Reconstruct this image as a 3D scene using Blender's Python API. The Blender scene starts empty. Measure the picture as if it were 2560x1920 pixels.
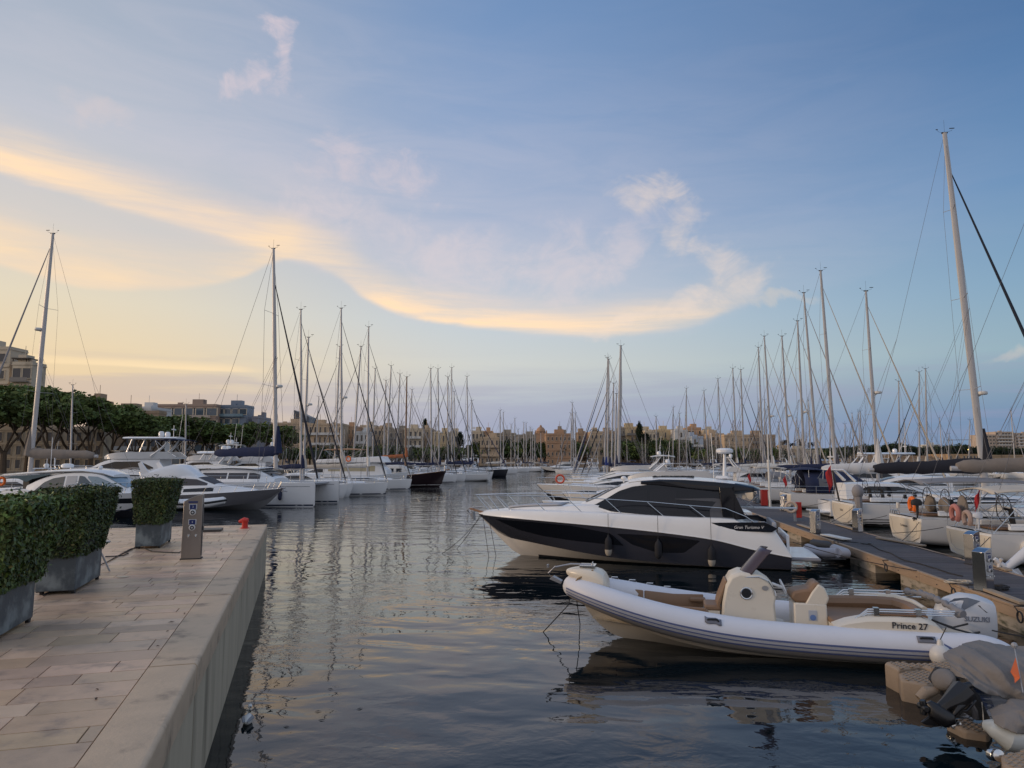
import bpy, math, random
from mathutils import Vector, Matrix
R = math.radians
scene = bpy.context.scene
COL = scene.collection
# ------------------------------------------------------------------ camera
F = 1775.0; TH = R(6.11); HC = 3.95
cd = bpy.data.cameras.new('camera'); cam = bpy.data.objects.new('camera', cd); COL.objects.link(cam)
cd.sensor_width = 36; cd.lens = 36*F/2560; cd.clip_start = 0.1; cd.clip_end = 6000
cam.location = (0, 0, HC); cam.rotation_euler = (R(90)+TH, 0, 0)
scene.camera = cam
scene.render.resolution_x = 1024; scene.render.resolution_y = 768
scene.view_settings.view_transform = 'Standard'; scene.view_settings.look = 'None'
scene.view_settings.exposure = 0.13; scene.view_settings.gamma = 1
CT, ST = math.cos(TH), math.sin(TH)
def ray(px, py):
    a = (px-1280)/F; b = (960-py)/F
    return (a, CT-b*ST, ST+b*CT)
def at(px, py, D):           # the point of the photograph's pixel at distance D along +Y
    d = ray(px, py); k = D/d[1]
    return Vector((d[0]*k, D, HC+d[2]*k))
def onz(px, py, z=0.0):      # ... on the horizontal plane z
    d = ray(px, py); k = (z-HC)/d[2]
    return Vector((d[0]*k, d[1]*k, z))
def azel(px, py):
    d = ray(px, py)
    return math.atan2(d[0], d[1]), math.atan2(d[2], math.hypot(d[0], d[1]))
def lin(c):
    return tuple(((v/255)/12.92 if v/255 <= .04045 else ((v/255+.055)/1.055)**2.4) for v in c)

# ------------------------------------------------------------------ world: dusk sky with thin lit cloud
world = bpy.data.worlds.new("World"); scene.world = world; world.use_nodes = True
NT = world.node_tree; NT.nodes.clear()
class G:
    def __init__(s, nt): s.nt = nt
    def n(s, t, **kw):
        x = s.nt.nodes.new(t)
        for k, v in kw.items(): setattr(x, k, v)
        return x
    def inp(s, node, i, v):
        if v is None: return
        if isinstance(v, bpy.types.NodeSocket): s.nt.links.new(v, node.inputs[i])
        else: node.inputs[i].default_value = v
    def m(s, op, a, b=None, c=None, clamp=False):
        x = s.n('ShaderNodeMath', operation=op, use_clamp=clamp)
        s.inp(x, 0, a); s.inp(x, 1, b); s.inp(x, 2, c)
        return x.outputs[0]
    def sm(s, v, a, b, lo=0.0, hi=1.0):
        x = s.n('ShaderNodeMapRange', interpolation_type='SMOOTHSTEP')
        s.inp(x, 0, v); s.inp(x, 1, a); s.inp(x, 2, b); s.inp(x, 3, lo); s.inp(x, 4, hi)
        return x.outputs[0]
    def mix(s, f, a, b, mode='MIX'):
        x = s.n('ShaderNodeMix', data_type='RGBA', blend_type=mode)
        s.inp(x, 0, f)
        for i, v in ((6, a), (7, b)):
            if isinstance(v, (tuple, list)): v = (*v[:3], 1)
            s.inp(x, i, v)
        return x.outputs[2]
    def xyz(s, a, b, c=0.0):
        x = s.n('ShaderNodeCombineXYZ')
        s.inp(x, 0, a); s.inp(x, 1, b); s.inp(x, 2, c); return x.outputs[0]
    def noise(s, vec, scale, detail=4, rough=.55, dist=0.0):
        x = s.n('ShaderNodeTexNoise')
        s.inp(x, 'Vector', vec); x.inputs['Scale'].default_value = scale
        x.inputs['Detail'].default_value = detail; x.inputs['Roughness'].default_value = rough
        x.inputs['Distortion'].default_value = dist
        return x.outputs['Fac']
    def ramp(s, fac, stops, interp='LINEAR'):
        x = s.n('ShaderNodeValToRGB'); cr = x.color_ramp; cr.interpolation = interp
        while len(cr.elements) < len(stops): cr.elements.new(0.5)
        for e, (p, c) in zip(cr.elements, stops):
            e.position = p; e.color = (*lin(c), 1)
        s.inp(x, 0, fac); return x.outputs[0]
    def curve(s, v, pts):
        x = s.n('ShaderNodeFloatCurve'); c = x.mapping.curves[0]; x.mapping.use_clip = False
        x.mapping.extend = 'HORIZONTAL'
        c.points[0].location = pts[0]; c.points[1].location = pts[-1]
        for p in pts[1:-1]: c.points.new(*p)
        x.mapping.update(); s.inp(x, 1, v); return x.outputs[0]
g = G(NT)
tc = g.n('ShaderNodeTexCoord'); sp = g.n('ShaderNodeSeparateXYZ')
NT.links.new(tc.outputs['Generated'], sp.inputs[0])
AZ = g.m('ARCTAN2', sp.outputs[0], sp.outputs[1])
EL = g.m('ARCSINE', g.m('MULTIPLY', sp.outputs[2], 0.9999))
A1 = g.m('MULTIPLY_ADD', AZ, 1/1.6, 0.5)             # azimuth -0.8..0.8 rad -> 0..1
E1 = g.m('MULTIPLY', EL, 1/(math.pi/2), clamp=True)
e_ = lambda py, px=1280: azel(px, py)[1]/(math.pi/2)
k_ = 2560/2212
def stops(px, lst): return [(max(0, azel(px*k_, py*k_)[1]/(math.pi/2)) if isinstance(py, (int, float)) and py >= 0 else -py, c) for py, c in lst]
left = g.ramp(E1, stops(150, [(995, (212, 182, 154)), (900, (224, 194, 156)), (780, (229, 205, 166)), (640, (220, 208, 184)), (480, (202, 199, 194)), (250, (180, 186, 197)), (30, (160, 172, 189)), (-.60, (118, 136, 166)), (-1.0, (96, 116, 152))]))
mid = g.ramp(E1, stops(1106, [(995, (152, 158, 176)), (930, (158, 166, 186)), (860, (178, 183, 192)), (790, (200, 202, 198)), (700, (188, 198, 206)), (480, (156, 172, 198)), (250, (130, 155, 191)), (30, (112, 142, 183)), (-.60, (84, 114, 160)), (-1.0, (76, 102, 148))]))
right = g.ramp(E1, stops(2100, [(995, (106, 130, 162)), (900, (108, 136, 168)), (830, (126, 152, 172)), (760, (140, 168, 182)), (620, (124, 158, 184)), (400, (100, 138, 178)), (200, (84, 122, 166)), (30, (74, 111, 156)), (-.60, (64, 98, 140)), (-1.0, (62, 90, 136))]))
absaz = g.m('ABSOLUTE', AZ)
back = g.sm(absaz, 1.2, 2.9)
wl = g.m('MULTIPLY', g.sm(AZ, 0.02, -0.62), g.m('SUBTRACT', 1.0, back))
wr = g.m('MULTIPLY', g.sm(AZ, -0.12, 0.78), g.m('SUBTRACT', 1.0, g.m('MULTIPLY', back, .4)))
base = g.mix(wr, g.mix(wl, mid, left), right)
ns = g.n('ShaderNodeTexSky', sky_type='NISHITA'); ns.sun_disc = False; ns.sun_elevation = R(4); ns.sun_rotation = R(-72)
base = g.mix(1.0, base, g.mix(1.0, ns.outputs[0], (.0015, .0015, .0015), 'MULTIPLY'), 'ADD')
rear = g.ramp(E1, [(0.0, (196, 190, 190)), (.12, (194, 196, 204)), (.35, (178, 188, 206)), (.7, (158, 172, 198)), (1.0, (150, 166, 194))])
base = g.mix(g.m('MAXIMUM', g.sm(absaz, 1.0, 1.9), g.sm(EL, .75, 1.25)), base, rear)
# cloud fields live in (azimuth, elevation)
P1 = g.xyz(g.m('MULTIPLY', AZ, 1.0), g.m('MULTIPLY', EL, 2.6))
n1 = g.noise(P1, 5, 6, .6, .6)
P2 = g.xyz(g.m('ADD', AZ, g.m('MULTIPLY', EL, 0.9)), g.m('MULTIPLY', EL, 5.0), 3.0)
n2 = g.noise(P2, 5, 7, .62, .8)
P3 = g.xyz(AZ, g.m('MULTIPLY', EL, 12), 7.0)
n3 = g.noise(P3, 3.2, 6, .6, .4)
n4 = g.noise(g.xyz(AZ, g.m('MULTIPLY', EL, 1.3), 11.0), 16, 8, .65, 1.2)
n1c = g.m('SUBTRACT', n1, .5); n2c = g.m('SUBTRACT', n2, .5)
def cpts(lst):
    o = []
    for x, y in lst:
        a, e = azel(x*k_, y*k_); o.append((a/1.6+.5, e))
    return o
def band(lst, wlow, wup, amp, inten):
    c = g.curve(A1, cpts(lst))
    d = g.m('SUBTRACT', g.m('ADD', EL, g.m('MULTIPLY', n1c, amp)), c)
    lo = g.sm(d, -wlow, 0.0); up = g.sm(d, 0.0, wup, 1.0, 0.0)
    i = g.curve(A1, [(azel(x*k_, 700)[0]/1.6+.5, v) for x, v in inten])
    return g.m('MULTIPLY', g.m('MULTIPLY', lo, up), g.m('MAXIMUM', i, 0.0))
wa = g.noise(g.xyz(AZ, g.m('MULTIPLY', EL, 1.5), 21.0), 6, 5, .6, .5); wb = g.noise(g.xyz(AZ, g.m('MULTIPLY', EL, 1.5), 33.0), 6, 5, .6, .5)
AZW = g.m('ADD', AZ, g.m('MULTIPLY', g.m('SUBTRACT', wa, .5), .22)); ELW = g.m('ADD', EL, g.m('MULTIPLY', g.m('SUBTRACT', wb, .5), .16))
def blob(px, py, rx, ry, ang=0.0):
    a, e = azel(px*k_, py*k_)
    da = g.m('SUBTRACT', AZW, a); de = g.m('SUBTRACT', ELW, e)
    ca, sa = math.cos(ang), math.sin(ang)
    x = g.m('ADD', g.m('MULTIPLY', da, ca), g.m('MULTIPLY', de, sa))
    y = g.m('SUBTRACT', g.m('MULTIPLY', de, ca), g.m('MULTIPLY', da, sa))
    r = g.m('SQRT', g.m('ADD', g.m('POWER', g.m('MULTIPLY', x, 1534/rx), 2.0), g.m('POWER', g.m('MULTIPLY', y, 1534/ry), 2.0)))
    return g.sm(r, 1.0, 0.0)
LA = [(-700, 250), (-300, 300), (0, 362), (200, 420), (400, 478), (600, 530), (720, 580), (800, 640), (900, 676), (1000, 695), (1150, 709), (1300, 718), (1400, 708), (1500, 690), (1600, 650), (2200, 500)]
LB = [(-700, 330), (0, 560), (150, 605), (300, 618), (420, 610), (520, 588), (600, 550), (660, 545), (2200, 530)]
col = base
# veil above the bright edge
veil = g.m('MULTIPLY', band(LA, .02, .50, .05, [(-700, .7), (0, .6), (600, .8), (1100, .75), (1450, .5), (1800, .25), (2300, .05)]), g.sm(n2, .25, .75, .25, 1.0))
col = g.mix(g.m('MULTIPLY', veil, .5), col, lin((205, 198, 206)))
veilB = g.m('MULTIPLY', band(LB, .01, .16, .02, [(-700, .9), (0, .9), (400, .7), (650, .4), (760, 0), (2300, 0)]), g.sm(n2, .3, .7, .4, 1.0))
col = g.mix(g.m('MULTIPLY', veilB, .55), col, lin((214, 200, 196)))
# warm lit wisps
bA = g.m('MULTIPLY', band(LA, .012, .060, .022, [(-700, 1), (0, .9), (300, .7), (560, .55), (720, .45), (850, .95), (1000, 1.0), (1150, .85), (1350, .75), (1500, .5), (1640, .1), (1700, 0), (2300, 0)]), g.sm(n3, .3, .72, .35, 1.0))
col = g.mix(g.m('MULTIPLY', g.m('MULTIPLY', bA, g.sm(n2, .25, .62, .62, 1.0)), .96), col, tuple(v*1.12 for v in lin((255, 216, 168))))
bB = g.m('MULTIPLY', band(LB, .01, .07, .02, [(-700, 1), (0, 1.0), (250, .9), (400, .5), (560, .75), (640, .4), (700, 0), (2300, 0)]), g.sm(n3, .3, .7, .4, 1.0))
col = g.mix(g.m('MULTIPLY', g.m('MULTIPLY', bB, g.sm(n2, .25, .62, .45, 1.0)), .92), col, lin((253, 219, 174)))
bC = g.m('MULTIPLY', band([(-700, 60), (0, 300), (250, 420), (520, 500), (760, 570), (820, 600), (2200, 560)], .03, .05, .03, [(-700, .3), (0, .3), (300, .35), (700, .4), (840, .0), (2300, 0)]), g.sm(n3, .35, .7, .2, 1.0))
col = g.mix(bC, col, lin((246, 218, 184)))
def puff(lst, lo, hi, amt, c):
    global col
    s = None
    for b in lst:
        v = blob(*b); s = v if s is None else g.m('MAXIMUM', s, v)
    f = g.sm(g.m('ADD', g.m('MULTIPLY', s, .75), g.m('MULTIPLY', g.m('SUBTRACT', n4, .5), 1.5)), lo, hi)
    f = g.m('MULTIPLY', g.m('MULTIPLY', f, g.sm(s, 0.0, .5)), amt)
    col = g.mix(f, col, lin(c))
puff([(1400, 430, 150, 70, -.3), (1490, 510, 130, 80, -.6), (1560, 570, 110, 110, 0), (1590, 620, 90, 90, 0), (1500, 670, 210, 60, .35), (1380, 700, 200, 40, .1)], .10, 1.1, .52, (236, 215, 198))
puff([(1320, 540, 190, 100, .4), (1200, 570, 260, 120, 0), (1000, 560, 300, 120, -.2), (760, 480, 300, 100, -.3)], .05, 1.1, .42, (226, 208, 206))
puff([(622, 120, 60, 150, .0), (600, 60, 80, 60, 0), (555, 205, 80, 60, .3)], .15, 1.0, .62, (224, 204, 206))
puff([(760, 345, 190, 80, -.1), (900, 380, 180, 80, 0)], .12, 1.1, .42, (228, 206, 204))
puff([(175, 260, 130, 60, 0)], .1, 1.1, .25, (230, 205, 195))
puff([(2200, 762, 110, 22, .05), (1680, 656, 130, 24, 0)], .0, .9, .45, (205, 196, 186))
# low mauve cloud bars near the horizon
bar = g.m('MULTIPLY', g.m('MULTIPLY', g.sm(EL, .0, .03), g.sm(EL, .16, .09)), g.sm(n3, .42, .62))
col = g.mix(g.m('MULTIPLY', bar, .30), col, lin((150, 150, 178)))
streak = band([(-700, 770), (150, 782), (400, 795), (620, 805), (2200, 805)], .004, .012, .004, [(-700, .4), (180, .5), (400, .7), (560, .2), (640, 0), (2300, 0)])
col = g.mix(streak, col, lin((250, 222, 178)))
below = g.sm(EL, -.02, 0.0)
col = g.mix(below, lin((70, 78, 92)), col)
bg = g.n('ShaderNodeBackground'); NT.links.new(col, bg.inputs[0]); bg.inputs[1].default_value = 1.0
wo = g.n('ShaderNodeOutputWorld'); NT.links.new(bg.outputs[0], wo.inputs[0])
world.cycles.sampling_method = 'MANUAL'; world.cycles.sample_map_resolution = 512
# last warm light, low from the left
sd = bpy.data.lights.new('sun', 'SUN'); so = bpy.data.objects.new('sun', sd); COL.objects.link(so)
sd.energy = 1.35; sd.angle = R(14); sd.color = (1.0, .72, .46)
saz, sel = R(-97), R(11)
v = Vector((math.sin(saz)*math.cos(sel), math.cos(saz)*math.cos(sel), math.sin(sel)))
so.rotation_euler = v.to_track_quat('Z', 'Y').to_euler(); so.location = (-60, 0, 40)

# ------------------------------------------------------------------ materials
MATS = {}
def mat(name, c, rough=.5, metal=0.0, var=.0, vs=6.0, bump=0.0, bs=40.0, spec=.5, coat=0.0, alpha=1.0, attr=None, c2=None, c2s=2.0, c2lo=.45, c2hi=.65, stretch=None, emit=0.0, trans=0.0, coord='Object'):
    if name in MATS: return MATS[name]
    m = bpy.data.materials.new(name); m.use_nodes = True; nt = m.node_tree; b = nt.nodes['Principled BSDF']
    h = G(nt); MATS[name] = m
    b.inputs['Roughness'].default_value = rough; b.inputs['Metallic'].default_value = metal
    b.inputs['Specular IOR Level'].default_value = spec; b.inputs['Coat Weight'].default_value = coat
    b.inputs['Alpha'].default_value = alpha; b.inputs['Transmission Weight'].default_value = trans
    colr = (*c, 1)
    b.inputs['Base Color'].default_value = colr
    if emit: b.inputs['Emission Color'].default_value = colr; b.inputs['Emission Strength'].default_value = emit
    if var or bump or c2 or attr:
        t = h.n('ShaderNodeTexCoord'); vec = t.outputs[coord]
        if stretch:
            mp = h.n('ShaderNodeMapping'); nt.links.new(vec, mp.inputs[0]); mp.inputs['Scale'].default_value = stretch; vec = mp.outputs[0]
        cc = colr
        if attr:
            at_ = h.n('ShaderNodeAttribute', attribute_name=attr); cc = h.mix(1.0, at_.outputs['Color'], c, 'MULTIPLY')
        if c2:
            f = h.sm(h.noise(vec, c2s, 6, .6), c2lo, c2hi); cc = h.mix(f, cc, c2)
        if var:
            f = h.noise(vec, vs, 5, .6); v_ = h.m('MULTIPLY_ADD', f, 2*var, 1-var)
            cc = h.mix(1.0, cc, h.xyz(v_, v_, v_), 'MULTIPLY')
            r_ = h.m('MULTIPLY_ADD', f, .25, rough-.12, clamp=True); nt.links.new(r_, b.inputs['Roughness'])
        if not isinstance(cc, tuple): nt.links.new(cc, b.inputs['Base Color'])
        if bump:
            bp = h.n('ShaderNodeBump'); bp.inputs['Strength'].default_value = bump; bp.inputs['Distance'].default_value = .02
            nt.links.new(h.noise(vec, bs, 5, .6), bp.inputs['Height']); nt.links.new(bp.outputs[0], b.inputs['Normal'])
    return m
W = lambda: mat('white_gelcoat', (.74, .75, .76), .22, var=.05, vs=1.5, coat=.2)
W2 = lambda: mat('aged_white', (.62, .61, .58), .4, var=.10, vs=2.5)
SUNLIT = lambda: mat('sunlit_tint_gelcoat', (.70, .64, .54), .35, var=.06, vs=2)  # white gelcoat with the warm low sun put into its colour, for transoms
DKGL = lambda: mat('dark_glass', (.012, .014, .018), .07, spec=.45)
BLGL = lambda: mat('tinted_glass', (.05, .075, .10), .06, spec=.8)
NAVY = lambda: mat('navy_canvas', (.012, .02, .06), .85, var=.25, vs=3, bump=.4, bs=9)
BLACK = lambda: mat('black_rubber', (.012, .012, .014), .6)
STEEL = lambda: mat('stainless', (.62, .62, .62), .22, 1.0)
ALU = lambda: mat('mast_alloy', (.44, .43, .43), .42, .2, var=.08, vs=1.2)
GREYM = lambda: mat('grey_paint', (.30, .31, .33), .4)
BEIGE = lambda: mat('taupe_canvas', (.215, .185, .16), .9, var=.2, vs=3, bump=.5, bs=7)
SAND = lambda: mat('sand_canvas', (.50, .45, .38), .9, var=.15, vs=3, bump=.4, bs=7)
GREYC = lambda: mat('grey_canvas', (.20, .20, .215), .9, var=.2, vs=3, bump=.4, bs=7)
WIRE = lambda: mat('rigging_wire', (.10, .10, .11), .5, .3)
ROPE = lambda: mat('dark_rope', (.03, .03, .033), .9)
TEAK = lambda: mat('teak', (.20, .11, .06), .6, var=.25, vs=5)
RED = lambda: mat('red_paint', (.50, .03, .02), .4, var=.1)
ORANGE = lambda: mat('orange_foam', (.75, .16, .02), .7, var=.1)
TAN = lambda: mat('tan_leather', (.235, .14, .08), .55, var=.12, vs=4)

# ------------------------------------------------------------------ mesh builder
class MB:
    def __init__(s): s.v = []; s.f = []; s.c = []
    def shift(s, dy): s.v = [(x, y+dy, z) for x, y, z in s.v]; return s
    def add(s, vs, fs, col=None):
        o = len(s.v); s.v += [tuple(p) for p in vs]; s.f += [tuple(i+o for i in f) for f in fs]
        s.c += [col]*len(fs); return s
    def box(s, c, d, M=None, taper=1.0, col=None):
        x, y, z = d[0]/2, d[1]/2, d[2]/2; vs = []
        for k in (-1, 1):
            t = taper if k > 0 else 1
            for i, j in ((-1, -1), (1, -1), (1, 1), (-1, 1)): vs.append(Vector((i*x*t, j*y*t, k*z)))
        if M is not None: vs = [M @ p for p in vs]
        c = Vector(c); vs = [p+c for p in vs]
        return s.add(vs, [(3, 2, 1, 0), (4, 5, 6, 7), (0, 1, 5, 4), (1, 2, 6, 5), (2, 3, 7, 6), (3, 0, 4, 7)], col)
    def ring(s, p, d, r, n, up=None, sq=1.0):
        d = Vector(d).normalized(); up = Vector(up) if up else (Vector((0, 0, 1)) if abs(d.z) < .9 else Vector((1, 0, 0)))
        a = d.cross(up).normalized(); b = a.cross(d).normalized(); p = Vector(p)
        return [p + a*math.cos(2*math.pi*i/n)*r + b*math.sin(2*math.pi*i/n)*r*sq for i in range(n)]
    def path(s, pts, r, n=6, cap=True, sq=1.0, up=None):
        pts = [Vector(p) for p in pts]; k = len(pts); rr = r if isinstance(r, (list, tuple)) else [r]*k
        rings = []
        for i in range(k):
            d = (pts[min(i+1, k-1)]-pts[max(i-1, 0)])
            if d.length < 1e-9: d = Vector((0, 0, 1))
            rings.append(s.ring(pts[i], d, rr[i], n, up, sq))
        return s.loft(rings, cap)
    def loft(s, rings, cap=True, closed=True, col=None):
        n = len(rings[0]); vs = [p for r in rings for p in r]; fs = []
        for i in range(len(rings)-1):
            for j in range(n if closed else n-1):
                a = i*n+j; b = i*n+(j+1) % n; fs.append((a, b, b+n, a+n))
        if cap and closed:
            fs.append(tuple(range(n-1, -1, -1))); m = (len(rings)-1)*n; fs.append(tuple(range(m, m+n)))
        return s.add(vs, fs, col)
    def lathe(s, prof, n=16, c=(0, 0, 0), M=None):
        rings = []
        for r, z in prof:
            ring = [Vector((r*math.cos(2*math.pi*i/n), r*math.sin(2*math.pi*i/n), z)) for i in range(n)]
            if M is not None: ring = [M @ p for p in ring]
            rings.append([p+Vector(c) for p in ring])
        return s.loft(rings)
    def ball(s, c, r, n=12, M=None):
        r3 = r if isinstance(r, (tuple, list)) else (r, r, r); rings = []
        for i in range(n//2+1):
            t = math.pi*(i/(n//2)); t = min(max(t, .06), math.pi-.06)
            ring = [Vector((r3[0]*math.sin(t)*math.cos(2*math.pi*j/n), r3[1]*math.sin(t)*math.sin(2*math.pi*j/n), -r3[2]*math.cos(t))) for j in range(n)]
            if M is not None: ring = [M @ p for p in ring]
            rings.append([p+Vector(c) for p in ring])
        return s.loft(rings)
    def torus(s, c, R_, r, M=None, n=20, m=8, a0=0.0, a1=2*math.pi, sq=1.0):
        full = abs(a1-a0-2*math.pi) < 1e-6; k = n if full else n+1; rings = []
        for i in range(k):
            t = a0+(a1-a0)*i/n; ring = []
            for j in range(m):
                u = 2*math.pi*j/m; q = R_+r*math.cos(u); p = Vector((q*math.cos(t), q*math.sin(t), r*sq*math.sin(u)))
                if M is not None: p = M @ p
                ring.append(p+Vector(c))
            rings.append(ring)
        if full: rings.append(rings[0])
        return s.loft(rings, cap=not full)
    def grid(s, fn, nu, nv, flip=False, thick=0.0):
        vs = [Vector(fn(i/nu, j/nv)) for i in range(nu+1) for j in range(nv+1)]; w = nv+1; fs = []
        for i in range(nu):
            for j in range(nv):
                q = (i*w+j, (i+1)*w+j, (i+1)*w+j+1, i*w+j+1); fs.append(q[::-1] if flip else q)
        return s.add(vs, fs)
    def prism(s, poly, y0, y1, M=None, y0s=1.0):     # poly in (x,z), extruded along y
        n = len(poly); vs = [Vector((x, y0, z)) for x, z in poly]+[Vector((x, y1, z)) for x, z in poly]
        if M is not None: vs = [M @ p for p in vs]
        return s.add(vs, [tuple(range(n)), tuple(range(2*n-1, n-1, -1))]+[(i, i+n, (i+1) % n+n, (i+1) % n) for i in range(n)])
    def build(s, name, m, parent=None, smooth=True, ang=38, loc=None, solid=0.0, bevel=0.0, sub=0, kind=None):
        me = bpy.data.meshes.new(name); me.from_pydata(s.v, [], s.f)
        me.materials.append(m)
        if any(c is not None for c in s.c):
            ca = me.color_attributes.new('tint', 'FLOAT_COLOR', 'CORNER'); buf = []
            for f, c in zip(s.f, s.c):
                c = c or (1, 1, 1); buf += [c[0], c[1], c[2], 1]*len(f)
            ca.data.foreach_set('color', buf)
        if smooth:
            me.polygons.foreach_set('use_smooth', [True]*len(me.polygons)); me.set_sharp_from_angle(angle=R(ang))
        me.update()
        o = bpy.data.objects.new(name, me); COL.objects.link(o)
        if parent: o.parent = parent
        if loc is not None: o.location = loc
        if solid:
            x = o.modifiers.new('solid', 'SOLIDIFY'); x.thickness = solid; x.offset = 0
        if bevel:
            x = o.modifiers.new('bevel', 'BEVEL'); x.width = bevel; x.segments = 2; x.limit_method = 'ANGLE'; x.angle_limit = R(40)
        if sub:
            x = o.modifiers.new('sub', 'SUBSURF'); x.levels = sub; x.render_levels = sub
        if kind: o['kind'] = kind
        return o
def thing(name, label, cat, loc=(0, 0, 0), rz=0.0, group=None):
    o = bpy.data.objects.new(name, None); COL.objects.link(o); o.location = loc; o.rotation_euler = (0, 0, rz)
    o.empty_display_size = .3
    o['label'] = label; o['category'] = cat
    o['kind'] = 'thing'
    if group: o['group'] = group
    return o
def tag(o, label, cat, group=None):
    o['kind'] = 'thing'
    o['label'] = label; o['category'] = cat
    if group: o['group'] = group
    return o
def copy_tree(o, parent=None):
    c = o.copy(); COL.objects.link(c)
    if parent: c.parent = parent
    for ch in list(o.children): copy_tree(ch, c)
    return c
class Pair:                  # the port and the starboard one: two objects of one name
    def __init__(s, ms): s.ms = ms
    def shift(s, dy):
        for m in s.ms: m.shift(dy)
        return s
    def build(s, *a, **k):
        for m in s.ms: o = m.build(*a, **k)
        return o
def lerp(a, b, t): return a+(b-a)*t
def pl(pts, x):              # piecewise linear
    if x <= pts[0][0]: return pts[0][1]
    for (x0, y0), (x1, y1) in zip(pts, pts[1:]):
        if x <= x1: return y0+(y1-y0)*(x-x0)/(x1-x0)
    return pts[-1][1]
def ps(pts, x):              # smooth monotone-ish interpolation (Catmull-Rom)
    n = len(pts)
    if x <= pts[0][0]: return pts[0][1]
    if x >= pts[-1][0]: return pts[-1][1]
    for i in range(n-1):
        if x <= pts[i+1][0]:
            x0, y0 = pts[i]; x1, y1 = pts[i+1]; h = x1-x0
            m0 = (y1-pts[i-1][1])/(x1-pts[i-1][0]) if i > 0 else (y1-y0)/h
            m1 = (pts[i+2][1]-y0)/(pts[i+2][0]-x0) if i+2 < n else (y1-y0)/h
            t = (x-x0)/h
            return (2*t**3-3*t*t+1)*y0+(t**3-2*t*t+t)*h*m0+(-2*t**3+3*t*t)*y1+(t**3-t*t)*h*m1
def text_mesh(name, s, size, m, parent, M, depth=.004, bold=0.0, shear=0.0):
    cu = bpy.data.curves.new(name, 'FONT'); cu.body = s; cu.size = size; cu.extrude = depth; cu.offset = bold; cu.shear = shear
    cu.align_x = 'CENTER'; cu.align_y = 'CENTER'; cu.resolution_u = 2
    tmp = bpy.data.objects.new(name, cu); COL.objects.link(tmp)
    dg = bpy.context.evaluated_depsgraph_get(); me = bpy.data.meshes.new_from_object(tmp.evaluated_get(dg))
    bpy.data.objects.remove(tmp); me.transform(M); me.materials.clear(); me.materials.append(m)
    o = bpy.data.objects.new(name, me); COL.objects.link(o)
    if parent: o.parent = parent
    return o
def basis(o, x, y, z):       # matrix whose columns are the axes x, y, z and origin o
    return Matrix(((x[0], y[0], z[0], o[0]), (x[1], y[1], z[1], o[1]), (x[2], y[2], z[2], o[2]), (0, 0, 0, 1)))
def rot(ax, a): return Matrix.Rotation(a, 3, ax)
PSI = math.atan2(-.128, .992)          # boats lie across the channel: bows towards +X, a little nearer
# ------------------------------------------------------------------ water
def build_water():
    m = bpy.data.materials.new('harbour_water'); m.use_nodes = True; nt = m.node_tree; b = nt.nodes['Principled BSDF']; h = G(nt)
    b.inputs['Base Color'].default_value = (.002, .007, .010, 1); b.inputs['Roughness'].default_value = .0
    b.inputs['IOR'].default_value = 1.43
    ge = h.n('ShaderNodeNewGeometry'); pos = ge.outputs['Position']
    sp = h.n('ShaderNodeSeparateXYZ'); nt.links.new(pos, sp.inputs[0]); X, Y = sp.outputs[0], sp.outputs[1]
    far = h.sm(Y, 12.0, 60.0)
    w1 = h.noise(h.xyz(h.m('MULTIPLY', X, .55), h.m('MULTIPLY_ADD', X, .12, Y)), .75, 2, .45, .3)
    w2 = h.noise(h.xyz(h.m('MULTIPLY', X, .8), Y, 5.0), 2.6, 2, .5, .4)
    w3 = h.noise(h.xyz(X, Y, 9.0), 7.5, 2, .5, .5)
    patch = h.sm(h.noise(h.xyz(X, Y, 2.0), .16, 3, .5), .42, .62)
    hgt = h.m('ADD', h.m('MULTIPLY', w1, h.m('MULTIPLY_ADD', far, -.018, .056)), h.m('MULTIPLY', w2, h.m('ADD', h.m('MULTIPLY_ADD', patch, .011, .003), h.m('MULTIPLY', far, .008))))
    hgt = h.m('ADD', hgt, h.m('MULTIPLY', w3, h.m('MULTIPLY', h.m('MULTIPLY_ADD', patch, .0030, .0004), h.m('SUBTRACT', 1.0, h.m('MULTIPLY', far, .4)))))
    bp = h.n('ShaderNodeBump'); bp.inputs['Strength'].default_value = 1.0; bp.inputs['Distance'].default_value = 1.0
    nt.links.new(hgt, bp.inputs['Height']); nt.links.new(bp.outputs[0], b.inputs['Normal'])
    w = MB(); w.add([(-900, -60, 0), (900, -60, 0), (900, 1500, 0), (-900, 1500, 0)], [(0, 1, 2, 3)])
    o = w.build('water', m, smooth=False, kind='structure')
build_water()
sb = MB(); sb.add([(-3000, -100, -4), (3000, -100, -4), (3000, 4000, -4), (-3000, 4000, -4)], [(0, 1, 2, 3)])
sb.build('seabed', mat('mud', (.05, .045, .035), .9), smooth=False, kind='structure')

# ------------------------------------------------------------------ quay (left foreground)
QZ = 1.65
QC = Vector((-8.78, 25.9)); Q1 = Vector((.2845, -.9587)); Q2 = Vector((-.9587, -.2845))   # corner, along edge to camera, inland
def Q(s, t, z=QZ): p = QC+Q1*s+Q2*t; return Vector((p.x, p.y, z))
stone = mat('travertine_paving', (.56, .405, .295), .40, var=.26, vs=3.0, bump=.25, bs=30, attr='tint', c2=(.26, .20, .165), c2s=2.6, c2lo=.5, c2hi=.8, spec=.35)
cop = mat('coping_stone', (.54, .40, .27), .62, var=.22, vs=3, bump=.3, bs=22, c2=(.22, .165, .12), c2s=2.2, c2lo=.5, c2hi=.75)
wallm = mat('quay_concrete', (.50, .42, .30), .8, var=.16, vs=3, bump=.3, bs=30, c2=(.24, .20, .14), c2s=2.2, c2lo=.45, c2hi=.8, stretch=(1, 1, .12))
rng = random.Random(5)
CW = .50
pm = MB()
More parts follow.
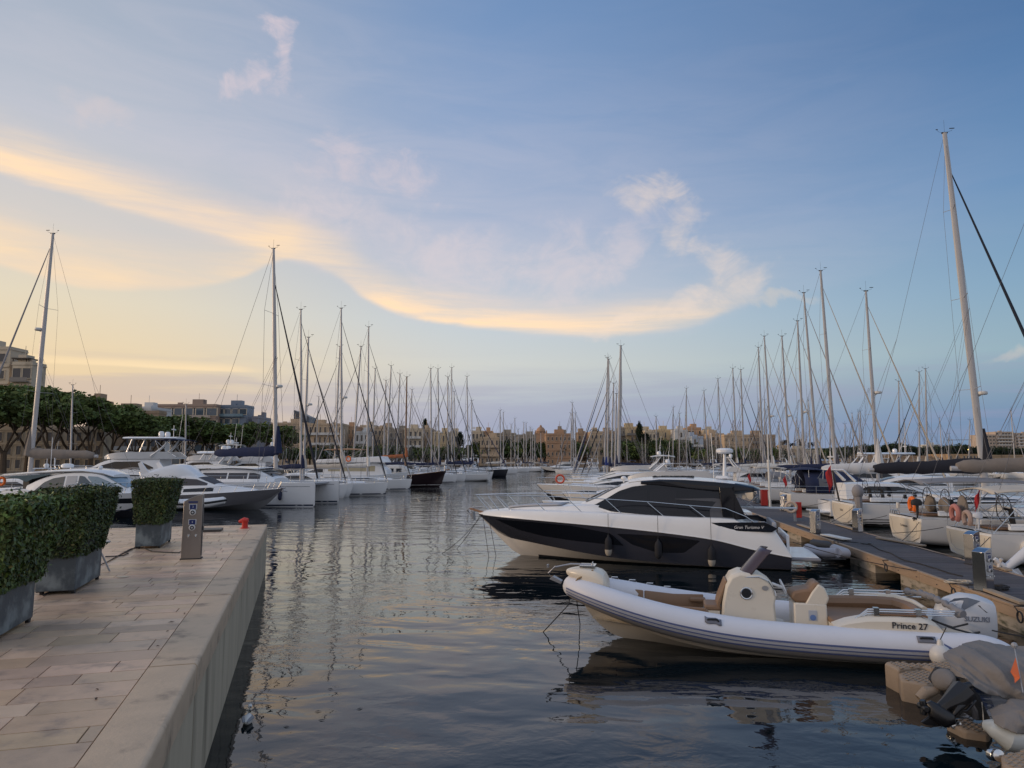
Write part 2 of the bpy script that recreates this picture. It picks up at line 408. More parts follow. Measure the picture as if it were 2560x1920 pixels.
s_ = CW+.006
while s_ < 30:
    rh = rng.choice([.30, .38, .45, .52]); t_ = CW + .006 - (rng.random()*.9)
    while t_ < 16:
        ln = rng.choice([.45, .7, .9, 1.15, 1.35]); a = max(t_, CW+.006); b_ = t_+ln
        if b_-a > .05:
            k = rng.choice([.80, .90, .97, 1.04, 1.10])*rng.uniform(.93, 1.07); tn = (k*rng.uniform(.97, 1.04), k*rng.uniform(.98, 1.03), k*rng.uniform(.90, 1.02)); e = .004; dz = rng.uniform(-.0015, .0015)
            top = [Q(s_+e+.004, a+e+.004, QZ+dz), Q(s_+rh-e-.004, a+e+.004, QZ+dz), Q(s_+rh-e-.004, b_-e-.004, QZ+dz), Q(s_+e+.004, b_-e-.004, QZ+dz)]
            low = [Q(s_+e, a+e, QZ-.03), Q(s_+rh-e, a+e, QZ-.03), Q(s_+rh-e, b_-e, QZ-.03), Q(s_+e, b_-e, QZ-.03)]
            pm.add(top+low, [(3, 2, 1, 0), (0, 1, 5, 4), (1, 2, 6, 5), (2, 3, 7, 6), (3, 0, 4, 7)], tn)
        t_ = b_
    s_ += rh
pm.build('quay_paving', stone, kind='structure', smooth=False)
gm = MB(); gm.add([Q(0.03, 0.03, QZ-.02), Q(31, .03, QZ-.02), Q(31, 17, QZ-.02), Q(.03, 17, QZ-.02)], [(3, 2, 1, 0)])
gm.build('quay_bed', mat('joint_dirt', (.10, .075, .055), .95, var=.2), kind='structure', smooth=False)
# coping: rounded outer arris, slabs butted with open joints
def coping_run(m, along, s0, s1, inset=.034):
    prof = [(.50, -.02), (.50, 0)] + [(.045-.045*math.sin(a), -.045+.045*math.cos(a)) for a in [0, .4, .8, 1.2, 1.5708]] + [(0, -.32), (.04, -.32)]
    rings = []
    for s in (s0+inset/2, s1-inset/2):
        rings.append([along(s, t, QZ+.004+z) for t, z in prof])
    m.loft(rings)
cm = MB()
cuts = [.0, 1.0, 5.3, 9.7, 14.08, 18.45, 22.9, 27.2, 31]
edges = [CW+.02, 5.0, 9.4, 13.95, 18.3, 22.55, 26.8, 31]
for a, b_ in zip(edges, edges[1:]): coping_run(cm, lambda s, t, z: Q(s, t, z), a, b_)
coping_run(cm, lambda s, t, z: Q(-.0+t, s, z), 0.0, 2.4)
ee = [2.4, 6.6, 10.8, 16]
for a, b_ in zip(ee, ee[1:]): coping_run(cm, lambda s, t, z: Q(t, s, z), a, b_)
cc_ = MB(); 
cm.build('quay_coping', cop, kind='structure')
wm = MB()
wj = [0.02, 3.2, 7.4, 9.4, 11.6, 13.95, 18.3, 22.55, 26.8, 31]
for a, b_ in zip(wj, wj[1:]):
    g_ = .014
    wm.add([Q(a+g_, .015, QZ-.3), Q(b_-g_, .015, QZ-.3), Q(b_-g_, .015, -2), Q(a+g_, .015, -2), Q(a+g_, .2, QZ-.3), Q(b_-g_, .2, QZ-.3), Q(b_-g_, .2, -2), Q(a+g_, .2, -2)],
           [(0, 1, 2, 3), (0, 3, 7, 4), (1, 5, 6, 2), (0, 4, 5, 1)])
wm.add([Q(.015, .02, QZ-.3), Q(.015, 17, QZ-.3), Q(.015, 17, -2), Q(.015, .02, -2)], [(0, 3, 2, 1)])
wm.add([Q(.06, .06, QZ-.05), Q(31, .06, QZ-.05), Q(31, .06, -2), Q(.06, .06, -2)], [(0, 1, 2, 3)])
wm.build('quay_wall', wallm, kind='structure', smooth=False)

# ------------------------------------------------------------------ pontoon (right)
PZ = .60
PO = Vector((11.5, 15.9)); PU = Vector((.1254, .9921)); PV = Vector((.9921, -.1254)); PW = 2.7
def P(s, t, z=PZ): p = PO+PU*s+PV*t; return Vector((p.x, p.y, z))
pont = thing('pontoon', 'long weathered timber pontoon on concrete floats running away beside the sailboats', 'pontoon', P(0, 0, 0), math.atan2(PU.y, PU.x))
# local frame: x along, y left => use -t
plank = mat('weathered_plank', (.075, .068, .072), .75, var=.35, vs=2.0, bump=.6, bs=20, attr='tint')
timber = mat('raw_timber', (.33, .235, .16), .75, var=.22, vs=2, bump=.4, bs=14, stretch=(.5, 3, 3))
conc = mat('float_concrete', (.36, .31, .25), .85, var=.15, vs=2, bump=.4, bs=20, c2=(.08, .08, .05), c2s=2, c2lo=.45, c2hi=.7, stretch=(1, 1, 3))
dk = MB(); s = -10.0; rng = random.Random(2)
while s < 150:
    k = rng.uniform(.7, 1.25)
    dk.box((s+.07, -PW/2, PZ-.015+rng.uniform(-.002, .002)), (.132, PW-.26, .03), col=(k, k*rng.uniform(.95, 1.02), k*rng.uniform(.92, 1.05))); s += .14
dk.build('deck', plank, pont, smooth=False)
tm = MB(); s = -10.0
while s < 150:
    for t in (-.065, -(PW-.065)):
        tm.box((s+2.0, t, PZ-.02), (3.985, .13, .06)); tm.box((s+2.0, t+(.02 if t > -1 else -.02), PZ-.17), (3.985, .09, .23))
    s += 4.0
tm.build('edge_beam', timber, pont, smooth=False, bevel=.008)
s = -8.9; bm_ = MB()
for i in range(1):
    pass
for i in range(26):
    b1 = MB(); b1.lathe([(.014, -.01), (.014, .012)], 6, (-.5+i*1.33, .028, PZ-.17), rot('X', R(90))); b1.build('bolt', BLACK(), pont)
for i in range(34):
    s0 = 1.55+4.72*(i-2)
    fm = MB(); fm.box((s0, -PW/2, -.05), (2.55, PW-.10, .72)); fm.build('float', conc, pont, smooth=False, bevel=.02)
# ------------------------------------------------------------------ hull and cabin shapes
class Hull:
    """stations along x (stern 0 -> bow); chine below, flared topside above"""
    def __init__(s, x0, x1, keel, chine, sheer, B, rc, rnd=.0, n=28, power=.8):
        s.x0, s.x1, s.keel, s.chine, s.sheer, s.B, s.rc, s.rnd, s.n, s.pw = x0, x1, keel, chine, sheer, B, rc, rnd, n, power
    def par(s, x):
        zk = ps(s.keel, x); zs = ps(s.sheer, x); zc = min(max(ps(s.chine, x), zk+.015), zs-.02); b = max(ps(s.B, x), .004)
        return zk, zc, zs, b*max(min(pl(s.rc, x), 1), .02), b
    def side(s, x, z):
        zk, zc, zs, bc, b = s.par(x)
        if z >= zc:
            t = min((z-zc)/(zs-zc), 1.3); return bc+(b-bc)*t**s.pw
        t = max((z-zk)/(zc-zk), 0); return bc*(t**(1-s.rnd*.6))
    def xs(s):
        return [s.x0+(s.x1-s.x0)*(1-(1-i/s.n)**1.35) for i in range(s.n+1)]
    def mesh(s, lo, hi, nz=6, cap=True, bow_close=True):
        """lo/hi: 'keel','chine','sheer'; returns both sides"""
        m = MB(); rings = []
        for x in s.xs():
            zk, zc, zs, bc, b = s.par(x); za = {'keel': zk, 'chine': zc}[lo]; zb = {'chine': zc, 'sheer': zs}[hi]
            zz = [za+(zb-za)*j/nz for j in range(nz+1)]
            p = [Vector((x, -s.side(x, z), z)) for z in reversed(zz)]; q = [Vector((x, s.side(x, z), z)) for z in zz]
            rings.append(p+q)
        m.loft(rings, cap=False, closed=False)
        if cap:
            r0 = rings[0]; m.add(r0, [tuple(range(len(r0)))])
        return m
    def panel(s, x0, x1, lo, hi, off=.006, side=1, nu=24, nv=4, both=False):
        ms = []
        for sg in ((1, -1) if both else (side,)):
            m = MB(); ms.append(m); m.grid(lambda u, v: (lerp(x0, x1, u), sg*(s.side(lerp(x0, x1, u), lerp(pl(lo, lerp(x0, x1, u)), pl(hi, lerp(x0, x1, u)), v))+off), lerp(pl(lo, lerp(x0, x1, u)), pl(hi, lerp(x0, x1, u)), v)), nu, nv, flip=(sg > 0))
        return Pair(ms)
    def deck(s, camber=.04, inset=.0, z=0.0, x0=None, x1=None):
        m = MB(); x0 = s.x0 if x0 is None else x0; x1 = s.x1 if x1 is None else x1
        def f(u, v):
            x = lerp(x0, x1, u); b = max(ps(s.B, x)-inset, .002); y = (2*v-1)*b
            return (x, y, ps(s.sheer, x)+z+camber*(1-(2*v-1)**2))
        m.grid(f, 26, 6); return m
def rail_line(hull, xs, off=-.04, dz=0.0):
    return [(x, hull.side(x, ps(hull.sheer, x))+off, ps(hull.sheer, x)+dz) for x in xs]
class Cabin:
    def __init__(s, x0, x1, zb, zt, wb, wt, crown=.06, sh=.12, n=26):
        s.x0, s.x1, s.zb, s.zt, s.wb, s.wt, s.crown, s.sh, s.n = x0, x1, zb, zt, wb, wt, crown, sh, n
    def par(s, x): return ps(s.zb, x), max(ps(s.zt, x), ps(s.zb, x)+.01), ps(s.wb, x), ps(s.wt, x)
    def side(s, x, z):
        zb, zt, wb, wt = s.par(x); t = (z-zb)/max(zt-s.sh-zb, .05); return wb+(wt-wb)*min(max(t, 0), 1.0)
    def mesh(s, cap=True):
        m = MB(); rings = []
        for i in range(s.n+1):
            x = lerp(s.x0, s.x1, i/s.n); zb, zt, wb, wt = s.par(x); h = zt-zb; sh = min(s.sh, h*.5)
            half = [(wb, zb), (lerp(wb, wt, .5), lerp(zb, zt-sh, .5)), (wt, zt-sh), (wt-sh*.35, zt-sh*.3), (wt-sh*1.1, zt), (wt*.45, zt+s.crown*.8), (0, zt+s.crown)]
            ring = [Vector((x, y, z)) for y, z in half]+[Vector((x, -y, z)) for y, z in reversed(half[:-1])]
            rings.append(ring)
        m.loft(rings, cap=cap, closed=True); return m
    def panel(s, x0, x1, lo, hi, off=.008, both=True, side=1, nu=20, nv=4):
        ms = []
        for sg in ((1, -1) if both else (side,)):
            m = MB(); ms.append(m)
            def f(u, v):
                x = lerp(x0, x1, u); z = lerp(pl(lo, x), pl(hi, x), v); return (x, sg*(s.side(x, z)+off), z)
            m.grid(f, nu, nv, flip=(sg > 0))
        return Pair(ms)
    def top(s, x0, x1, k0=-.85, k1=.85, off=.012, nu=10, nv=8):
        m = MB()
        def f(u, v):
            x = lerp(x0, x1, u); zb, zt, wb, wt = s.par(x); q = lerp(k0, k1, v); return (x, q*wt, zt+s.crown*(1-(abs(q))**1.6)+off)
        m.grid(f, nu, nv, flip=False); return m
def rails(parent, pts, feet, r=.016, mt=None, name='guard_rail', both=True, mid=0):
    """pts: top rail points (x,y,z) on +y; feet: [(top point, foot point)]"""
    m = MB()
    for sg in ((1, -1) if both else (1,)):
        m.path([(x, y*sg, z) for x, y, z in pts], r, 6)
        for a, b in feet: m.path([(a[0], a[1]*sg, a[2]), (b[0], b[1]*sg, b[2])], r*.9, 6)
        for k in range(mid):
            f = (k+1)/(mid+1)
            if len(feet) > 1: m.path([tuple(lerp(b[i], a[i], f)*(sg if i == 1 else 1) for i in range(3)) for a, b in feet], r*.5, 4)
    return m.build(name, mt or STEEL(), parent)
def dome(parent, p, r=.22, h=.3, m=None, name='radar_dome'):
    x = MB(); x.lathe([(.02, 0), (r*.75, 0), (r*.8, h*.1), (r, h*.22), (r, h*.6), (r*.86, h*.85), (r*.5, h*.98), (.02, h)], 14, p)
    return x.build(name, m or W(), parent)
def fender(x, label, p, L=.65, r=.14, ropez=1.5, m=None, grp='fenders hanging from boats', tip=None):
    t = thing('fender', label, 'fender', p, 0, grp)
    b = MB(); b.lathe([(.02, 0), (r*.45, .02), (r*.85, .1), (r, .2), (r, L-.2), (r*.85, L-.1), (r*.4, L-.02), (.03, L+.06)], 14)
    b.build('body', m or mat('black_fender_sock', (.012, .013, .018), .85), t)
    if tip: q = MB(); q.lathe([(.03, -.03), (r*.6, -.02), (r*.92, .06), (r*1.01, .17), (r*1.01, .2)], 14); q.build('tip', tip, t)
    c = MB(); c.path([(0, 0, L+.05), (0, 0, ropez)], .009, 5); c.build('rope', ROPE(), t)
    return t
# ------------------------------------------------------------------ sailing yachts
def mast_rig(t, mx, mz, z0, L, B, sheer, D, m=None, genoa=None, rake=0.0, spread=2, radar=0, r=.14, bow=None, boom=None, cover=None, boomz=None, lazy=True, stern=0.0, vane=True, rigw=None, wires=True, gr=.075, cth=1.0):
    wr = rigw or max(.009, D*.00017); m = m or ALU()
    def mp(z): return (mx+rake*(z-z0)/(mz-z0), 0, z)
    a = MB(); a.path([mp(z0), mp(lerp(z0, mz, .6)), mp(mz)], [r, r*.95, r*.62], 10, sq=.72, up=(0, 1, 0)); mast = a.build('mast', m, t)
    for k in range(spread):
        z = lerp(z0, mz, (k+1)/(spread+1)+.03); w = B*.30*(1-.22*k); c = mp(z); s = MB()
        s.path([(c[0]-.25, -w, z+.06), (c[0], 0, z), (c[0]-.25, w, z+.06)], max(.028, wr*1.3), 5, sq=.5); s.build('spreader', m, mast)
    if vane:
        v = MB(); c = mp(mz); w_ = max(.008, wr*.8)
        v.path([c, (c[0]-.35, 0, mz+.08), (c[0]-.45, 0, mz+.22)], w_, 4); v.path([c, (c[0]+.45, 0, mz+.14), (c[0]+.45, 0, mz+.28)], w_, 4)
        v.path([c, (c[0], 0, mz+.85)], w_*.8, 4); v.box((c[0]+.45, 0, mz+.28), (.3, .02, .05)); v.box((c[0]-.45, 0, mz+.24), (.12, .02, .05)); v.box((c[0], 0, mz), (.35, .1, .08))
        v.build('masthead_gear', BLACK(), mast)
    if radar:
        z = radar; c = mp(z); d = MB(); d.path([(c[0], 0, z-.25), (c[0]+.35, 0, z-.05)], .05, 6)
        d.lathe([(.02, 0), (.26, 0), (.30, .05), (.30, .17), (.24, .22), (.02, .23)], 16, (c[0]+.42, 0, z-.05)); d.build('radar', W2(), mast)
    bx = bow if bow is not None else L-.15; zs = sheer(bx); top = mp(mz-.8 if not genoa or genoa[1] >= 1 else lerp(z0, mz, genoa[1]))
    if genoa:
        g_ = MB(); p0 = Vector((bx, 0, zs+.35)); p1 = Vector(top); n = 12
        g_.path([p0.lerp(p1, i/n) for i in range(n+1)], [gr*.5]+[gr*(1.15-.85*(i/n)) for i in range(1, n)]+[gr*.2], 7); g_.build('furled_genoa', genoa[0], t)
    if wires:
        w = MB()
        w.path([(bx, 0, zs), top], wr, 4, cap=False)
        for sg in (1, -1):
            y = sg*B*.46; cx = mx-.3
            pts = [(cx, y, sheer(cx)+.03)]
            for k in range(spread):
                z = lerp(z0, mz, (k+1)/(spread+1)+.03); pts.append((mp(z)[0]-.25, sg*B*.30*(1-.22*k), z+.06))
            pts.append(mp(mz-.3)); w.path(pts, wr, 4, cap=False)
            w.path([(cx, y*.95, sheer(cx)+.03), mp(lerp(z0, mz, 1/(spread+1)))], wr, 4, cap=False)
            w.path([(stern+.1, sg*B*.33, sheer(0)), (mx*.45, 0, lerp(z0, mz, .42)), mp(mz)], wr, 4, cap=False)
        w.build('shrouds', WIRE(), t)
    if boom:
        bz = boomz or z0+1.3; b = MB(); b.path([(mx-.12, 0, bz), (mx-boom, 0, bz+.05)], .10, 8, sq=1.2); bo = b.build('boom', m, t)
        if cover:
            c = MB(); n = 14; pts = []; rr = []
            rnd = random.Random(int(mx*100)+int(mz*10))
            for i in range(n+1):
                u = i/n; pts.append((mx+.18-u*(boom-.1), .02*math.sin(i*2), bz+.30-.16*u+.03*rnd.uniform(-1, 1))); rr.append((.20-.06*u+.015*rnd.uniform(-1, 1))*cth)
            rr[0] *= .8; rr[-1] *= .6
            c.path(pts, rr, 10, sq=1.45, up=(0, 0, 1)); c.path([(mx+.16, 0, bz+.1), (mx+.14, 0, bz+.8), (mx+.08, 0, bz+1.5*cth)], [.24*cth, .20*cth, .10], 8)
            c.build('sail_cover', cover, bo)
            if lazy and wires:
                lz = MB()
                for sg in (1, -1):
                    for q in (.35, .7): lz.path([(mx-boom*q, sg*.12, bz+.3), (mx-.3, sg*.2, lerp(z0, mz, .5))], wr*.8, 4, cap=False)
                lz.build('lazy_jacks', WIRE(), t)
    return mast
def yacht_hull(t, L, B, fb, hullm, stripe=None, bottom=None, plumb=.03, fs=None, tr_in=.35, n=22):
    """modern cruising yacht, returns (hull object generator, sheer fn)"""
    fs = fs or fb*.86
    H = Hull(0, L, [(0, .08), (L*.12, -.12), (L*.5, -.5), (L*.85, -.25), (L*.97, -.02), (L, fb*.92)], [(0, .16), (L*.5, -.02), (L*.9, .05), (L, .2)],
             [(0, fs), (L*.4, fs*.97), (L, fb)], [(0, B*.455), (L*.2, B*.49), (L*.45, B*.5), (L*.7, B*.40), (L*.88, B*.21), (L*.97, B*.06), (L, .02)],
             [(0, .80), (L*.4, .88), (L*.8, .70), (L, .2)], rnd=.9, n=n, power=.55)
    H.mesh('keel', 'sheer', nz=10).build('hull', hullm, t, ang=60)
    if stripe:
        H.panel(.1, L*.985, [(0, .12), (L, .14)], [(0, .22), (L, .27)], .008, both=True, nu=18, nv=1).build('boot_stripe', stripe, t)
    return H
def horseshoe(parent, p, m, rz=0.0, s=1.0, name='horseshoe_buoy'):
    b = MB(); b.torus((0, 0, 0), .24*s, .085*s, rot('Z', rz) @ rot('Y', R(90)) @ rot('Z', R(0)), 16, 8, R(35), R(325)); return b.build(name, m, parent, loc=p)
def wheel(parent, p, r=.5, tilt=0):
    w = MB(); M_ = rot('Y', R(90+tilt)); w.torus((0, 0, 0), r, .018, M_, 26, 6)
    for k in range(6):
        a = k*math.pi/3; w.path([(0, 0, 0), M_ @ Vector((r*math.cos(a), r*math.sin(a), 0))], .012, 4)
    w.path([(0, 0, 0), (.25, 0, -.05)], .05, 8); w.path([(.25, 0, -.0), (.3, 0, -.75)], [.09, .12], 8)
    return w.build('steering_wheel', BLACK(), parent, loc=p)
def canopy(t, x0, x1, z, w, m, name='bimini', zb=1.2, drop=.12, frame=True, arch=.16):
    c = MB()
    def f(u, v):
        q = 2*v-1; return (lerp(x0, x1, u), q*w, z+arch*(1-q*q)-drop*(2*u-1)**2+.015*math.sin(u*9+v*5))
    c.grid(f, 10, 8); o = c.build(name, m, t, solid=.03)
    if frame:
        r = MB(); xm = (x0+x1)/2
        for sg in (1, -1):
            for xt, xb in ((x0+.1, xm), (xm, xm), (x1-.1, xm), (x0+.1, xm-1.0), (x1-.1, xm+1.0)): r.path([(xt, sg*w, z-.03), (xb, sg*(w+.05), zb)], .016, 5)
        r.build('frame', STEEL(), o)
    return o
def sprayhood(t, x0, x1, z0, z1, w, m, win=True, name='sprayhood'):
    s = MB(); rings = []
    for i in range(9):
        u = i/8; x = lerp(x0, x1, u); h = z0+(z1-z0)*math.sqrt(max(0, 1-max(0, (u-.35)/.65)**2.2)); ww = w*(1-.25*u)
        rings.append([Vector((x, ww*math.cos(a), z0+(h-z0)*math.sin(a)**.6+.001)) for a in [math.pi*j/12 for j in range(13)]])
    s.loft(rings, cap=False, closed=False); o = s.build(name, m, t, solid=.02)
    if win:
        q = MB(); 
        for sg in (1, -1): q.grid(lambda u, v: (lerp(lerp(x0, x1, .2), lerp(x0, x1, .75), u), sg*(w*(1-.25*lerp(.2, .75, u))*math.cos(lerp(.12, .55, v))+.015), z0+(lerp(z1-z0, (z1-z0)*.85, u))*math.sin(lerp(.12, .55, v))**.6), 4, 3)
        q.build('window', mat('clouded_window', (.10, .10, .11), .15), o)
    return o
def outboard(t, p, m=None, s=1.0, name='outboard', tilt=0.0, cover=None, leg=None):
    M_ = rot('Y', tilt); e = MB(); k = s
    rings = []
    for x, y, z0, z1 in [(.26, .10, .0, .22), (.16, .16, -.03, .34), (-.05, .18, -.05, .38), (-.26, .15, -.02, .30), (-.32, .10, .03, .22)]:
        rings.append([M_ @ (Vector((x, yy, zz))*k) for yy, zz in [(y, z0), (y*1.05, lerp(z0, z1, .6)), (y*.6, z1), (-y*.6, z1), (-y*1.05, lerp(z0, z1, .6)), (-y, z0)]])
    e.loft(rings); o = e.build(name, cover or m or BLACK(), t, loc=p)
    l = MB(); l.path([M_ @ (Vector(q)*k) for q in [(0, 0, 0), (0, 0, -.5), (-.03, 0, -.85)]], [.10*k, .07*k, .05*k], 8)
    l.path([M_ @ (Vector(q)*k) for q in [(.15, 0, -.82), (-.22, 0, -.85)]], .06*k, 8)
    for a in (0, 2.1, 4.2): l.path([M_ @ (Vector((-.24, 0, -.85))*k), M_ @ (Vector((-.26, .13*math.cos(a), -.85+.13*math.sin(a)))*k)], .035*k, 4)
    l.build('leg', leg or m or BLACK(), o); return o
def ensign(t, p, h, m, lean=-.25, name='ensign', big=1.0, folds=3):
    s = MB(); s.path([(0, 0, 0), (lean, 0, h)], .014, 5); so = s.build('flagstaff', W2(), t, loc=p)
    f = MB()
    def fn(u, v): # hanging limp
        z = h-.05-v*.75*big; x = lean*(z/h)-.03-.20*big*u*(1-.25*v)-.02*math.sin(v*7); y = .05*math.sin(u*7+v*4)*u; return (x, y, z-.28*big*u)
    f.grid(fn, 8, 8); f.build(name, m, so, solid=.006); return so
def flag_mat():
    if 'ensign_red' in MATS: return MATS['ensign_red']
    return mat('ensign_red', (.36, .02, .025), .8, var=.15)
def sailboat(label, root, rz, L, mx, mz, D, lod=1, B=None, fb=None, hullm=None, stripe=None, cover=None, genoa=None, rake=0.0, radar=0, bimini=None, hood=None, wheels=0, boom=None, boomz=None, group=None, spread=2, name='sailing_yacht', r=.14, rails_=True, ens=False, windows=True, deckm=None, bimx=None, gr=.075, dodger_z=None, cth=1.0):
    t = thing(name, label, 'sailboat', root, rz, group); B = B or L*.31; fb = fb or .55+L*.068
    H = yacht_hull(t, L, B, fb, hullm or W(), stripe, n=14 if lod == 0 else 22); sh = lambda x: ps(H.sheer, x)
    H.deck(.05, 0.02, .005).build('deck', deckm or W2(), t)
    z1 = fb*.92
    C = Cabin(L*.36, L*.80, [(0, z1-.02), (L, fb)], [(L*.36, z1+.38), (L*.5, z1+.42), (L*.66, z1+.30), (L*.80, fb+.06)], [(L*.36, B*.33), (L*.6, B*.27), (L*.80, B*.08)], [(L*.36, B*.26), (L*.6, B*.2), (L*.80, B*.05)], .05, .08, n=12)
    C.mesh().build('coachroof', W(), t)
    if windows: C.panel(L*.40, L*.66, [(L*.4, z1+.13), (L*.66, z1+.12)], [(L*.40, z1+.30), (L*.55, z1+.31), (L*.66, z1+.17)], .012, nu=10, nv=2).build('window', DKGL(), t)
    if lod:
        ck = MB()
        for sg in (1, -1): ck.box((L*.22, sg*B*.27, z1+.12), (L*.27, .16, .24))
        ck.box((L*.355, 0, z1+.12), (.14, B*.55, .24)); ck.build('cockpit_coaming', W(), t, bevel=.03)
        we = MB(); we.box((L*.20, 0, z1+.03), (L*.30, B*.42, .05)); we.build('cockpit_floor', TEAK(), t)
    if rails_:
        xs = [.05, L*.15, L*.35, L*.55, L*.75, L*.9, L-.05]; w_ = max(.012, D*.00016)
        pts = [(x, max(H.side(x, sh(x))-.05, .03), sh(x)+.62) for x in xs]; ft = [(p, (p[0], p[1], p[2]-.62)) for p in pts]
        rails(t, pts, ft, w_, mid=1)
    mast_rig(t, mx, mz, z1+.40, L, B, sh, D, genoa=genoa, rake=rake, radar=radar, boom=boom or L*.36, cover=cover, spread=spread, r=r, boomz=boomz, gr=gr, cth=cth)
    if hood: sprayhood(t, L*.30, L*.43, z1+.25, z1+1.05, B*.33, hood)
    if bimini: x0, x1 = bimx or (L*.04, L*.26); canopy(t, x0, x1, dodger_z or z1+1.85, B*.36, bimini, zb=z1+.2)
    for k in range(wheels):
        y = 0 if wheels == 1 else (k-.5)*B*.46
        wheel(t, (L*.12, y, z1+.75), .48 if wheels == 2 else .55)
    if ens: ensign(t, (.05, -B*.3, fb*.86), 1.5, flag_mat())
    return t, H
def root_from(P_, rz, dist):  # stern position when point P_ lies dist ahead of it
    return Vector((P_[0]-math.cos(rz)*dist, P_[1]-math.sin(rz)*dist, 0))
def sail_at(label, mpx, D, ty, tpx, rz=None, L=None, **kw):
    rz = PSI if rz is None else rz; mp = at(mpx, 1150, D); tp = at(tpx, ty, D); mz = tp.z
    L = L or max(8.5, min(mz*.70, 15)); mx = L*.57; rake = (tp.x-mp.x)*math.cos(rz)
    return sailboat(label, root_from(mp, rz, mx), rz, L, mx, mz, D, rake=max(-1.6, min(.5, rake)), **kw)
def sail_bow(label, bpx, wy, mpx, tpx, ty, rz=None, L=12, **kw):
    """bow tip known from its waterline pixel; the mast from its bearing"""
    rz = PSI if rz is None else rz; b = onz(bpx, wy, 0); h = (math.cos(rz), math.sin(rz))
    k = (mpx-1280)/F*1.0
    d = ray(mpx, 1130); k = d[0]/d[1]
    s = (b.x-k*b.y)/(h[0]-k*h[1]); D = b.y-h[1]*s; mp = at(mpx, 1150, D); tp = at(tpx, ty, D)
    L = max(L, s/.48); mx = L-s; rake = (tp.x-mp.x)*math.cos(rz)
    return sailboat(label, root_from(b, rz, L), rz, L, mx, tp.z, D, rake=max(-1.2, min(.4, rake)), **kw)
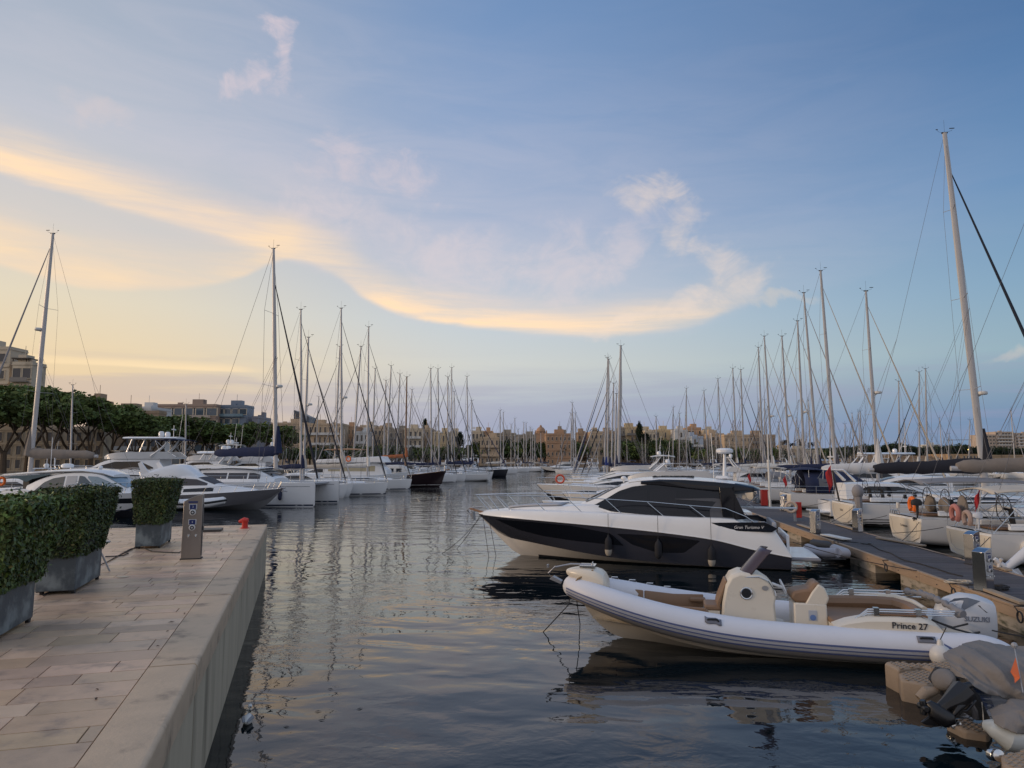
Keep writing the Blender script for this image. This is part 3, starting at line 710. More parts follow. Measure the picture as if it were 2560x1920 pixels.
# ------------------------------------------------------------------ generic motor yacht
def motor_yacht(label, root, rz, L, B=None, hullm=None, fly=True, hard=False, bim=None, arch=True, domes=2, D=80, s=1.0, name='motor_yacht', win=True, screen=True, cover=None, group=None, swoop=.25, hullwin=True, railr=None):
    t = thing(name, label, 'motor yacht', root, rz, group); B = B or L*.29; fb = .8+L*.065; w = W()
    H = Hull(.6, L, [(0, -.5), (L*.7, -.5), (L*.88, 0), (L*.95, fb*.55), (L, fb*.95)], [(0, .08), (L*.5, .15), (L*.8, .45), (L*.95, fb*.6), (L, fb)],
             [(0, fb*.72), (L*.4, fb*.80), (L*.8, fb*.97), (L, fb)], [(0, B*.46), (L*.4, B*.5), (L*.7, B*.43), (L*.88, B*.24), (L*.97, B*.08), (L, .03)], [(0, .94), (L*.6, .86), (L*.85, .5), (L*.95, .1)], n=18)
    H.mesh('chine', 'sheer', nz=4).build('hull', hullm or w, t); H.mesh('keel', 'chine', nz=2).build('hull_bottom', mat('antifoul_navy', (.01, .012, .02), .7), t)
    H.deck(.05, .02, .005).build('deck', w, t)
    if hullwin: H.panel(L*.45, L*.75, [(L*.45, fb*.48), (L*.75, fb*.62)], [(L*.45, fb*.62), (L*.68, fb*.72), (L*.75, fb*.66)], .008, both=True, nu=10, nv=2).build('hull_window', DKGL(), t)
    za = fb*.80; h = 1.35*s
    C = Cabin(L*.16, L*.78, [(0, za-.02), (L*.8, fb*.95)], [(L*.16, za+h), (L*.3, za+h*1.05), (L*.48, za+h*1.02), (L*.58, za+h*.82), (L*.68, za+h*.45), (L*.78, fb+.05)], [(L*.16, B*.40), (L*.5, B*.36), (L*.78, B*.15)], [(L*.16, B*.34), (L*.5, B*.29), (L*.78, B*.10)], .06, .10, n=20)
    C.mesh().build('cabin', w, t)
    if win: C.panel(L*.20, L*.64, [(L*.2, za+h*.42), (L*.64, za+h*.40)], [(L*.2, za+h*.5), (L*.30, za+h*.86), (L*.48, za+h*.84), (L*.57, za+h*.64), (L*.64, za+h*.44)], .014, nu=22).build('side_glass', DKGL(), t)
    if screen: C.top(L*.53, L*.67, -.9, .9, .02).build('windscreen', DKGL(), t)
    zf = za+h*1.08
    if fly:
        f = MB(); rings = []
        for x, k, z1 in [(.05, .9, .10), (.10, 1, .55), (.35, 1, .52), (.46, .95, .48), (.54, .7, .30), (.58, .35, .10)]:
            rings.append([Vector((L*x, y, z)) for y, z in [(B*.36*k, zf-.12), (B*.40*k, zf+z1), (B*.33*k, zf+z1), (B*.33*k, zf+.02), (-B*.33*k, zf+.02), (-B*.33*k, zf+z1), (-B*.40*k, zf+z1), (-B*.36*k, zf-.12)]])
        f.loft(rings); f.build('flybridge', w, t)
        sc = MB(); sc.path([(L*.44, B*.34, zf+.55), (L*.51, B*.26, zf+.62), (L*.53, 0, zf+.64), (L*.51, -B*.26, zf+.62), (L*.44, -B*.34, zf+.55)], .10, 4, sq=.3); sc.build('fly_screen', DKGL(), t)
        st = MB(); st.box((L*.28, 0, zf+.30), (L*.12, B*.5, .45)); st.build('fly_seat', cover or mat('grey_cushion', (.40, .41, .44), .8), t, bevel=.08)
        zt = zf+1.75
    else: zt = zf+.9
    if arch:
        a = MB()
        for sg in (1, -1):
            a.path([(L*.22, sg*B*.36, zf+.1), (L*.15, sg*B*.33, zf+.9), (L*.10, sg*B*.28, zt)], [.34*s, .24*s, .16*s], 6, sq=.35)
        a.box((L*.10, 0, zt), (.5, B*.60, .10)); a.build('radar_arch', w, t, bevel=.03)
        ax = L*.10
    if hard:
        c = MB(); rings = []
        for x, k in [(.06, .8), (.10, .97), (.25, 1), (.38, .96), (.44, .75)]:
            rings.append([Vector((L*x, y, z)) for y, z in [(0, zt), (B*.36*k, zt), (B*.38*k, zt+.05), (B*.30*k, zt+.16), (0, zt+.22), (-B*.30*k, zt+.16), (-B*.38*k, zt+.05), (-B*.36*k, zt)]])
        c.loft(rings); c.build('hardtop', w, t)
        for sg in (1, -1): MB().path([(L*.40, sg*B*.33, zf+.4), (L*.36, sg*B*.33, zt+.05)], .07, 6).build('hardtop_post', w, t)
    if bim: canopy(t, L*-.02, L*.20, zt-.1, B*.38, bim, zb=zf+.4, arch=.12)
    for k in range(domes): dome(t, (L*.12+(.9 if hard else 0), (k-.5)*B*.36 if domes > 1 else 0, zt+(.2 if hard else .06)), .26*s, .45*s, name='satellite_dome')
    if arch:
        an = MB(); an.path([(L*.11, .1, zt), (L*.11, .1, zt+1.3)], .03, 6); an.path([(L*.11, -B*.3, zt), (L*.09, -B*.3, zt+2.4)], max(.012, D*.0002), 5); an.box((L*.11, .1, zt+.9), (.14, .9, .10)); an.build('aerial_mast', w, t)
    rr = railr or max(.014, D*.0002); pts = []
    for x in [L-.05, L*.96, L*.88, L*.78, L*.66, L*.55, L*.45]: pts.append((x, max(H.side(x, ps(H.sheer, x))-.06, .04), ps(H.sheer, x)+.62))
    rails(t, pts, [(p, (p[0]-.25, p[1], p[2]-.62)) for p in pts[:-1]], rr)
    sp_ = MB(); sp_.box((.2, 0, .35), (1.0, B*.85, .12)); sp_.build('swim_platform', w, t, bevel=.03)
    return t, H
# ------------------------------------------------------------------ dark hulled sports cruiser
HP = Vector((11.4, 27.34, 0)); HR = R(165)
def hero():
    t = thing('motor_yacht', 'sleek sports cruiser with charcoal hull, white deck and sweeping black glass cabin beside the pontoon', 'yacht', HP, HR)
    grey = mat('charcoal_gelcoat', (.030, .032, .045), .18, coat=.5, var=.06, vs=1)
    blk = mat('gloss_black', (.005, .006, .010), .06, spec=.4)
    dgrey = mat('smoke_panel', (.06, .062, .072), .25)
    wt = W()
    H = Hull(1.0, 13.28, [(0, -.45), (6, -.5), (9.5, -.42), (11, -.12), (11.67, .12), (12.42, .77), (12.96, 1.33), (13.28, 1.64)],
             [(0, .05), (3.5, .08), (5.07, .13), (7.3, .24), (9.04, .43), (10.78, .62), (12.23, .84), (13.3, 1.66)],
             [(0.9, .50), (1.3, .56), (2.33, .76), (3.51, 1.04), (4.73, 1.2), (6.62, 1.37), (8.6, 1.5), (10.54, 1.59), (11.96, 1.63), (13.28, 1.67)],
             [(0, 1.80), (3, 1.93), (6, 1.93), (9, 1.74), (11.0, 1.25), (12.3, .68), (13.0, .24), (13.28, .03)], [(0, .93), (6, .92), (9, .82), (11, .52), (12.2, .12), (12.6, .02)])
    h = H.mesh('chine', 'sheer'); h.build('hull', grey, t)
    H.mesh('keel', 'chine').build('hull_bottom', mat('bottom_white', (.62, .60, .58), .35, var=.1), t)
    bl = H.panel(1.0, 10.6, [(1, -.06), (12, -.06)], [(1, .035), (6, .05), (12, .1)], .008, both=True); bl.build('waterline_stripe', mat('antifoul_navy', (.01, .012, .02), .7), t)
    H.panel(6.95, 12.35, [(6.95, .72), (8.61, .81), (10.17, .93), (11.29, 1.12), (12.2, 1.44), (12.35, 1.5)], [(6.95, .74), (7.42, 1.17), (8.94, 1.41), (10.6, 1.49), (12.35, 1.51)], .006, both=True, nu=40).build('hull_window', blk, t)
    H.panel(4.15, 7.17, [(4.15, .98), (4.71, .54), (5.68, .51), (6.63, .78), (7.17, 1.15)], [(4.15, 1.0), (5.35, 1.14), (7.17, 1.17)], .006, both=True, nu=30).build('hull_window', blk, t)
    # sheer stripe
    zs = lambda x: ps(H.sheer, x)
    for sg in (1, -1):
        st = MB(); st.path([(x, sg*(H.side(x, zs(x))+.012), zs(x)-.01) for x in [1.0+i*.3 for i in range(41)]], .016, 6)
        st.build('rubbing_strake', wt, t)
    # white topside moulding: from sheer up to deck edge
    DE = [(0.95, .52), (1.2, .85), (1.36, 1.18), (1.53, 1.42), (2.6, 1.60), (2.9, 1.78), (4.7, 1.82), (6.62, 1.88), (7.9, 1.92), (10.2, 1.93), (11.56, 1.90), (12.67, 1.83), (13.27, 1.72)]
    T = Hull(1.0, 13.27, H.sheer, H.sheer, DE, [(x, max(b-.10, .02)) for x, b in [(0, 1.84), (3, 1.93), (6, 1.9), (9, 1.70), (11.0, 1.18), (12.3, .62), (13.0, .2), (13.27, .03)]], [(0, 1)], n=34)
    tm_ = MB(); rings = []
    for x in T.xs():
        z0, z1 = zs(x), max(ps(DE, x), zs(x)+.03); b0 = H.side(x, z0)+.004; b1 = max(ps(T.B, x), .01)
        half = [(b0, z0), (lerp(b0, b1, .25)+.01, lerp(z0, z1, .45)), (lerp(b0, b1, .6), lerp(z0, z1, .85)), (b1, z1), (b1-.06 if b1 > .1 else b1*.5, z1+.012)]
        rings.append([Vector((x, y, z)) for y, z in half]+[Vector((x, -y, z)) for y, z in reversed(half)])
    tm_.loft(rings, cap=False, closed=False); r0 = rings[0]; tm_.add(r0, [tuple(range(len(r0)))])
    tm_.build('topside', wt, t, ang=50)
    # foredeck with raised sunpad
    T.deck(camber=.03, inset=.05, z=.008, x0=2.95, x1=13.2).build('deck', wt, t)
    C0 = Cabin(7.5, 12.4, [(7, 1.86), (12.4, 1.80)], [(7, 2.20), (8.6, 2.18), (9.6, 2.10), (11, 2.03), (12.4, 1.86)], [(7, 1.35), (9, 1.25), (11, .85), (12.4, .3)], [(7, 1.2), (9, 1.08), (11, .66), (12.4, .15)], .03, .08)
    C0.mesh().build('coachroof', wt, t)
    pad = C0.top(9.5, 11.9, -.86, .86, .045); pad.build('sunpad', mat('grey_cushion', (.40, .41, .44), .8), t, solid=.05)
    # cabin
    C = Cabin(2.9, 8.75, [(2.9, 1.74), (5.3, 1.80), (7.4, 1.90), (8.2, 2.08), (8.75, 2.16)], [(2.9, 3.06), (4.0, 3.14), (5.0, 3.17), (6.0, 3.15), (6.66, 3.08), (7.0, 2.98), (7.47, 2.78), (8.0, 2.50), (8.75, 2.18)],
              [(2.9, 1.55), (5, 1.56), (7, 1.45), (8, 1.2), (8.75, .85)], [(2.9, 1.22), (5, 1.24), (6.6, 1.16), (7.6, 1.02), (8.75, .8)], .07, .10)
    C.mesh().build('cabin', wt, t)
    gl = C.panel(2.86, 8.2, [(2.9, 1.76), (5.35, 1.83), (7.44, 1.96), (8.14, 2.15), (8.2, 2.17)], [(2.9, 1.85), (2.95, 3.0), (4.38, 3.075), (5.66, 3.05), (6.64, 2.92), (7.17, 2.74), (7.65, 2.45), (8.14, 2.19), (8.2, 2.18)], .010, nu=44, nv=6)
    gl.build('side_glass', blk, t)
    # a shade lighter tinted panes within the glass
    for x0, x1, lo, hi in [(6.05, 7.35, [(6, 2.02), (7.35, 2.12)], [(6, 2.82), (6.5, 2.76), (7.0, 2.6), (7.35, 2.40)]), (4.95, 5.95, [(4.9, 2.0), (6, 2.02)], [(4.9, 2.78), (5.4, 2.84), (6, 2.83)])]:
        C.panel(x0, x1, lo, hi, .016, nu=12).build('window_pane', mat('smoked_pane', (.012, .013, .018), .08, spec=.35), t)
    C.panel(2.9, 5.02, [(2.9, 2.30), (3.52, 2.40), (5.02, 2.47)], [(2.9, 2.36), (3.5, 2.53), (5.02, 2.485)], .03, nu=12).build('side_wing', dgrey, t)
    for sg in (1, -1):
        MB().prism([(3.4, 2.95), (2.95, 2.95), (2.45, 1.80), (2.9, 1.74), (3.3, 1.8)], sg*1.40, sg*1.55).build('rear_pillar', blk, t, bevel=.02)
    C.panel(2.9, 3.75, [(2.9, 1.78), (3.75, 1.80)], [(2.9, 1.9), (3.2, 2.38), (3.5, 2.42), (3.75, 2.1)], .022, nu=12).build('side_pillar', dgrey, t)
    q_ = MB(); q_.box((2.87, 0, 2.36), (.03, 3.10, 1.22)); q_.build('rear_glass', blk, t)
    C.top(7.15, 8.55, -.93, .93, .014).build('windscreen', BLGL(), t)
    wp = MB()
    for y in (-.35, .45): wp.path([(8.6, y, 2.32), (8.0, y+.25, 2.62), (7.7, y+.4, 2.76)], .014, 5)
    wp.build('wiper', BLACK(), t)
    # hardtop overhang
    ht = MB(); rings = []
    for x, zt_, zb_, w in [(1.9, 2.84, 2.81, .8), (2.15, 2.93, 2.76, 1.22), (2.8, 3.04, 2.68, 1.33), (3.6, 3.125, 2.66, 1.35), (4.6, 3.19, 2.76, 1.34), (5.6, 3.20, 2.90, 1.29), (6.3, 3.12, 2.98, 1.22)]:
        half = [(0, zb_), (w*.9, zb_), (w, lerp(zb_, zt_, .35)), (w, lerp(zb_, zt_, .8)), (w-.06, zt_), (w*.5, zt_+.06), (0, zt_+.075)]
        rings.append([Vector((x, y, z)) for y, z in half]+[Vector((x, -y, z)) for y, z in reversed(half[1:-1])])
    ht.loft(rings); ht.build('hardtop', blk, t)
    rf = MB(); rings = []
    for x, zt_, w in [(2.3, 2.945, 1.0), (2.9, 3.05, 1.12), (3.6, 3.135, 1.16), (4.6, 3.2, 1.17), (5.6, 3.205, 1.14), (6.4, 3.15, 1.08), (6.8, 3.09, 1.0)]:
        half = [(0, zt_-.04), (w, zt_-.03), (w+.03, zt_-.01), (w, zt_+.022), (w*.5, zt_+.085), (0, zt_+.10)]
        rings.append([Vector((x, y, z)) for y, z in half]+[Vector((x, -y, z)) for y, z in reversed(half[1:-1])])
    rf.loft(rings); rf.build('roof_skin', wt, t)
    sf = MB(); sf.box((5.1, 0, 3.30), (1.6, 1.3, .03)); sf.build('sunroof', blk, t, bevel=.01)
    # roof mast with radar, pole light
    rm = MB(); rm.box((3.25, 0, 3.28), (.5, .5, .1), taper=.8); rm.path([(3.15, 0, 3.3), (3.12, 0, 4.20)], [.075, .06], 10); rm.build('radar_post', wt, t, bevel=.01)
    dome(t, (3.12, 0, 4.2), .33, .22)
    an = MB(); an.path([(3.55, .45, 3.24), (3.62, .45, 5.0)], .012, 5); an.build('whip_aerial', wt, t)
    hl = MB(); hl.ball((7.05, .35, 3.22), (.12, .1, .09), 12); hl.path([(7.05, .35, 3.05), (7.05, .35, 3.2)], .03, 8); hl.build('searchlight', wt, t)
    # aft wing with script
    bw = MB(); bw.prism([(3.73, 1.66), (1.85, 1.72), (1.42, 1.50), (1.62, 1.37), (3.14, 1.38)], 1.55, 1.90); bw.build('side_wing', blk, t, bevel=.015)
    bw = MB(); bw.prism([(3.73, 1.66), (1.85, 1.72), (1.42, 1.50), (1.62, 1.37), (3.14, 1.38)], -1.90, -1.55); bw.build('side_wing', blk, t, bevel=.015)
    text_mesh('model_script', 'Gran Turismo V', .155, mat('script_white', (.7, .7, .7), .4), t, basis((2.42, 1.905, 1.52), (-1, 0, .02), (0, 0, 1), (0, 1, 0)), .003, 0.0, .25)
    # cockpit: bulwark, seats, aft sloping wings
    ck = MB(); ck.box((2.2, 0, 1.0), (2.2, 3.0, .1)); ck.build('cockpit_floor', TEAK(), t)
    se = MB(); se.box((1.75, 0, 1.28), (.5, 2.6, .36)); se.box((1.48, 0, 1.5), (.14, 2.6, .34)); se.build('cockpit_seat', mat('grey_cushion', (.40, .41, .44), .8), t, bevel=.04)
    bk = MB()
    for sg in (1, -1):
        bk.prism([(.95, .50), (1.35, 1.14), (1.6, 1.45), (2.95, 1.62), (2.95, .9), (1.2, .5)], sg*1.50, sg*1.80)
    bk.build('quarter_wing', wt, t, bevel=.03)
    pf = MB(); pf.box((.55, 0, .40), (1.12, 3.35, .12)); pf.build('swim_platform', mat('platform_grey', (.20, .2, .22), .5), t, bevel=.04)
    pt = MB(); pt.box((.57, 0, .475), (1.05, 3.2, .025)); pt.build('platform_deck', wt, t, bevel=.01)
    tr = MB(); tr.box((1.06, 0, .85), (.1, 3.1, .8)); tr.build('transom', wt, t, bevel=.03)
    # rails: forward raked stanchions
    pts = [(13.42, .10, 2.47), (12.9, .42, 2.49), (12.23, .78, 2.50), (11, 1.25, 2.51), (9.5, 1.6, 2.51), (7.93, 1.74, 2.47), (5.83, 1.82, 2.37), (4.39, 1.82, 2.26), (3.2, 1.82, 2.18), (2.5, 1.8, 1.9), (2.17, 1.78, 1.66)]
    feet = [((13.35, .14, 2.47), (12.76, .26, 1.86)), ((12.75, .5, 2.49), (12.2, .56, 1.86))]
    for fx, fz in [(11.64, 1.90), (10.07, 1.93), (8.55, 1.93), (7.0, 1.90), (5.43, 1.84), (3.88, 1.80)]:
        x2 = fx+.62; feet.append(((x2, interp3(pts, x2)[1], interp3(pts, x2)[2]), (fx, ps(T.B, fx)-.05, fz)))
    rails(t, pts, feet, .019)
    # bow roller and anchor
    br = MB(); br.prism([(12.9, 1.74), (13.62, 1.92), (13.66, 1.85), (12.9, 1.66)], -.10, .10); br.build('bow_roller', mat('varnished_wood', (.30, .17, .10), .4), t, bevel=.01)
    ac = MB(); ac.path([(13.1, 0, 1.95), (13.7, 0, 1.90), (13.78, 0, 1.80), (13.55, 0, 1.5)], .03, 6); ac.prism([(13.62, 1.62), (13.45, 1.40), (13.5, 1.75)], -.16, .16); ac.build('anchor', mat('galvanised', (.35, .35, .37), .4, .7), t)
    # passerelle struts and pole
    gp = MB(); gp.box((1.5, -.9, 2.06), (2.1, .5, .05)); gp.path([(2.8, -.6, 2.6), (2.0, -.6, 2.05)], .02, 6); gp.path([(1.9, -1.1, 2.5), (2.4, -1.1, 2.05)], .02, 6); gp.build('davit_gangway', mat('platform_light', (.5, .52, .54), .4), t)
    return t, H
def interp3(pts, x):
    for a, b in zip(pts, pts[1:]):
        if b[0] <= x <= a[0]:
            k = (x-a[0])/(b[0]-a[0]); return tuple(lerp(a[i], b[i], k) for i in range(3))
    return pts[-1] if x < pts[-1][0] else pts[0]
HT, HH = hero()
HM = Matrix.Translation(HP) @ Matrix.Rotation(HR, 4, 'Z')
whitetip = mat('fender_tip', (.34, .31, .27), .6)
for fx, fz, w_, tp in [(7.5, .38, 'black sock fender with a pale tip hanging under the cruiser windows', whitetip), (5.64, .30, 'middle black fender hanging against the hull window of the charcoal cruiser', None), (3.74, .14, 'aft black fender hanging near the stern of the charcoal cruiser', whitetip)]:
    p = HM @ Vector((fx, HH.side(fx, fz+.5)+.15, fz)); fender(None, w_, p, .68, .135, 1.92-fz, tip=tp, grp='black fenders on the charcoal cruiser')
def line(label, pts, r=.012, m=None, name='mooring_line', sag=0.0, cat='rope', n=8, group=None):
    if sag and len(pts) == 2:
        a, b = Vector(pts[0]), Vector(pts[1]); pts = [a.lerp(b, i/n)-Vector((0, 0, sag*4*(i/n)*(1-i/n))) for i in range(n+1)]
    o = MB().path(pts, r, 5).build(name, m or ROPE()); tag(o, label, cat, group); return o
bowp = HM @ Vector((13.1, 0, 1.6))
line('dark mooring line falling straight down from the cruiser bow', [HM @ Vector((13.05, .12, 1.6)), onz(1222, 1393)], .011)
line('dark mooring line just aft of the cruiser stem going into the water', [HM @ Vector((12.7, .45, 1.6)), onz(1240, 1390)], .011)
line('slack mooring line running left from the cruiser bow into the water', [HM @ Vector((13.1, 0, 1.65)), onz(1105, 1384)], .010, sag=.15)
line('thin mooring line slanting away left from the cruiser anchor', [HM @ Vector((13.2, -.05, 1.65)), onz(1142, 1372)], .010, sag=.1)
# ------------------------------------------------------------------ white inflatable with tan seats
RP = Vector((9.25, 14.86, 0)); RR = R(167.4); RM = Matrix.Translation(RP) @ Matrix.Rotation(RR, 4, 'Z')
def rib():
    t = thing('inflatable_boat', 'white rigid inflatable with tan cushions, blue side stripes and centre console', 'inflatable boat', RP, RR)
    tube = mat('hypalon_white', (.66, .67, .72), .5, var=.05, vs=2, bump=.08, bs=6)
    cr = mat('cream_moulding', (.68, .62, .52), .3, var=.05, vs=2)
    # tubes
    TP = [(-.35, 1.15, .42, .06), (-.15, 1.16, .41, .19), (.2, 1.17, .40, .29), (.9, 1.18, .39, .31), (2.2, 1.19, .395, .315), (3.6, 1.19, .43, .315), (4.6, 1.17, .49, .315), (5.5, 1.08, .59, .31), (6.2, .95, .70, .30), (6.8, .78, .82, .29), (7.3, .58, .93, .275), (7.7, .36, 1.02, .26), (7.98, .12, 1.08, .245), (8.05, -.02, 1.09, .24)]
    def sp4(k):
        pts = []
        for i in range(len(TP)-1):
            for j in range(k):
                u = j/k; p0 = TP[max(i-1, 0)]; p1 = TP[i]; p2 = TP[i+1]; p3 = TP[min(i+2, len(TP)-1)]
                pts.append(tuple(.5*((2*p1[c])+(-p0[c]+p2[c])*u+(2*p0[c]-5*p1[c]+4*p2[c]-p3[c])*u*u+(-p0[c]+3*p1[c]-3*p2[c]+p3[c])*u**3) for c in range(4)))
        pts.append(TP[-1]); return pts
    pp = sp4(4)
    def tube_side(sg):
        m = MB(); m.path([(x, y*sg, z) for x, y, z, r in pp], [r for *_, r in pp], 24, up=(0, 0, 1)); return m
    tube_side(1).build('tube', tube, t, ang=60); tube_side(-1).build('tube', tube, t, ang=60)
    # stripes: strips hugging the outside of the tube
    def strip(sg, a0, a1, off, x0=.2, x1=8.0, nv=3):
        q = [p for p in pp if x0 <= p[0] <= x1]; m = MB()
        P3 = [Vector((p[0], p[1]*sg, p[2])) for p in q]
        rings = []
        for i, p in enumerate(q):
            d = (P3[min(i+1, len(q)-1)]-P3[max(i-1, 0)]).normalized(); side = Vector((-d.y, d.x, 0)).normalized()*1.0
            if side.y*sg < 0 : side = -side
            up = side.cross(d); up = up if up.z > 0 else -up
            rings.append([P3[i]+(side*math.cos(a)+up*math.sin(a))*(p[3]+off) for a in [lerp(a0, a1, j/nv) for j in range(nv+1)]])
        n = nv+1; vs = [v for r in rings for v in r]; fs = []
        for i in range(len(rings)-1):
            for j in range(nv): fs.append((i*n+j, (i+1)*n+j, (i+1)*n+j+1, i*n+j+1))
        m.add(vs, fs); return m
    blue = mat('rubstrake_blue', (.09, .12, .26), .5); lg = mat('rubstrake_grey', (.42, .43, .47), .5)
    for sg in (1, -1):
        strip(sg, R(-20), R(-2), .014).build('rubbing_strake', lg, t)
        strip(sg, R(0), R(6), .020).build('stripe', blue, t); strip(sg, R(-28), R(-22), .020).build('stripe', blue, t)
        strip(sg, R(-13), R(-9), .022).build('stripe', blue, t)
        strip(sg, R(-75), R(-30), .004, x1=8.0, nv=5).build('tube_underside', mat('hypalon_grey', (.27, .255, .25), .6), t)
    # hull
    H = Hull(.0, 7.95, [(0, -.32), (5, -.34), (6.4, -.12), (7.0, .02), (7.32, .16), (7.68, .51), (7.89, .84), (7.96, .98)], [(0, .0), (4, .02), (5.5, .12), (6.5, .30), (7.3, .60), (7.9, .9)],
             [(0, .36), (3, .38), (5, .48), (6.2, .66), (7.3, .90), (7.95, 1.05)], [(0, 1.08), (4, 1.08), (5.5, .98), (6.5, .74), (7.3, .42), (7.8, .12), (7.95, .03)], [(0, .93), (5, .85), (6.5, .6), (7.3, .3), (7.9, .1)])
    H.mesh('keel', 'chine').build('hull', mat('hull_cream', (.50, .46, .40), .4, var=.06), t); H.mesh('chine', 'sheer').build('hull_side', mat('hull_cream', (.50, .46, .40), .4), t)
    fl = MB(); fl.grid(lambda u, v: (lerp(.3, 7.6, u), (2*v-1)*max(ps([(0, .95), (4, .95), (5.5, .85), (6.5, .62), (7.6, .2)], lerp(.3, 7.6, u)), .05), .34+.22*max(0, u-.55)), 14, 4); fl.build('floor', cr, t)
    # bow step moulding
    b = MB(); rings = []
    for x, w, z0, z1 in [(7.22, .40, 1.05, 1.16), (7.30, .46, 1.0, 1.42), (7.5, .44, 1.05, 1.51), (7.8, .36, 1.15, 1.53), (8.05, .24, 1.27, 1.50), (8.22, .10, 1.36, 1.45)]:
        rings.append([Vector((x, y, z)) for y, z in [(w, z0), (w*1.02, lerp(z0, z1, .7)), (w*.9, z1), (0, z1+.02), (-w*.9, z1), (-w*1.02, lerp(z0, z1, .7)), (-w, z0)]])
    b.loft(rings); b.build('bow_step', cr, t, sub=1)
    lk = MB(); lk.box((7.7, 0, 1.56), (.35, .4, .04)); lk.path([(7.6, -.12, 1.56), (7.6, -.12, 1.62), (7.6, .12, 1.62), (7.6, .12, 1.56)], .014, 6); lk.build('cleat', STEEL(), t, bevel=.01)
    an = MB(); an.path([(7.6, 0, 1.58), (8.1, 0, 1.58), (8.45, 0, 1.50)], .022, 6); an.path([(8.45, 0, 1.52), (8.62, 0, 1.36), (8.50, 0, 1.20)], .02, 6); an.prism([(8.58, 1.24), (8.32, 1.14), (8.30, 1.20), (8.5, 1.3)], -.1, .1); an.box((8.63, 0, 1.52), (.04, .12, .07))
    an.build('anchor', mat('galvanised', (.35, .35, .37), .4, .7), t)
    # forward U seat cushions and inner liners
    tan = TAN()
    for sg in (1, -1):
        for x0, x1 in ((6.5, 7.05), (5.15, 6.47)):
            c = MB(); c.grid(lambda u, v: (lerp(x0, x1, u), sg*(lerp(.74, .50, (lerp(x0, x1, u)-5.15)/1.9)-.02+.06*v), .60+.10*max(0, (lerp(x0, x1, u)-5.8))+.28*v), 8, 2)
            c.build('backrest', tan, t, solid=.06, bevel=.02)
        q = MB(); q.box((5.9, sg*.55, .56), (1.4, .36, .12)); q.build('seat', tan, t, bevel=.03)
        l = MB(); l.box((5.6, sg*.60, .45), (1.2, .3, .2)); l.build('seat_locker', cr, t, bevel=.02)
        ar = MB(); ar.box((5.28, sg*.68, .78), (.35, .2, .09)); ar.build('armrest', tan, t, bevel=.03)
    bb = MB(); bb.box((6.85, 0, .66), (.5, .7, .12)); bb.build('seat', tan, t, bevel=.03)
    # console
    pr = [(4.84, .40), (4.80, .92), (4.72, 1.30), (4.60, 1.50), (4.42, 1.58), (4.0, 1.53), (3.80, 1.40), (3.70, 1.12), (3.74, .95), (3.72, .6), (3.70, .40)]
    c = MB(); rings = []
    for y, k in [(-.42, .93), (-.36, 1.0), (.36, 1.0), (.42, .93)]:
        rings.append([Vector((4.27+(x-4.27)*k, y, .4+(z-.4)*(k+.02 if k < 1 else 1))) for x, z in pr])
    c.loft(rings); cs = c.build('console', cr, t, bevel=.012)
    sh = MB(); sh.prism([(5.25, .34), (5.2, .44), (4.8, .50), (3.75, .50), (3.45, .44), (3.4, .34)], -.62, .62); sh.build('console_plinth', cr, t, bevel=.03)
    fr = MB(); fr.prism([(4.86, .80), (4.80, 1.0), (4.68, 1.38), (4.72, 1.38), (4.90, .95), (4.92, .80)], -.33, .33); fr.build('console_cushion', tan, t, bevel=.02)
    fs = MB(); fs.box((5.0, 0, .80), (.34, .66, .12)); fs.build('seat', tan, t, bevel=.04); fb = MB(); fb.box((5.0, 0, .60), (.30, .62, .3)); fb.build('seat_locker', cr, t, bevel=.02)
    po = MB(); po.torus((4.31, .425, 1.15), .115, .022, rot('X', R(90)), 24, 8); po.build('porthole', STEEL(), t)
    pg = MB(); pg.lathe([(.0, 0), (.1, 0), (.1, .01), (.0, .01)], 24, (4.31, .425, 1.15), rot('X', R(-90))); pg.build('porthole_glass', DKGL(), t)
    bd = MB(); bd.lathe([(.001, 0), (.05, 0), (.05, .008), (.001, .008)], 20, (3.93, .425, 1.27), rot('X', R(-90)) @ Matrix.Diagonal((1.3, 1, 1))); bd.build('badge', mat('badge_grey', (.35, .35, .36), .3, .6), t)
    hr = MB(); hr.path([(4.42, .40, 1.47), (4.05, .43, 1.50), (3.86, .43, 1.42), (3.74, .43, 1.22), (3.72, .43, 1.12)], .014, 6); hr.build('grab_rail', STEEL(), t)
    ws = MB()
    def wsf(u, v):
        a = lerp(-1.35, 1.35, u); x = 4.30-.20*(1-math.cos(a))*1.3+.18; y = .40*math.sin(a); return (x-.50*v-.03, y*(1-.12*v), 1.50+.58*v-.05*(1-math.cos(a)))
    ws.grid(wsf, 16, 6); ws.build('windscreen', mat('smoked_screen', (.05, .03, .04), .06, spec=.7, alpha=.93), t, solid=.008)
    wh = MB(); M_ = rot('Y', R(-68)); wh.torus((3.50, -.05, 1.22), .17, .018, M_, 22, 8)
    for a in (0, 2.1, 4.2):
        d = M_ @ Vector((math.cos(a)*.17, math.sin(a)*.17, 0)); wh.path([(3.52, -.05, 1.22), Vector((3.50, -.05, 1.22))+d], .014, 5)
    wh.path([(3.74, -.05, 1.30), (3.51, -.05, 1.22)], .03, 8); wh.build('steering_wheel', W(), t)
    # helm seat
    lp = MB(); lp.prism([(3.36, .40), (3.36, .98), (3.16, .98), (2.72, .98), (2.70, .40)], -.36, .36); lp.build('helm_seat_base', cr, t, bevel=.03)
    lb = MB(); lb.prism([(3.14, .95), (2.72, .95), (2.66, 1.10), (2.74, 1.30), (2.86, 1.38), (3.0, 1.20)], -.35, .35); lb.build('helm_seat_shell', cr, t, bevel=.03)
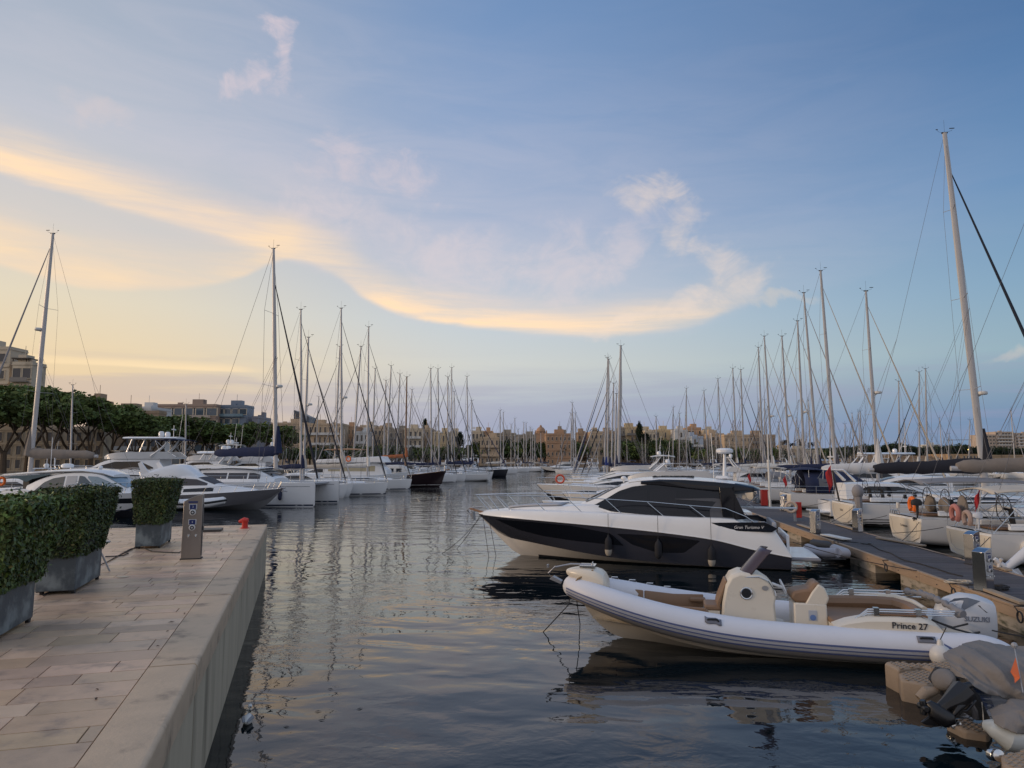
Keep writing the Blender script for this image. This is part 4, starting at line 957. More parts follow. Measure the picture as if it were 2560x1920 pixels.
    ls = MB(); ls.prism([(3.42, 1.06), (3.36, 1.20), (3.20, 1.24), (3.02, 1.27), (2.96, 1.37), (2.86, 1.42), (2.78, 1.34), (2.84, 1.16), (3.12, .98), (3.3, .98)], -.31, .31); ls.build('helm_cushion', tan, t, bevel=.05)
    sk = MB(); sk.box((3.0, .363, .74), (.17, .012, .21)); sk.build('sink_panel', mat('panel_grey', (.42, .44, .48), .3), t, bevel=.01)
    sb_ = MB(); sb_.lathe([(.001, 0), (.05, 0), (.06, .01), (.001, .012)], 16, (3.0, .368, .70), rot('X', R(-90))); sb_.build('sink_bowl', mat('cup_blue', (.12, .2, .42), .3), t)
    # stern sofa
    so = MB(); so.box((2.0, -.05, .52), (1.4, 1.6, .26)); so.build('sofa_base', cr, t, bevel=.02)
    sc = MB(); sc.box((2.0, -.05, .69), (1.42, 1.5, .10)); sc.build('seat', tan, t, bevel=.03)
    sbk = MB(); sbk.path([(2.6, -.83, .82), (1.6, -.86, .84), (1.15, -.76, .84), (.98, -.45, .83), (.95, 0, .82), (.98, .4, .80)], .14, 8, sq=1.0); 
    sbk.build('backrest', tan, t)
    gw = MB(); gw.path([(2.75, -.98, .82), (1.6, -1.02, .96), (1.05, -.93, .95), (.82, -.55, .92), (.78, 0, .88)], .07, 8); gw.build('coaming', cr, t)
    for sg in (1,-1):
        mo = MB(); rings = []
        for x, z1 in [(2.75, .72), (2.5, .82), (2.16, .90), (1.6, .93), (1.15, .92), (.95, .86), (.80, .70)]:
            rings.append([Vector((x, sg*y, z)) for y, z in [(1.22, .58), (1.215, lerp(.6, z1, .8)), (1.14, z1), (.85, z1+.01), (.80, .5)]])
        mo.loft(rings); mo.build('quarter_moulding', cr, t)
        tp = MB(); tp.box((1.5, sg*.98, .955), (.9, .16, .02)); tp.build('teak_pad', TEAK(), t)
    script = mat('script_dark', (.03, .03, .04), .4)
    text_mesh('model_script', 'Prince 27', .165, script, t, basis((1.42, 1.226, .79), (-1, 0, -.01), (0, 0, 1), (0, 1, 0)), .003, .002)
    # tube handles and logo patches
    hm = mat('handle_grey', (.16, .17, .21), .6)
    lg_ = MB()
    def tubept(x, a, off=.006):
        q = min(pp, key=lambda q: abs(q[0]-x)); return Vector((x, q[1]+math.cos(a)*(q[3]+off), q[2]+math.sin(a)*(q[3]+off)))
    for hx in (5.05, 1.2):
        hb = MB(); hb.grid(lambda u, v: tubept(hx-.16+.32*u, R(lerp(30, 54, v)), .012), 6, 3); pn = hb.build('grab_handle', hm, t, solid=.012)
        hb2 = MB(); hb2.path([tubept(hx-.11, R(44), .018), tubept(hx-.08, R(44), .045), tubept(hx+.08, R(44), .045), tubept(hx+.11, R(44), .018)], .018, 8); hb2.build('grip', BLACK(), pn)
    for tri in [[(.92, .55), (.92, .12), (.68, .12)], [(.66, .50), (.52, .30), (.66, .12), (.72, .3)], [(.50, .12), (.36, .5), (.3, .12)]]:
        lg_.add([tubept(x, a) for x, a in tri], [tuple(range(len(tri)))])
    lg_.build('logo_mark', blue, t, smooth=False, solid=.004)
    fr_ = MB()
    for x in (7.15, 6.75, 6.35, 5.95, 1.0, .6):
        q = min(pp, key=lambda q: abs(q[0]-x)); z0 = q[2]+q[3]-.01; y0 = -q[1]
        fr_.path([(x+.09, y0, z0), (x+.07, y0, z0+.05), (x-.07, y0, z0+.05), (x-.09, y0, z0)], .012, 6)
    fr_.build('life_line_loop', STEEL(), t)
    # folded arch: parallel tubes along both quarters + wrapped canvas
    for sg, zz in ((1, 1.04), (-1, 1.06)):
        m = MB()
        for k in range(3): m.path([(2.5, sg*1.05, .72), (2.1, sg*(1.02-.03*k), zz-.05*k), (.55, sg*(1.0-.04*k), zz-.05*k+.02)], .016, 8)
        for x in (1.95, 1.2): m.box((x, sg*1.0, zz-.04), (.10, .12, .15))
        m.build('folded_arch', STEEL(), t)
    wr = MB(); pts = []; rr = []
    for i in range(40):
        u = i/39; pts.append((lerp(.80, .42, u)+.02*math.sin(i*1.1), lerp(-1.0, .98, u), lerp(1.08, 1.0, u)+.10*math.sin(u*3.1)+.012*math.sin(i*2.0))); rr.append(.055+.018*math.sin(i*1.4)+(.03 if u > .85 else 0))
    wr.path(pts, rr, 10); wr.build('rolled_bimini', GREYC(), t)
    # outboard
    en = mat('engine_white', (.56, .58, .62), .25, coat=.3); eg = mat('engine_grey', (.10, .12, .16), .15, coat=.4)
    e = MB(); rings = []
    for x, y, z0, z1 in [(.60, .14, .50, .84), (.52, .22, .48, 1.02), (.38, .26, .46, 1.14), (.10, .28, .44, 1.25), (-.20, .28, .42, 1.22), (-.40, .26, .41, 1.14), (-.47, .22, .41, 1.10)]:
        rings.append([Vector((x, yy, zz)) for yy, zz in [(0, z0), (y*.8, z0), (y, lerp(z0, z1, .3)), (y*1.03, lerp(z0, z1, .65)), (y*.85, lerp(z0, z1, .9)), (y*.4, z1), (0, z1+.01), (-y*.4, z1), (-y*.85, lerp(z0, z1, .9)), (-y*1.03, lerp(z0, z1, .65)), (-y, lerp(z0, z1, .3)), (-y*.8, z0)]])
    e.loft(rings); cow = e.build('outboard_cowl', en, t, bevel=.02)
    def flank(pts, off, nm, m_):
        q = MB(); n = len(pts); vs = []
        for x, z in pts:
            y = pl([(-.47, .16), (-.42, .225), (-.25, .275), (.05, .285), (.3, .265), (.5, .20), (.58, .12)], x); z0 = .46; z1 = pl([(-.47, 1.0), (-.42, 1.05), (-.25, 1.2), (.05, 1.26), (.3, 1.2), (.5, 1.05), (.58, .88)], x)
            tt = (z-z0)/(z1-z0); y *= 1.0 if tt < .65 else lerp(1.03, .80, (tt-.65)/.27)
            vs.append((x, y+off, z))
        q.add(vs, [tuple(range(n))]); q.build(nm, m_, cow, smooth=False, solid=.02)
    flank([(.50, .90), (.42, 1.06), (.28, 1.17), (.05, 1.20), (-.18, 1.14), (0.05, 1.02), (.2, .92)], .004, 'cowl_panel', eg)
    flank([(-.12, 1.06), (-.38, 1.02), (-.36, .90), (-.25, .93)], .004, 'air_intake', BLACK())
    text_mesh('brand_lettering', 'SUZUKI', .135, mat('letter_grey', (.16, .18, .23), .4), cow, basis((-.08, .292, .79), (-1, 0, .0), (0, 0, 1), (0, 1, 0)), .003, .003)
    sl = mat('emblem_white', (.75, .75, .75), .4)
    em = MB(); em.path([(.26, .29, 1.10), (.33, .285, 1.05), (.25, .29, 1.00)], .012, 4); em.path([(.33, .285, 1.00), (.26, .29, .96), (.33, .285, .93)], .012, 4); em.build('emblem', sl, cow)
    lgp = MB(); lgp.prism([(.46, .62), (-.38, .62), (-.34, .42), (-.30, .0), (-.2, -.35), (.25, -.35), (.3, .0), (.44, .40)], -.13, .13); lgp.build('outboard_leg', en, t, bevel=.04)
    sm_ = MB(); sm_.box((.30, 0, .40), (.5, 2.0, .36)); sm_.build('transom', cr, t, bevel=.03)
    cb = MB(); cb.path([(.95, .95, .88), (.6, 1.0, .74), (.2, .8, .62), (-.1, .3, .55)], .02, 6); cb.path([(.9, .9, .85), (.5, .7, .7), (.1, .3, .7)], .018, 6); cb.build('control_cable', BLACK(), t)
    return t
RT = rib()
line('dark bow line dropping from the inflatable into the water', [RM @ Vector((8.0, .12, 1.22)), RM @ Vector((8.12, .3, .72)), onz(1358, 1580)], .012)
line('second bow line of the inflatable hanging nearly straight down', [RM @ Vector((7.95, .25, .92)), onz(1450, 1560)], .011)
line('tan painter wrapped round the bow moulding of the inflatable', [RM @ Vector((7.55, .3, 1.50)), RM @ Vector((7.9, .34, 1.30)), RM @ Vector((8.05, .33, 1.1)), RM @ Vector((8.13, .1, 1.02))], .02, mat('tan_rope', (.25, .17, .09), .9))
bf = RM @ Vector((1.06, 1.68, .22))
bt = thing('fender', 'round white ball fender tied to the stern quarter of the inflatable', 'fender', bf)
q = MB(); q.ball((0, 0, .17), (.19, .19, .20), 16); q.lathe([(.06, .34), (.05, .42), (.03, .46)], 10); q.build('body', mat('white_fender', (.62, .60, .57), .4), bt)
q = MB(); q.path([(0, 0, .44), (.0, -.22, .72)], .009, 5); q.build('rope', ROPE(), bt)
# ------------------------------------------------------------------ left row: bows out towards the channel
BKG = mat('black_genoa', (.018, .02, .03), .85); WHG = mat('white_genoa', (.50, .48, .46), .8); NVG = mat('navy_genoa', (.02, .03, .10), .85); GRG = mat('grey_genoa', (.30, .29, .30), .8)
NV = NAVY(); stN = mat('stripe_navy', (.015, .025, .06), .4)
def catamaran(label, nose, D0, L, B, mast, rz=PSI):
    """nose = point on the near hull's bow at the water"""
    h = Vector((math.cos(rz), math.sin(rz), 0)); lft = Vector((-h.y, h.x, 0))
    root = nose-h*L+lft*(B/2-.75); root.z = 0
    t = thing('catamaran', label, 'catamaran', root, rz); w = W(); fb = 1.95
    for sg in (-1, 1):
        H = Hull(0, L, [(0, .1), (L*.3, -.4), (L*.96, -.3), (L, .15)], [(0, .2), (L*.5, .05), (L, .2)], [(0, .9), (L*.12, 1.25), (L*.25, fb), (L, fb+.05)], [(0, .55), (L*.3, .80), (L*.6, .78), (L*.85, .5), (L*.97, .18), (L, .06)], [(0, .85), (L*.6, .75), (L*.9, .5), (L, .4)], rnd=.8, n=18, power=.6)
        m = H.mesh('keel', 'sheer', nz=8); m.shift(sg*(B/2-.75)); m.build('hull', w, t, ang=60)
        m = H.deck(.03, 0, .004); m.shift(sg*(B/2-.75)); m.build('deck', w, t)
        m = H.panel(.3, L*.99, [(0, .05), (L, .07)], [(0, .16), (L, .20)], .01, both=True); m.shift(sg*(B/2-.75)); m.build('boot_stripe', stN, t)
        m = H.panel(L*.3, L*.97, [(0, fb-.30), (L, fb-.26)], [(0, fb-.26), (L, fb-.23)], .01, both=True); m.shift(sg*(B/2-.75)); m.build('sheer_stripe', stN, t)
        pts = [(x, sg*(B/2-.75)+sg*(H.side(x, fb)-.05), fb+.65) for x in (L-.1, L*.85, L*.7, L*.55, L*.4, L*.25)]
        rails(t, pts, [(p, (p[0], p[1], fb)) for p in pts], .018, both=False)
    b = MB(); b.box((L*.42, 0, 1.45), (L*.56, B-2.0, .9)); b.build('bridge_deck', w, t, bevel=.08)
    n = MB(); n.box((L*.81, 0, 1.75), (L*.22, B-2.2, .03)); n.build('trampoline', GREYC(), t)
    cbm = MB(); cbm.path([(L*.93, -(B/2-.8), 1.9), (L*.93, B/2-.8, 1.9)], .09, 8); cbm.build('crossbeam', ALU(), t)
    C = Cabin(L*.20, L*.68, [(0, fb-.1), (L, fb-.1)], [(L*.20, fb+1.12), (L*.4, fb+1.22), (L*.55, fb+1.12), (L*.60, fb+.95), (L*.68, fb+.35)], [(L*.2, B*.36), (L*.55, B*.33), (L*.68, B*.24)], [(L*.2, B*.30), (L*.55, B*.27), (L*.68, B*.20)], .08, .16)
    C.mesh().build('saloon', w, t)
    for x0, x1 in ((L*.22, L*.385), (L*.395, L*.52), (L*.53, L*.60)):
        C.panel(x0, x1, [(0, fb+.36), (L, fb+.36)], [(0, fb+.88), (L*.56, fb+.88), (L*.6, fb+.72)], .012, nu=6, nv=3).build('window', mat('cabin_glass', (.03, .025, .03), .07, spec=.7), t)
    C.top(L*.595, L*.66, -.85, .85, .015).build('windscreen', DKGL(), t)
    rf = MB(); rf.grid(lambda u, v: (lerp(L*.06, L*.60, u), (2*v-1)*B*.335, fb+1.32+.10*(1-(2*v-1)**2)-.12*(2*u-1)**4), 14, 8); rf.build('roof', w, t, solid=.07)
    for sg in (1, -1):
        q = MB(); q.path([(L*.08, sg*B*.31, fb-.1), (L*.07, sg*B*.31, fb+1.25)], .05, 6); q.build('roof_post', w, t)
    s = (mast[0]-1280)
    d = ray(mast[0], 1130); k = d[0]/d[1]; ax = root+h*L; q = (ax.x-k*ax.y)/(h.x-k*h.y); Dm = ax.y-h.y*q; mx = L-q
    tp = at(mast[1], mast[2], Dm); mp = at(mast[0], 1150, Dm)
    mast_rig(t, mx, tp.z, fb+1.2, L, B*.85, lambda x: fb, D0, genoa=(BKG, .86), rake=tp.x-mp.x, spread=2, radar=mast[3], r=.21, bow=L*.93, boom=mast[4], cover=mast[5], boomz=fb+2.5, cth=1.7, gr=.12, rigw=.016)
    return t
nose = onz(787, 1267)
catamaran('big white catamaran nearest in the left row with tall mast and navy sail cover', nose, 60, 13.6, 7.0, (691, 683, 620, at(691, 966, 64).z, 6.2, NV))
fender(None, 'long navy fender hanging on the near bow of the big white catamaran', Vector((nose.x-2.9, nose.y-.62+.35, .55)), 1.15, .17, 1.75, mat('navy_fender', (.02, .025, .06), .7), grp=None)
S = [
 ('white sloop with a black furled headsail tucked right behind the big catamaran', 868, 1246, 754.5, 752, 773, dict(genoa=(BKG, .93), cover=NV)),
 ('white sloop with a mast radar squeezed in second behind the big catamaran', 882, 1242, 760, 772, 843, dict(genoa=(WHG, .9), cover=SAND(), radar=10)),
 ('white sloop with navy waterline stripe and teak flash at its bow, black headsail furled', 969, 1239, 855, 853, 770, dict(genoa=(BKG, .93), cover=SAND(), stripe=stN, radar=11, L=13)),
 ('white cruising sloop with small dark hull port lying left of the maroon motor sailer', 1029, 1226, 919.5, 922, 817, dict(genoa=(BKG, .9), cover=W2(), stripe=stN, L=13)),
 ('first white sloop beyond the maroon motor sailer with rolled navy boom cover', 1144, 1208, 1079.6, 1077, 921, dict(genoa=(BKG, .9), cover=NV, stripe=stN)),
 ('second white sloop beyond the maroon motor sailer with a radar on its mast', 1166, 1204, 1098.5, 1095, 922, dict(genoa=(BKG, .9), cover=NV, radar=9)),
 ('third white sloop beyond the maroon motor sailer with white covered boom', 1200, 1200, 1130, 1129.5, 919, dict(genoa=(BKG, .9), cover=W2())),
 ('fourth white sloop beyond the maroon motor sailer beside the black hulled one', 1233, 1196, 1171.5, 1167.5, 941, dict(genoa=(BKG, .9), cover=NV)),
 ('sloop with a black hull near the end of the left row', 1270, 1192, 1180, 1179.7, 1002, dict(genoa=(NVG, .9), cover=NV, hullm=mat('black_hull', (.02, .022, .03), .25))),
 ('last white sloop of the left row lying past the black hulled sloop', 1295, 1185, 1252, 1250.5, 1026, dict(genoa=(BKG, .9), cover=W2())),
]
for lb, bx, wy, mp_, tp_, ty, kw in S:
    kw.setdefault('L', 12.5); lod = 1 if wy > 1220 else 0
    sail_bow(lb, bx, wy, mp_, tp_, ty, lod=lod, **kw)
# maroon motor sailer and white trawler
def maroon():
    b = onz(1103, 1217); rz = PSI; L = 14; root = root_from(b, rz, L)
    t = thing('motor_sailer', 'maroon hulled wooden motor sailer with white deckhouse at the middle of the left row', 'motor sailer', root, rz)
    m = mat('maroon_paint', (.020, .010, .013), .35); w = W2()
    H = Hull(0, L+.7, [(0, -.2), (L*.8, -.5), (L*.93, -.1), (L, .3), (L+.6, 2.2)], [(0, .2), (L*.8, .2), (L+.5, 1.9)], [(0, 1.7), (L*.5, 1.55), (L+.7, 2.35)], [(0, 1.5), (L*.4, 2.1), (L*.75, 1.7), (L*.95, .7), (L+.7, .03)], [(0, .7), (L*.7, .75), (L, .2)], rnd=.8, n=22)
    H.mesh('keel', 'sheer', nz=8).build('hull', m, t); H.deck(.05, .03, -.15).build('deck', TEAK(), t)
    H.panel(.3, L+.3, [(0, .22), (L, .26)], [(0, .29), (L, .33)], .01, both=True).build('boot_stripe', w, t)
    rb = MB()
    for sg in (1, -1): rb.path([(x, sg*(H.side(x, ps(H.sheer, x))+.02), ps(H.sheer, x)-.02) for x in [i*.7 for i in range(21)]], .05, 6)
    rb.build('cap_rail', mat('varnished_wood', (.30, .17, .10), .4), t)
    C = Cabin(2.0, 9.6, [(0, 1.5), (12, 1.6)], [(2, 3.0), (6, 3.1), (8.4, 3.0), (9.6, 2.1)], [(2, 1.5), (9.6, 1.1)], [(2, 1.3), (9.6, .9)], .1, .15); C.mesh().build('deckhouse', w, t)
    for i in range(5): C.panel(2.6+i*1.2, 3.4+i*1.2, [(0, 2.15), (12, 2.15)], [(0, 2.7), (12, 2.7)], .012, nu=4, nv=2).build('window', DKGL(), t)
    xs = [2, 5, 8, 11, 13.5, 14.5]; pts = [(x, max(H.side(x, ps(H.sheer, x))-.05, .05), ps(H.sheer, x)+.7) for x in xs]; rails(t, pts, [(p, (p[0], p[1], p[2]-.7)) for p in pts], .025, mid=1)
    mast_rig(t, 8.5, 16.5, 3.0, L, 4, lambda x: ps(H.sheer, x), 105, genoa=(GRG, .85), boom=4, cover=mat('rust_canvas', (.35, .12, .05), .9), m=mat('wood_mast', (.22, .13, .08), .5))
    an = MB(); an.path([(L+.5, 0, 2.45), (L+1.3, 0, 2.55)], .08, 6); an.build('bowsprit', TEAK(), t)
maroon()
def trawler():
    rz = PSI; b = at(1018, 1200, 99); L = 14; root = root_from(b, rz, L)
    t = thing('trawler_yacht', 'white trawler yacht with tall boxy wheelhouse and beige window screens in the left row', 'trawler yacht', root, rz); w = W()
    H = Hull(0, L, [(0, -.3), (L*.85, -.5), (L*.97, .3), (L, 2.0)], [(0, .2), (L*.8, .3), (L, 1.6)], [(0, 1.5), (L*.5, 1.6), (L, 2.3)], [(0, 2.0), (L*.5, 2.2), (L*.85, 1.3), (L, .04)], [(0, .85), (L*.7, .8), (L, .1)], n=16)
    H.mesh('keel', 'sheer', nz=5).build('hull', w, t); H.deck(.05, .02, .0).build('deck', w, t)
    C = Cabin(2.5, 11.4, [(0, 1.5), (12, 1.8)], [(2.5, 3.4), (7, 3.5), (10.2, 3.5), (11.4, 2.6)], [(2.5, 1.8), (11.4, 1.4)], [(2.5, 1.6), (11.4, 1.1)], .1, .1); C.mesh().build('wheelhouse', w, t)
    C.panel(3.2, 9.8, [(0, 2.4), (12, 2.4)], [(0, 3.15), (12, 3.15)], .012, nu=10, nv=2).build('window_screen', mat('beige_screen', (.40, .36, .25), .8), t)
    f = MB(); f.prism([(1.5, 3.55), (1.6, 4.0), (10.6, 4.45), (11.2, 3.6)], -1.9, 1.9); f.build('flybridge', w, t, bevel=.1)
    ch = MB(); ch.torus((6.2, -1.95, 4.1), .32, .08, rot('X', R(90)), 18, 8); ch.build('lifebuoy', ORANGE(), t)
    canopy(t, 2.5, 8.0, 5.4, 1.7, mat('tan_canopy', (.38, .22, .12), .9), zb=4.2)
trawler()
# sleek white hardtop cruiser behind the hedges
def cruiser():
    P0 = (-36.9, 52.4); rz = R(-11); L = 13.0
    t = thing('cabin_cruiser', 'white cabin cruiser with curved blue side glass moored just behind the clipped hedges', 'motor boat', (P0[0], P0[1], 0), rz); w = W()
    H = Hull(.6, L, [(0, -.5), (L*.7, -.5), (L*.88, 0), (L*.95, .9), (L, 1.6)], [(0, .1), (L*.5, .2), (L*.8, .5), (L, 1.5)], [(0, 1.25), (L*.4, 1.35), (L*.8, 1.65), (L, 1.8)], [(0, 1.7), (L*.4, 1.95), (L*.7, 1.7), (L*.88, .95), (L, .04)], [(0, .94), (L*.6, .86), (L*.85, .5), (L*.95, .1)], n=20)
    H.mesh('chine', 'sheer', nz=5).build('hull', w, t); H.mesh('keel', 'chine', nz=2).build('hull_bottom', mat('antifoul_navy', (.01, .012, .02), .7), t); H.deck(.05, .02, .005).build('deck', w, t)
    H.panel(3, 12.0, [(0, .82), (12, 1.0)], [(0, 1.12), (12, 1.35)], .01, both=True).build('hull_window', DKGL(), t)
    H.panel(.7, 12.4, [(0, .35), (12, .5)], [(0, .39), (12, .54)], .01, both=True).build('hull_stripe', stN, t)
    C = Cabin(3.0, 10.9, [(3, 1.3), (10.9, 1.7)], [(3, 2.2), (4, 2.62), (5.2, 2.95), (6.8, 3.10), (8.2, 3.05), (9.0, 2.85), (9.9, 2.35), (10.9, 1.8)], [(3, 1.6), (7, 1.6), (10.9, .8)], [(3, 1.35), (7, 1.30), (9, 1.1), (10.9, .6)], .1, .14)
    C.mesh().build('cabin', w, t)
    C.panel(3.9, 6.15, [(3.9, 1.72), (6.15, 1.78)], [(3.9, 1.9), (4.5, 2.4), (5.2, 2.68), (6.15, 2.82)], .014, nu=14).build('side_glass', BLGL(), t)
    C.panel(6.3, 7.1, [(6, 1.78), (7.1, 1.80)], [(6, 2.83), (7.1, 2.86)], .014, nu=4).build('side_glass', mat('pale_blind', (.40, .42, .45), .3), t)
    C.panel(7.25, 8.4, [(7.2, 1.80), (8.4, 1.83)], [(7.2, 2.86), (7.6, 2.84), (8.4, 2.2)], .014, nu=6).build('side_glass', BLGL(), t)
    C.panel(7.9, 10.3, [(7.9, 2.72), (8.4, 2.25), (9.0, 2.0), (10.3, 1.95)], [(7.9, 2.84), (8.6, 2.80), (9.3, 2.50), (10.3, 2.0)], .016, nu=14).build('windscreen_side', mat('pale_screen_glass', (.22, .30, .36), .08, spec=.8), t)
    C.top(8.95, 10.5, -.95, .95, .016).build('windscreen', mat('pale_screen_glass', (.22, .30, .36), .08, spec=.8), t)
    r = MB(); rings = []
    for x, z, wd_ in [(.2, 2.72, .9), (.8, 2.86, 1.35), (3, 3.02, 1.45), (5.5, 3.18, 1.45), (7.5, 3.22, 1.35), (8.9, 3.05, 1.1), (9.5, 2.82, .8)]:
        rings.append([Vector((x, y, zz)) for y, zz in [(wd_, z-.06), (wd_+.03, z), (wd_*.8, z+.10), (0, z+.16), (-wd_*.8, z+.10), (-wd_-.03, z), (-wd_, z-.06)]])
    r.loft(rings); r.build('roof', w, t)
    g_ = MB(); g_.prism([(1.0, 2.78), (5.2, 2.98), (3.5, 2.62), (3.0, 2.4), (2.4, 2.62)], -1.40, -1.36); g_.prism([(1.0, 2.78), (5.2, 2.98), (3.5, 2.62), (3.0, 2.4), (2.4, 2.62)], 1.36, 1.40); g_.build('roof_glass', mat('teal_glass', (.06, .10, .12), .1), t)
    cs = MB(); cs.box((1.9, -.9, 1.62), (2.0, .9, .4)); cs.box((1.2, .8, 1.62), (.8, 1.2, .4)); cs.build('cockpit_seat', mat('light_cushion', (.58, .58, .58), .8), t, bevel=.1)
    cb = MB(); cb.prism([(.4, 1.2), (1.0, 1.62), (3.2, 1.95), (4.0, 1.75), (4.0, 1.25)], -1.78, -1.68); cb.prism([(.4, 1.2), (1.0, 1.62), (3.2, 1.95), (4.0, 1.75), (4.0, 1.25)], 1.68, 1.78); cb.build('cockpit_side', w, t, bevel=.04)
    dome(t, (5.0, 0, 3.36), .42, .34, name='radar_dome')
    an = MB(); an.path([(4.4, -.5, 3.3), (4.35, -.5, 4.1)], .03, 6); an.path([(3.2, .4, 3.2), (3.2, .4, 5.6)], .018, 5); an.ball((7.9, -.2, 3.42), (.16, .16, .13), 10); an.build('roof_aerials', w, t)
    hb = MB(); hb.torus((.75, -1.2, 2.45), .26, .09, rot('X', R(90)), 16, 8); hb.build('lifebuoy', ORANGE(), t)
    cn = MB(); cn.box((2.6, 0, 2.2), (.5, 2.0, 1.2)); cn.build('bulkhead', mat('dark_interior', (.03, .03, .035), .6), t)
    pts = [(L, .06, 2.45), (L*.93, .6, 2.43), (L*.84, 1.15, 2.4), (L*.72, 1.55, 2.35), (L*.6, 1.8, 2.3), (L*.52, 1.85, 2.25), (L*.50, 1.87, 1.5)]
    rails(t, pts, [(p, (p[0]-.2, p[1], p[2]-.7)) for p in pts[:-1]], .022)
    pl_ = MB(); pl_.box((-.1, 0, .4), (1.5, 3.3, .12)); pl_.build('swim_platform', w, t, bevel=.03)
cruiser()
# classic motor yacht with dark grey hull
def classic():
    b = onz(655, 1274); rz = PSI-.03; L = 15.5; root = root_from(b, rz, (L-2.0)*.82)
    t = thing('classic_motor_yacht', 'older motor yacht with matt grey hull, raked bow and white flybridge left of the catamaran', 'motor yacht', root, rz); w = W()
    H = Hull(0, L, [(0, -.4), (L*.6, -.4), (L*.8, -.2), (L*.87, .15), (L*.94, 1.0), (L, 2.0)], [(0, .1), (L*.5, .2), (L*.75, .55), (L*.9, 1.0), (L, 1.95)], [(0, 1.35), (L*.35, 1.45), (L*.8, 1.85), (L, 2.1)], [(0, 1.9), (L*.4, 2.15), (L*.7, 1.75), (L*.88, .85), (L*.96, .3), (L, .04)], [(0, .93), (L*.6, .85), (L*.82, .5), (L*.93, .1)], n=24)
    H.mesh('chine', 'sheer', nz=5).build('hull', mat('matt_grey_hull', (.14, .14, .155), .5, var=.08), t); H.mesh('keel', 'chine', nz=3).build('hull_bottom', mat('matt_grey_low', (.14, .145, .155), .5, var=.08), t); H.deck(.06, .02, .005).build('deck', w, t)
    u = Cabin(1.0, 12.9, [(1, 1.38), (8, 1.55), (12.9, 1.9)], [(1, 1.9), (6, 2.2), (9, 2.45), (10.5, 2.3), (12.9, 1.98)], [(1, 2.0), (8, 1.9), (11, 1.2), (12.9, .5)], [(1, 1.85), (8, 1.6), (11, .9), (12.9, .3)], .05, .12); u.mesh().build('trunk_cabin', w, t)
    u.panel(6.2, 9.2, [(6, 1.75), (9.2, 1.85)], [(6, 2.05), (8.8, 2.22), (9.2, 2.15)], .014).build('side_glass', DKGL(), t)
    C = Cabin(2.0, 9.3, [(2, 1.9), (9.3, 2.3)], [(2, 3.25), (5.8, 3.35), (7.2, 3.2), (8.2, 2.8), (9.3, 2.35)], [(2, 1.6), (7, 1.5), (9.3, 1.1)], [(2, 1.4), (7, 1.2), (9.3, .9)], .08, .12); C.mesh().build('cabin', w, t)
    gm_ = mat('mesh_screen', (.07, .07, .08), .8)
    C.panel(3.4, 8.3, [(3.4, 2.35), (8.3, 2.42)], [(3.4, 2.85), (5.8, 3.1), (7.2, 3.02), (8.3, 2.62)], .016, nu=18).build('window_cover', gm_, t); C.top(7.3, 8.9, -.95, .95, .016).build('window_cover', gm_, t)
    f = MB(); rings = []
    for x, z1, k in [(1.2, 3.5, 1), (2.0, 3.9, 1), (3.4, 4.3, 1), (4.6, 4.55, .95), (5.6, 4.4, .8), (6.5, 3.7, .6), (7.1, 3.3, .5)]:
        rings.append([Vector((x, y, z)) for y, z in [(1.55*k, 3.2), (1.5*k, lerp(3.2, z1, .6)), (1.2*k, z1-.08), (0, z1), (-1.2*k, z1-.08), (-1.5*k, lerp(3.2, z1, .6)), (-1.55*k, 3.2)]])
    f.loft(rings); f.build('covered_flybridge', w, t)
    for sg in (1, -1): MB().prism([(1.5, 3.3), (.9, 4.6), (1.25, 4.75), (2.2, 3.6)], sg*1.45, sg*1.33).build('arch_wing', w, t)
    pts = [(L-.05, .08, 2.8), (L*.94, .5, 2.75), (L*.86, 1.1, 2.6), (L*.76, 1.6, 2.5), (L*.66, 1.85, 2.35), (L*.56, 2.0, 2.2)]
    rails(t, pts, [(p, (p[0]-.35, p[1], p[2]-.68)) for p in pts], .022)
    an = MB(); an.path([(L-1.2, 0, 2.25), (L+.35, 0, 2.15)], .08, 6); an.path([(L+.1, 0, 2.1), (L+.25, 0, 1.85), (L+.55, 0, 1.8)], .06, 6); an.box((L+.2, 0, 1.85), (.2, .6, .1)); an.build('anchor', mat('galvanised', (.35, .35, .37), .4, .7), t)
    t.scale = (.82, .82, .80)
classic()
def tender():
    b = at(560, 1262, 52); rz = PSI; t = thing('tender', 'small white inflatable tender with black rubbing band slung beside the grey hulled yacht', 'inflatable boat', (b.x-4.4, b.y, .45), rz); t.scale = (1.35, 1.3, 1.5)
    for sg in (1, -1):
        m = MB(); m.path([(0, sg*.6, .25), (2.2, sg*.6, .27), (2.9, sg*.45, .33), (3.3, sg*.15, .40), (3.4, 0, .42)], [.16, .22, .21, .18, .17], 12); m.build('tube', W(), t)
        q = MB(); q.path([(0, sg*.82, .25), (2.2, sg*.82, .27), (2.98, sg*.64, .34), (3.45, sg*.25, .41), (3.57, 0, .43)], .05, 8); q.build('rubbing_band', BLACK(), t)
    h = MB(); h.grid(lambda u, v: (lerp(.1, 3.1, u), (2*v-1)*.5*(1-u**4), .12+.08*u), 8, 4); h.build('floor', GREYM(), t, solid=.05)
tender()
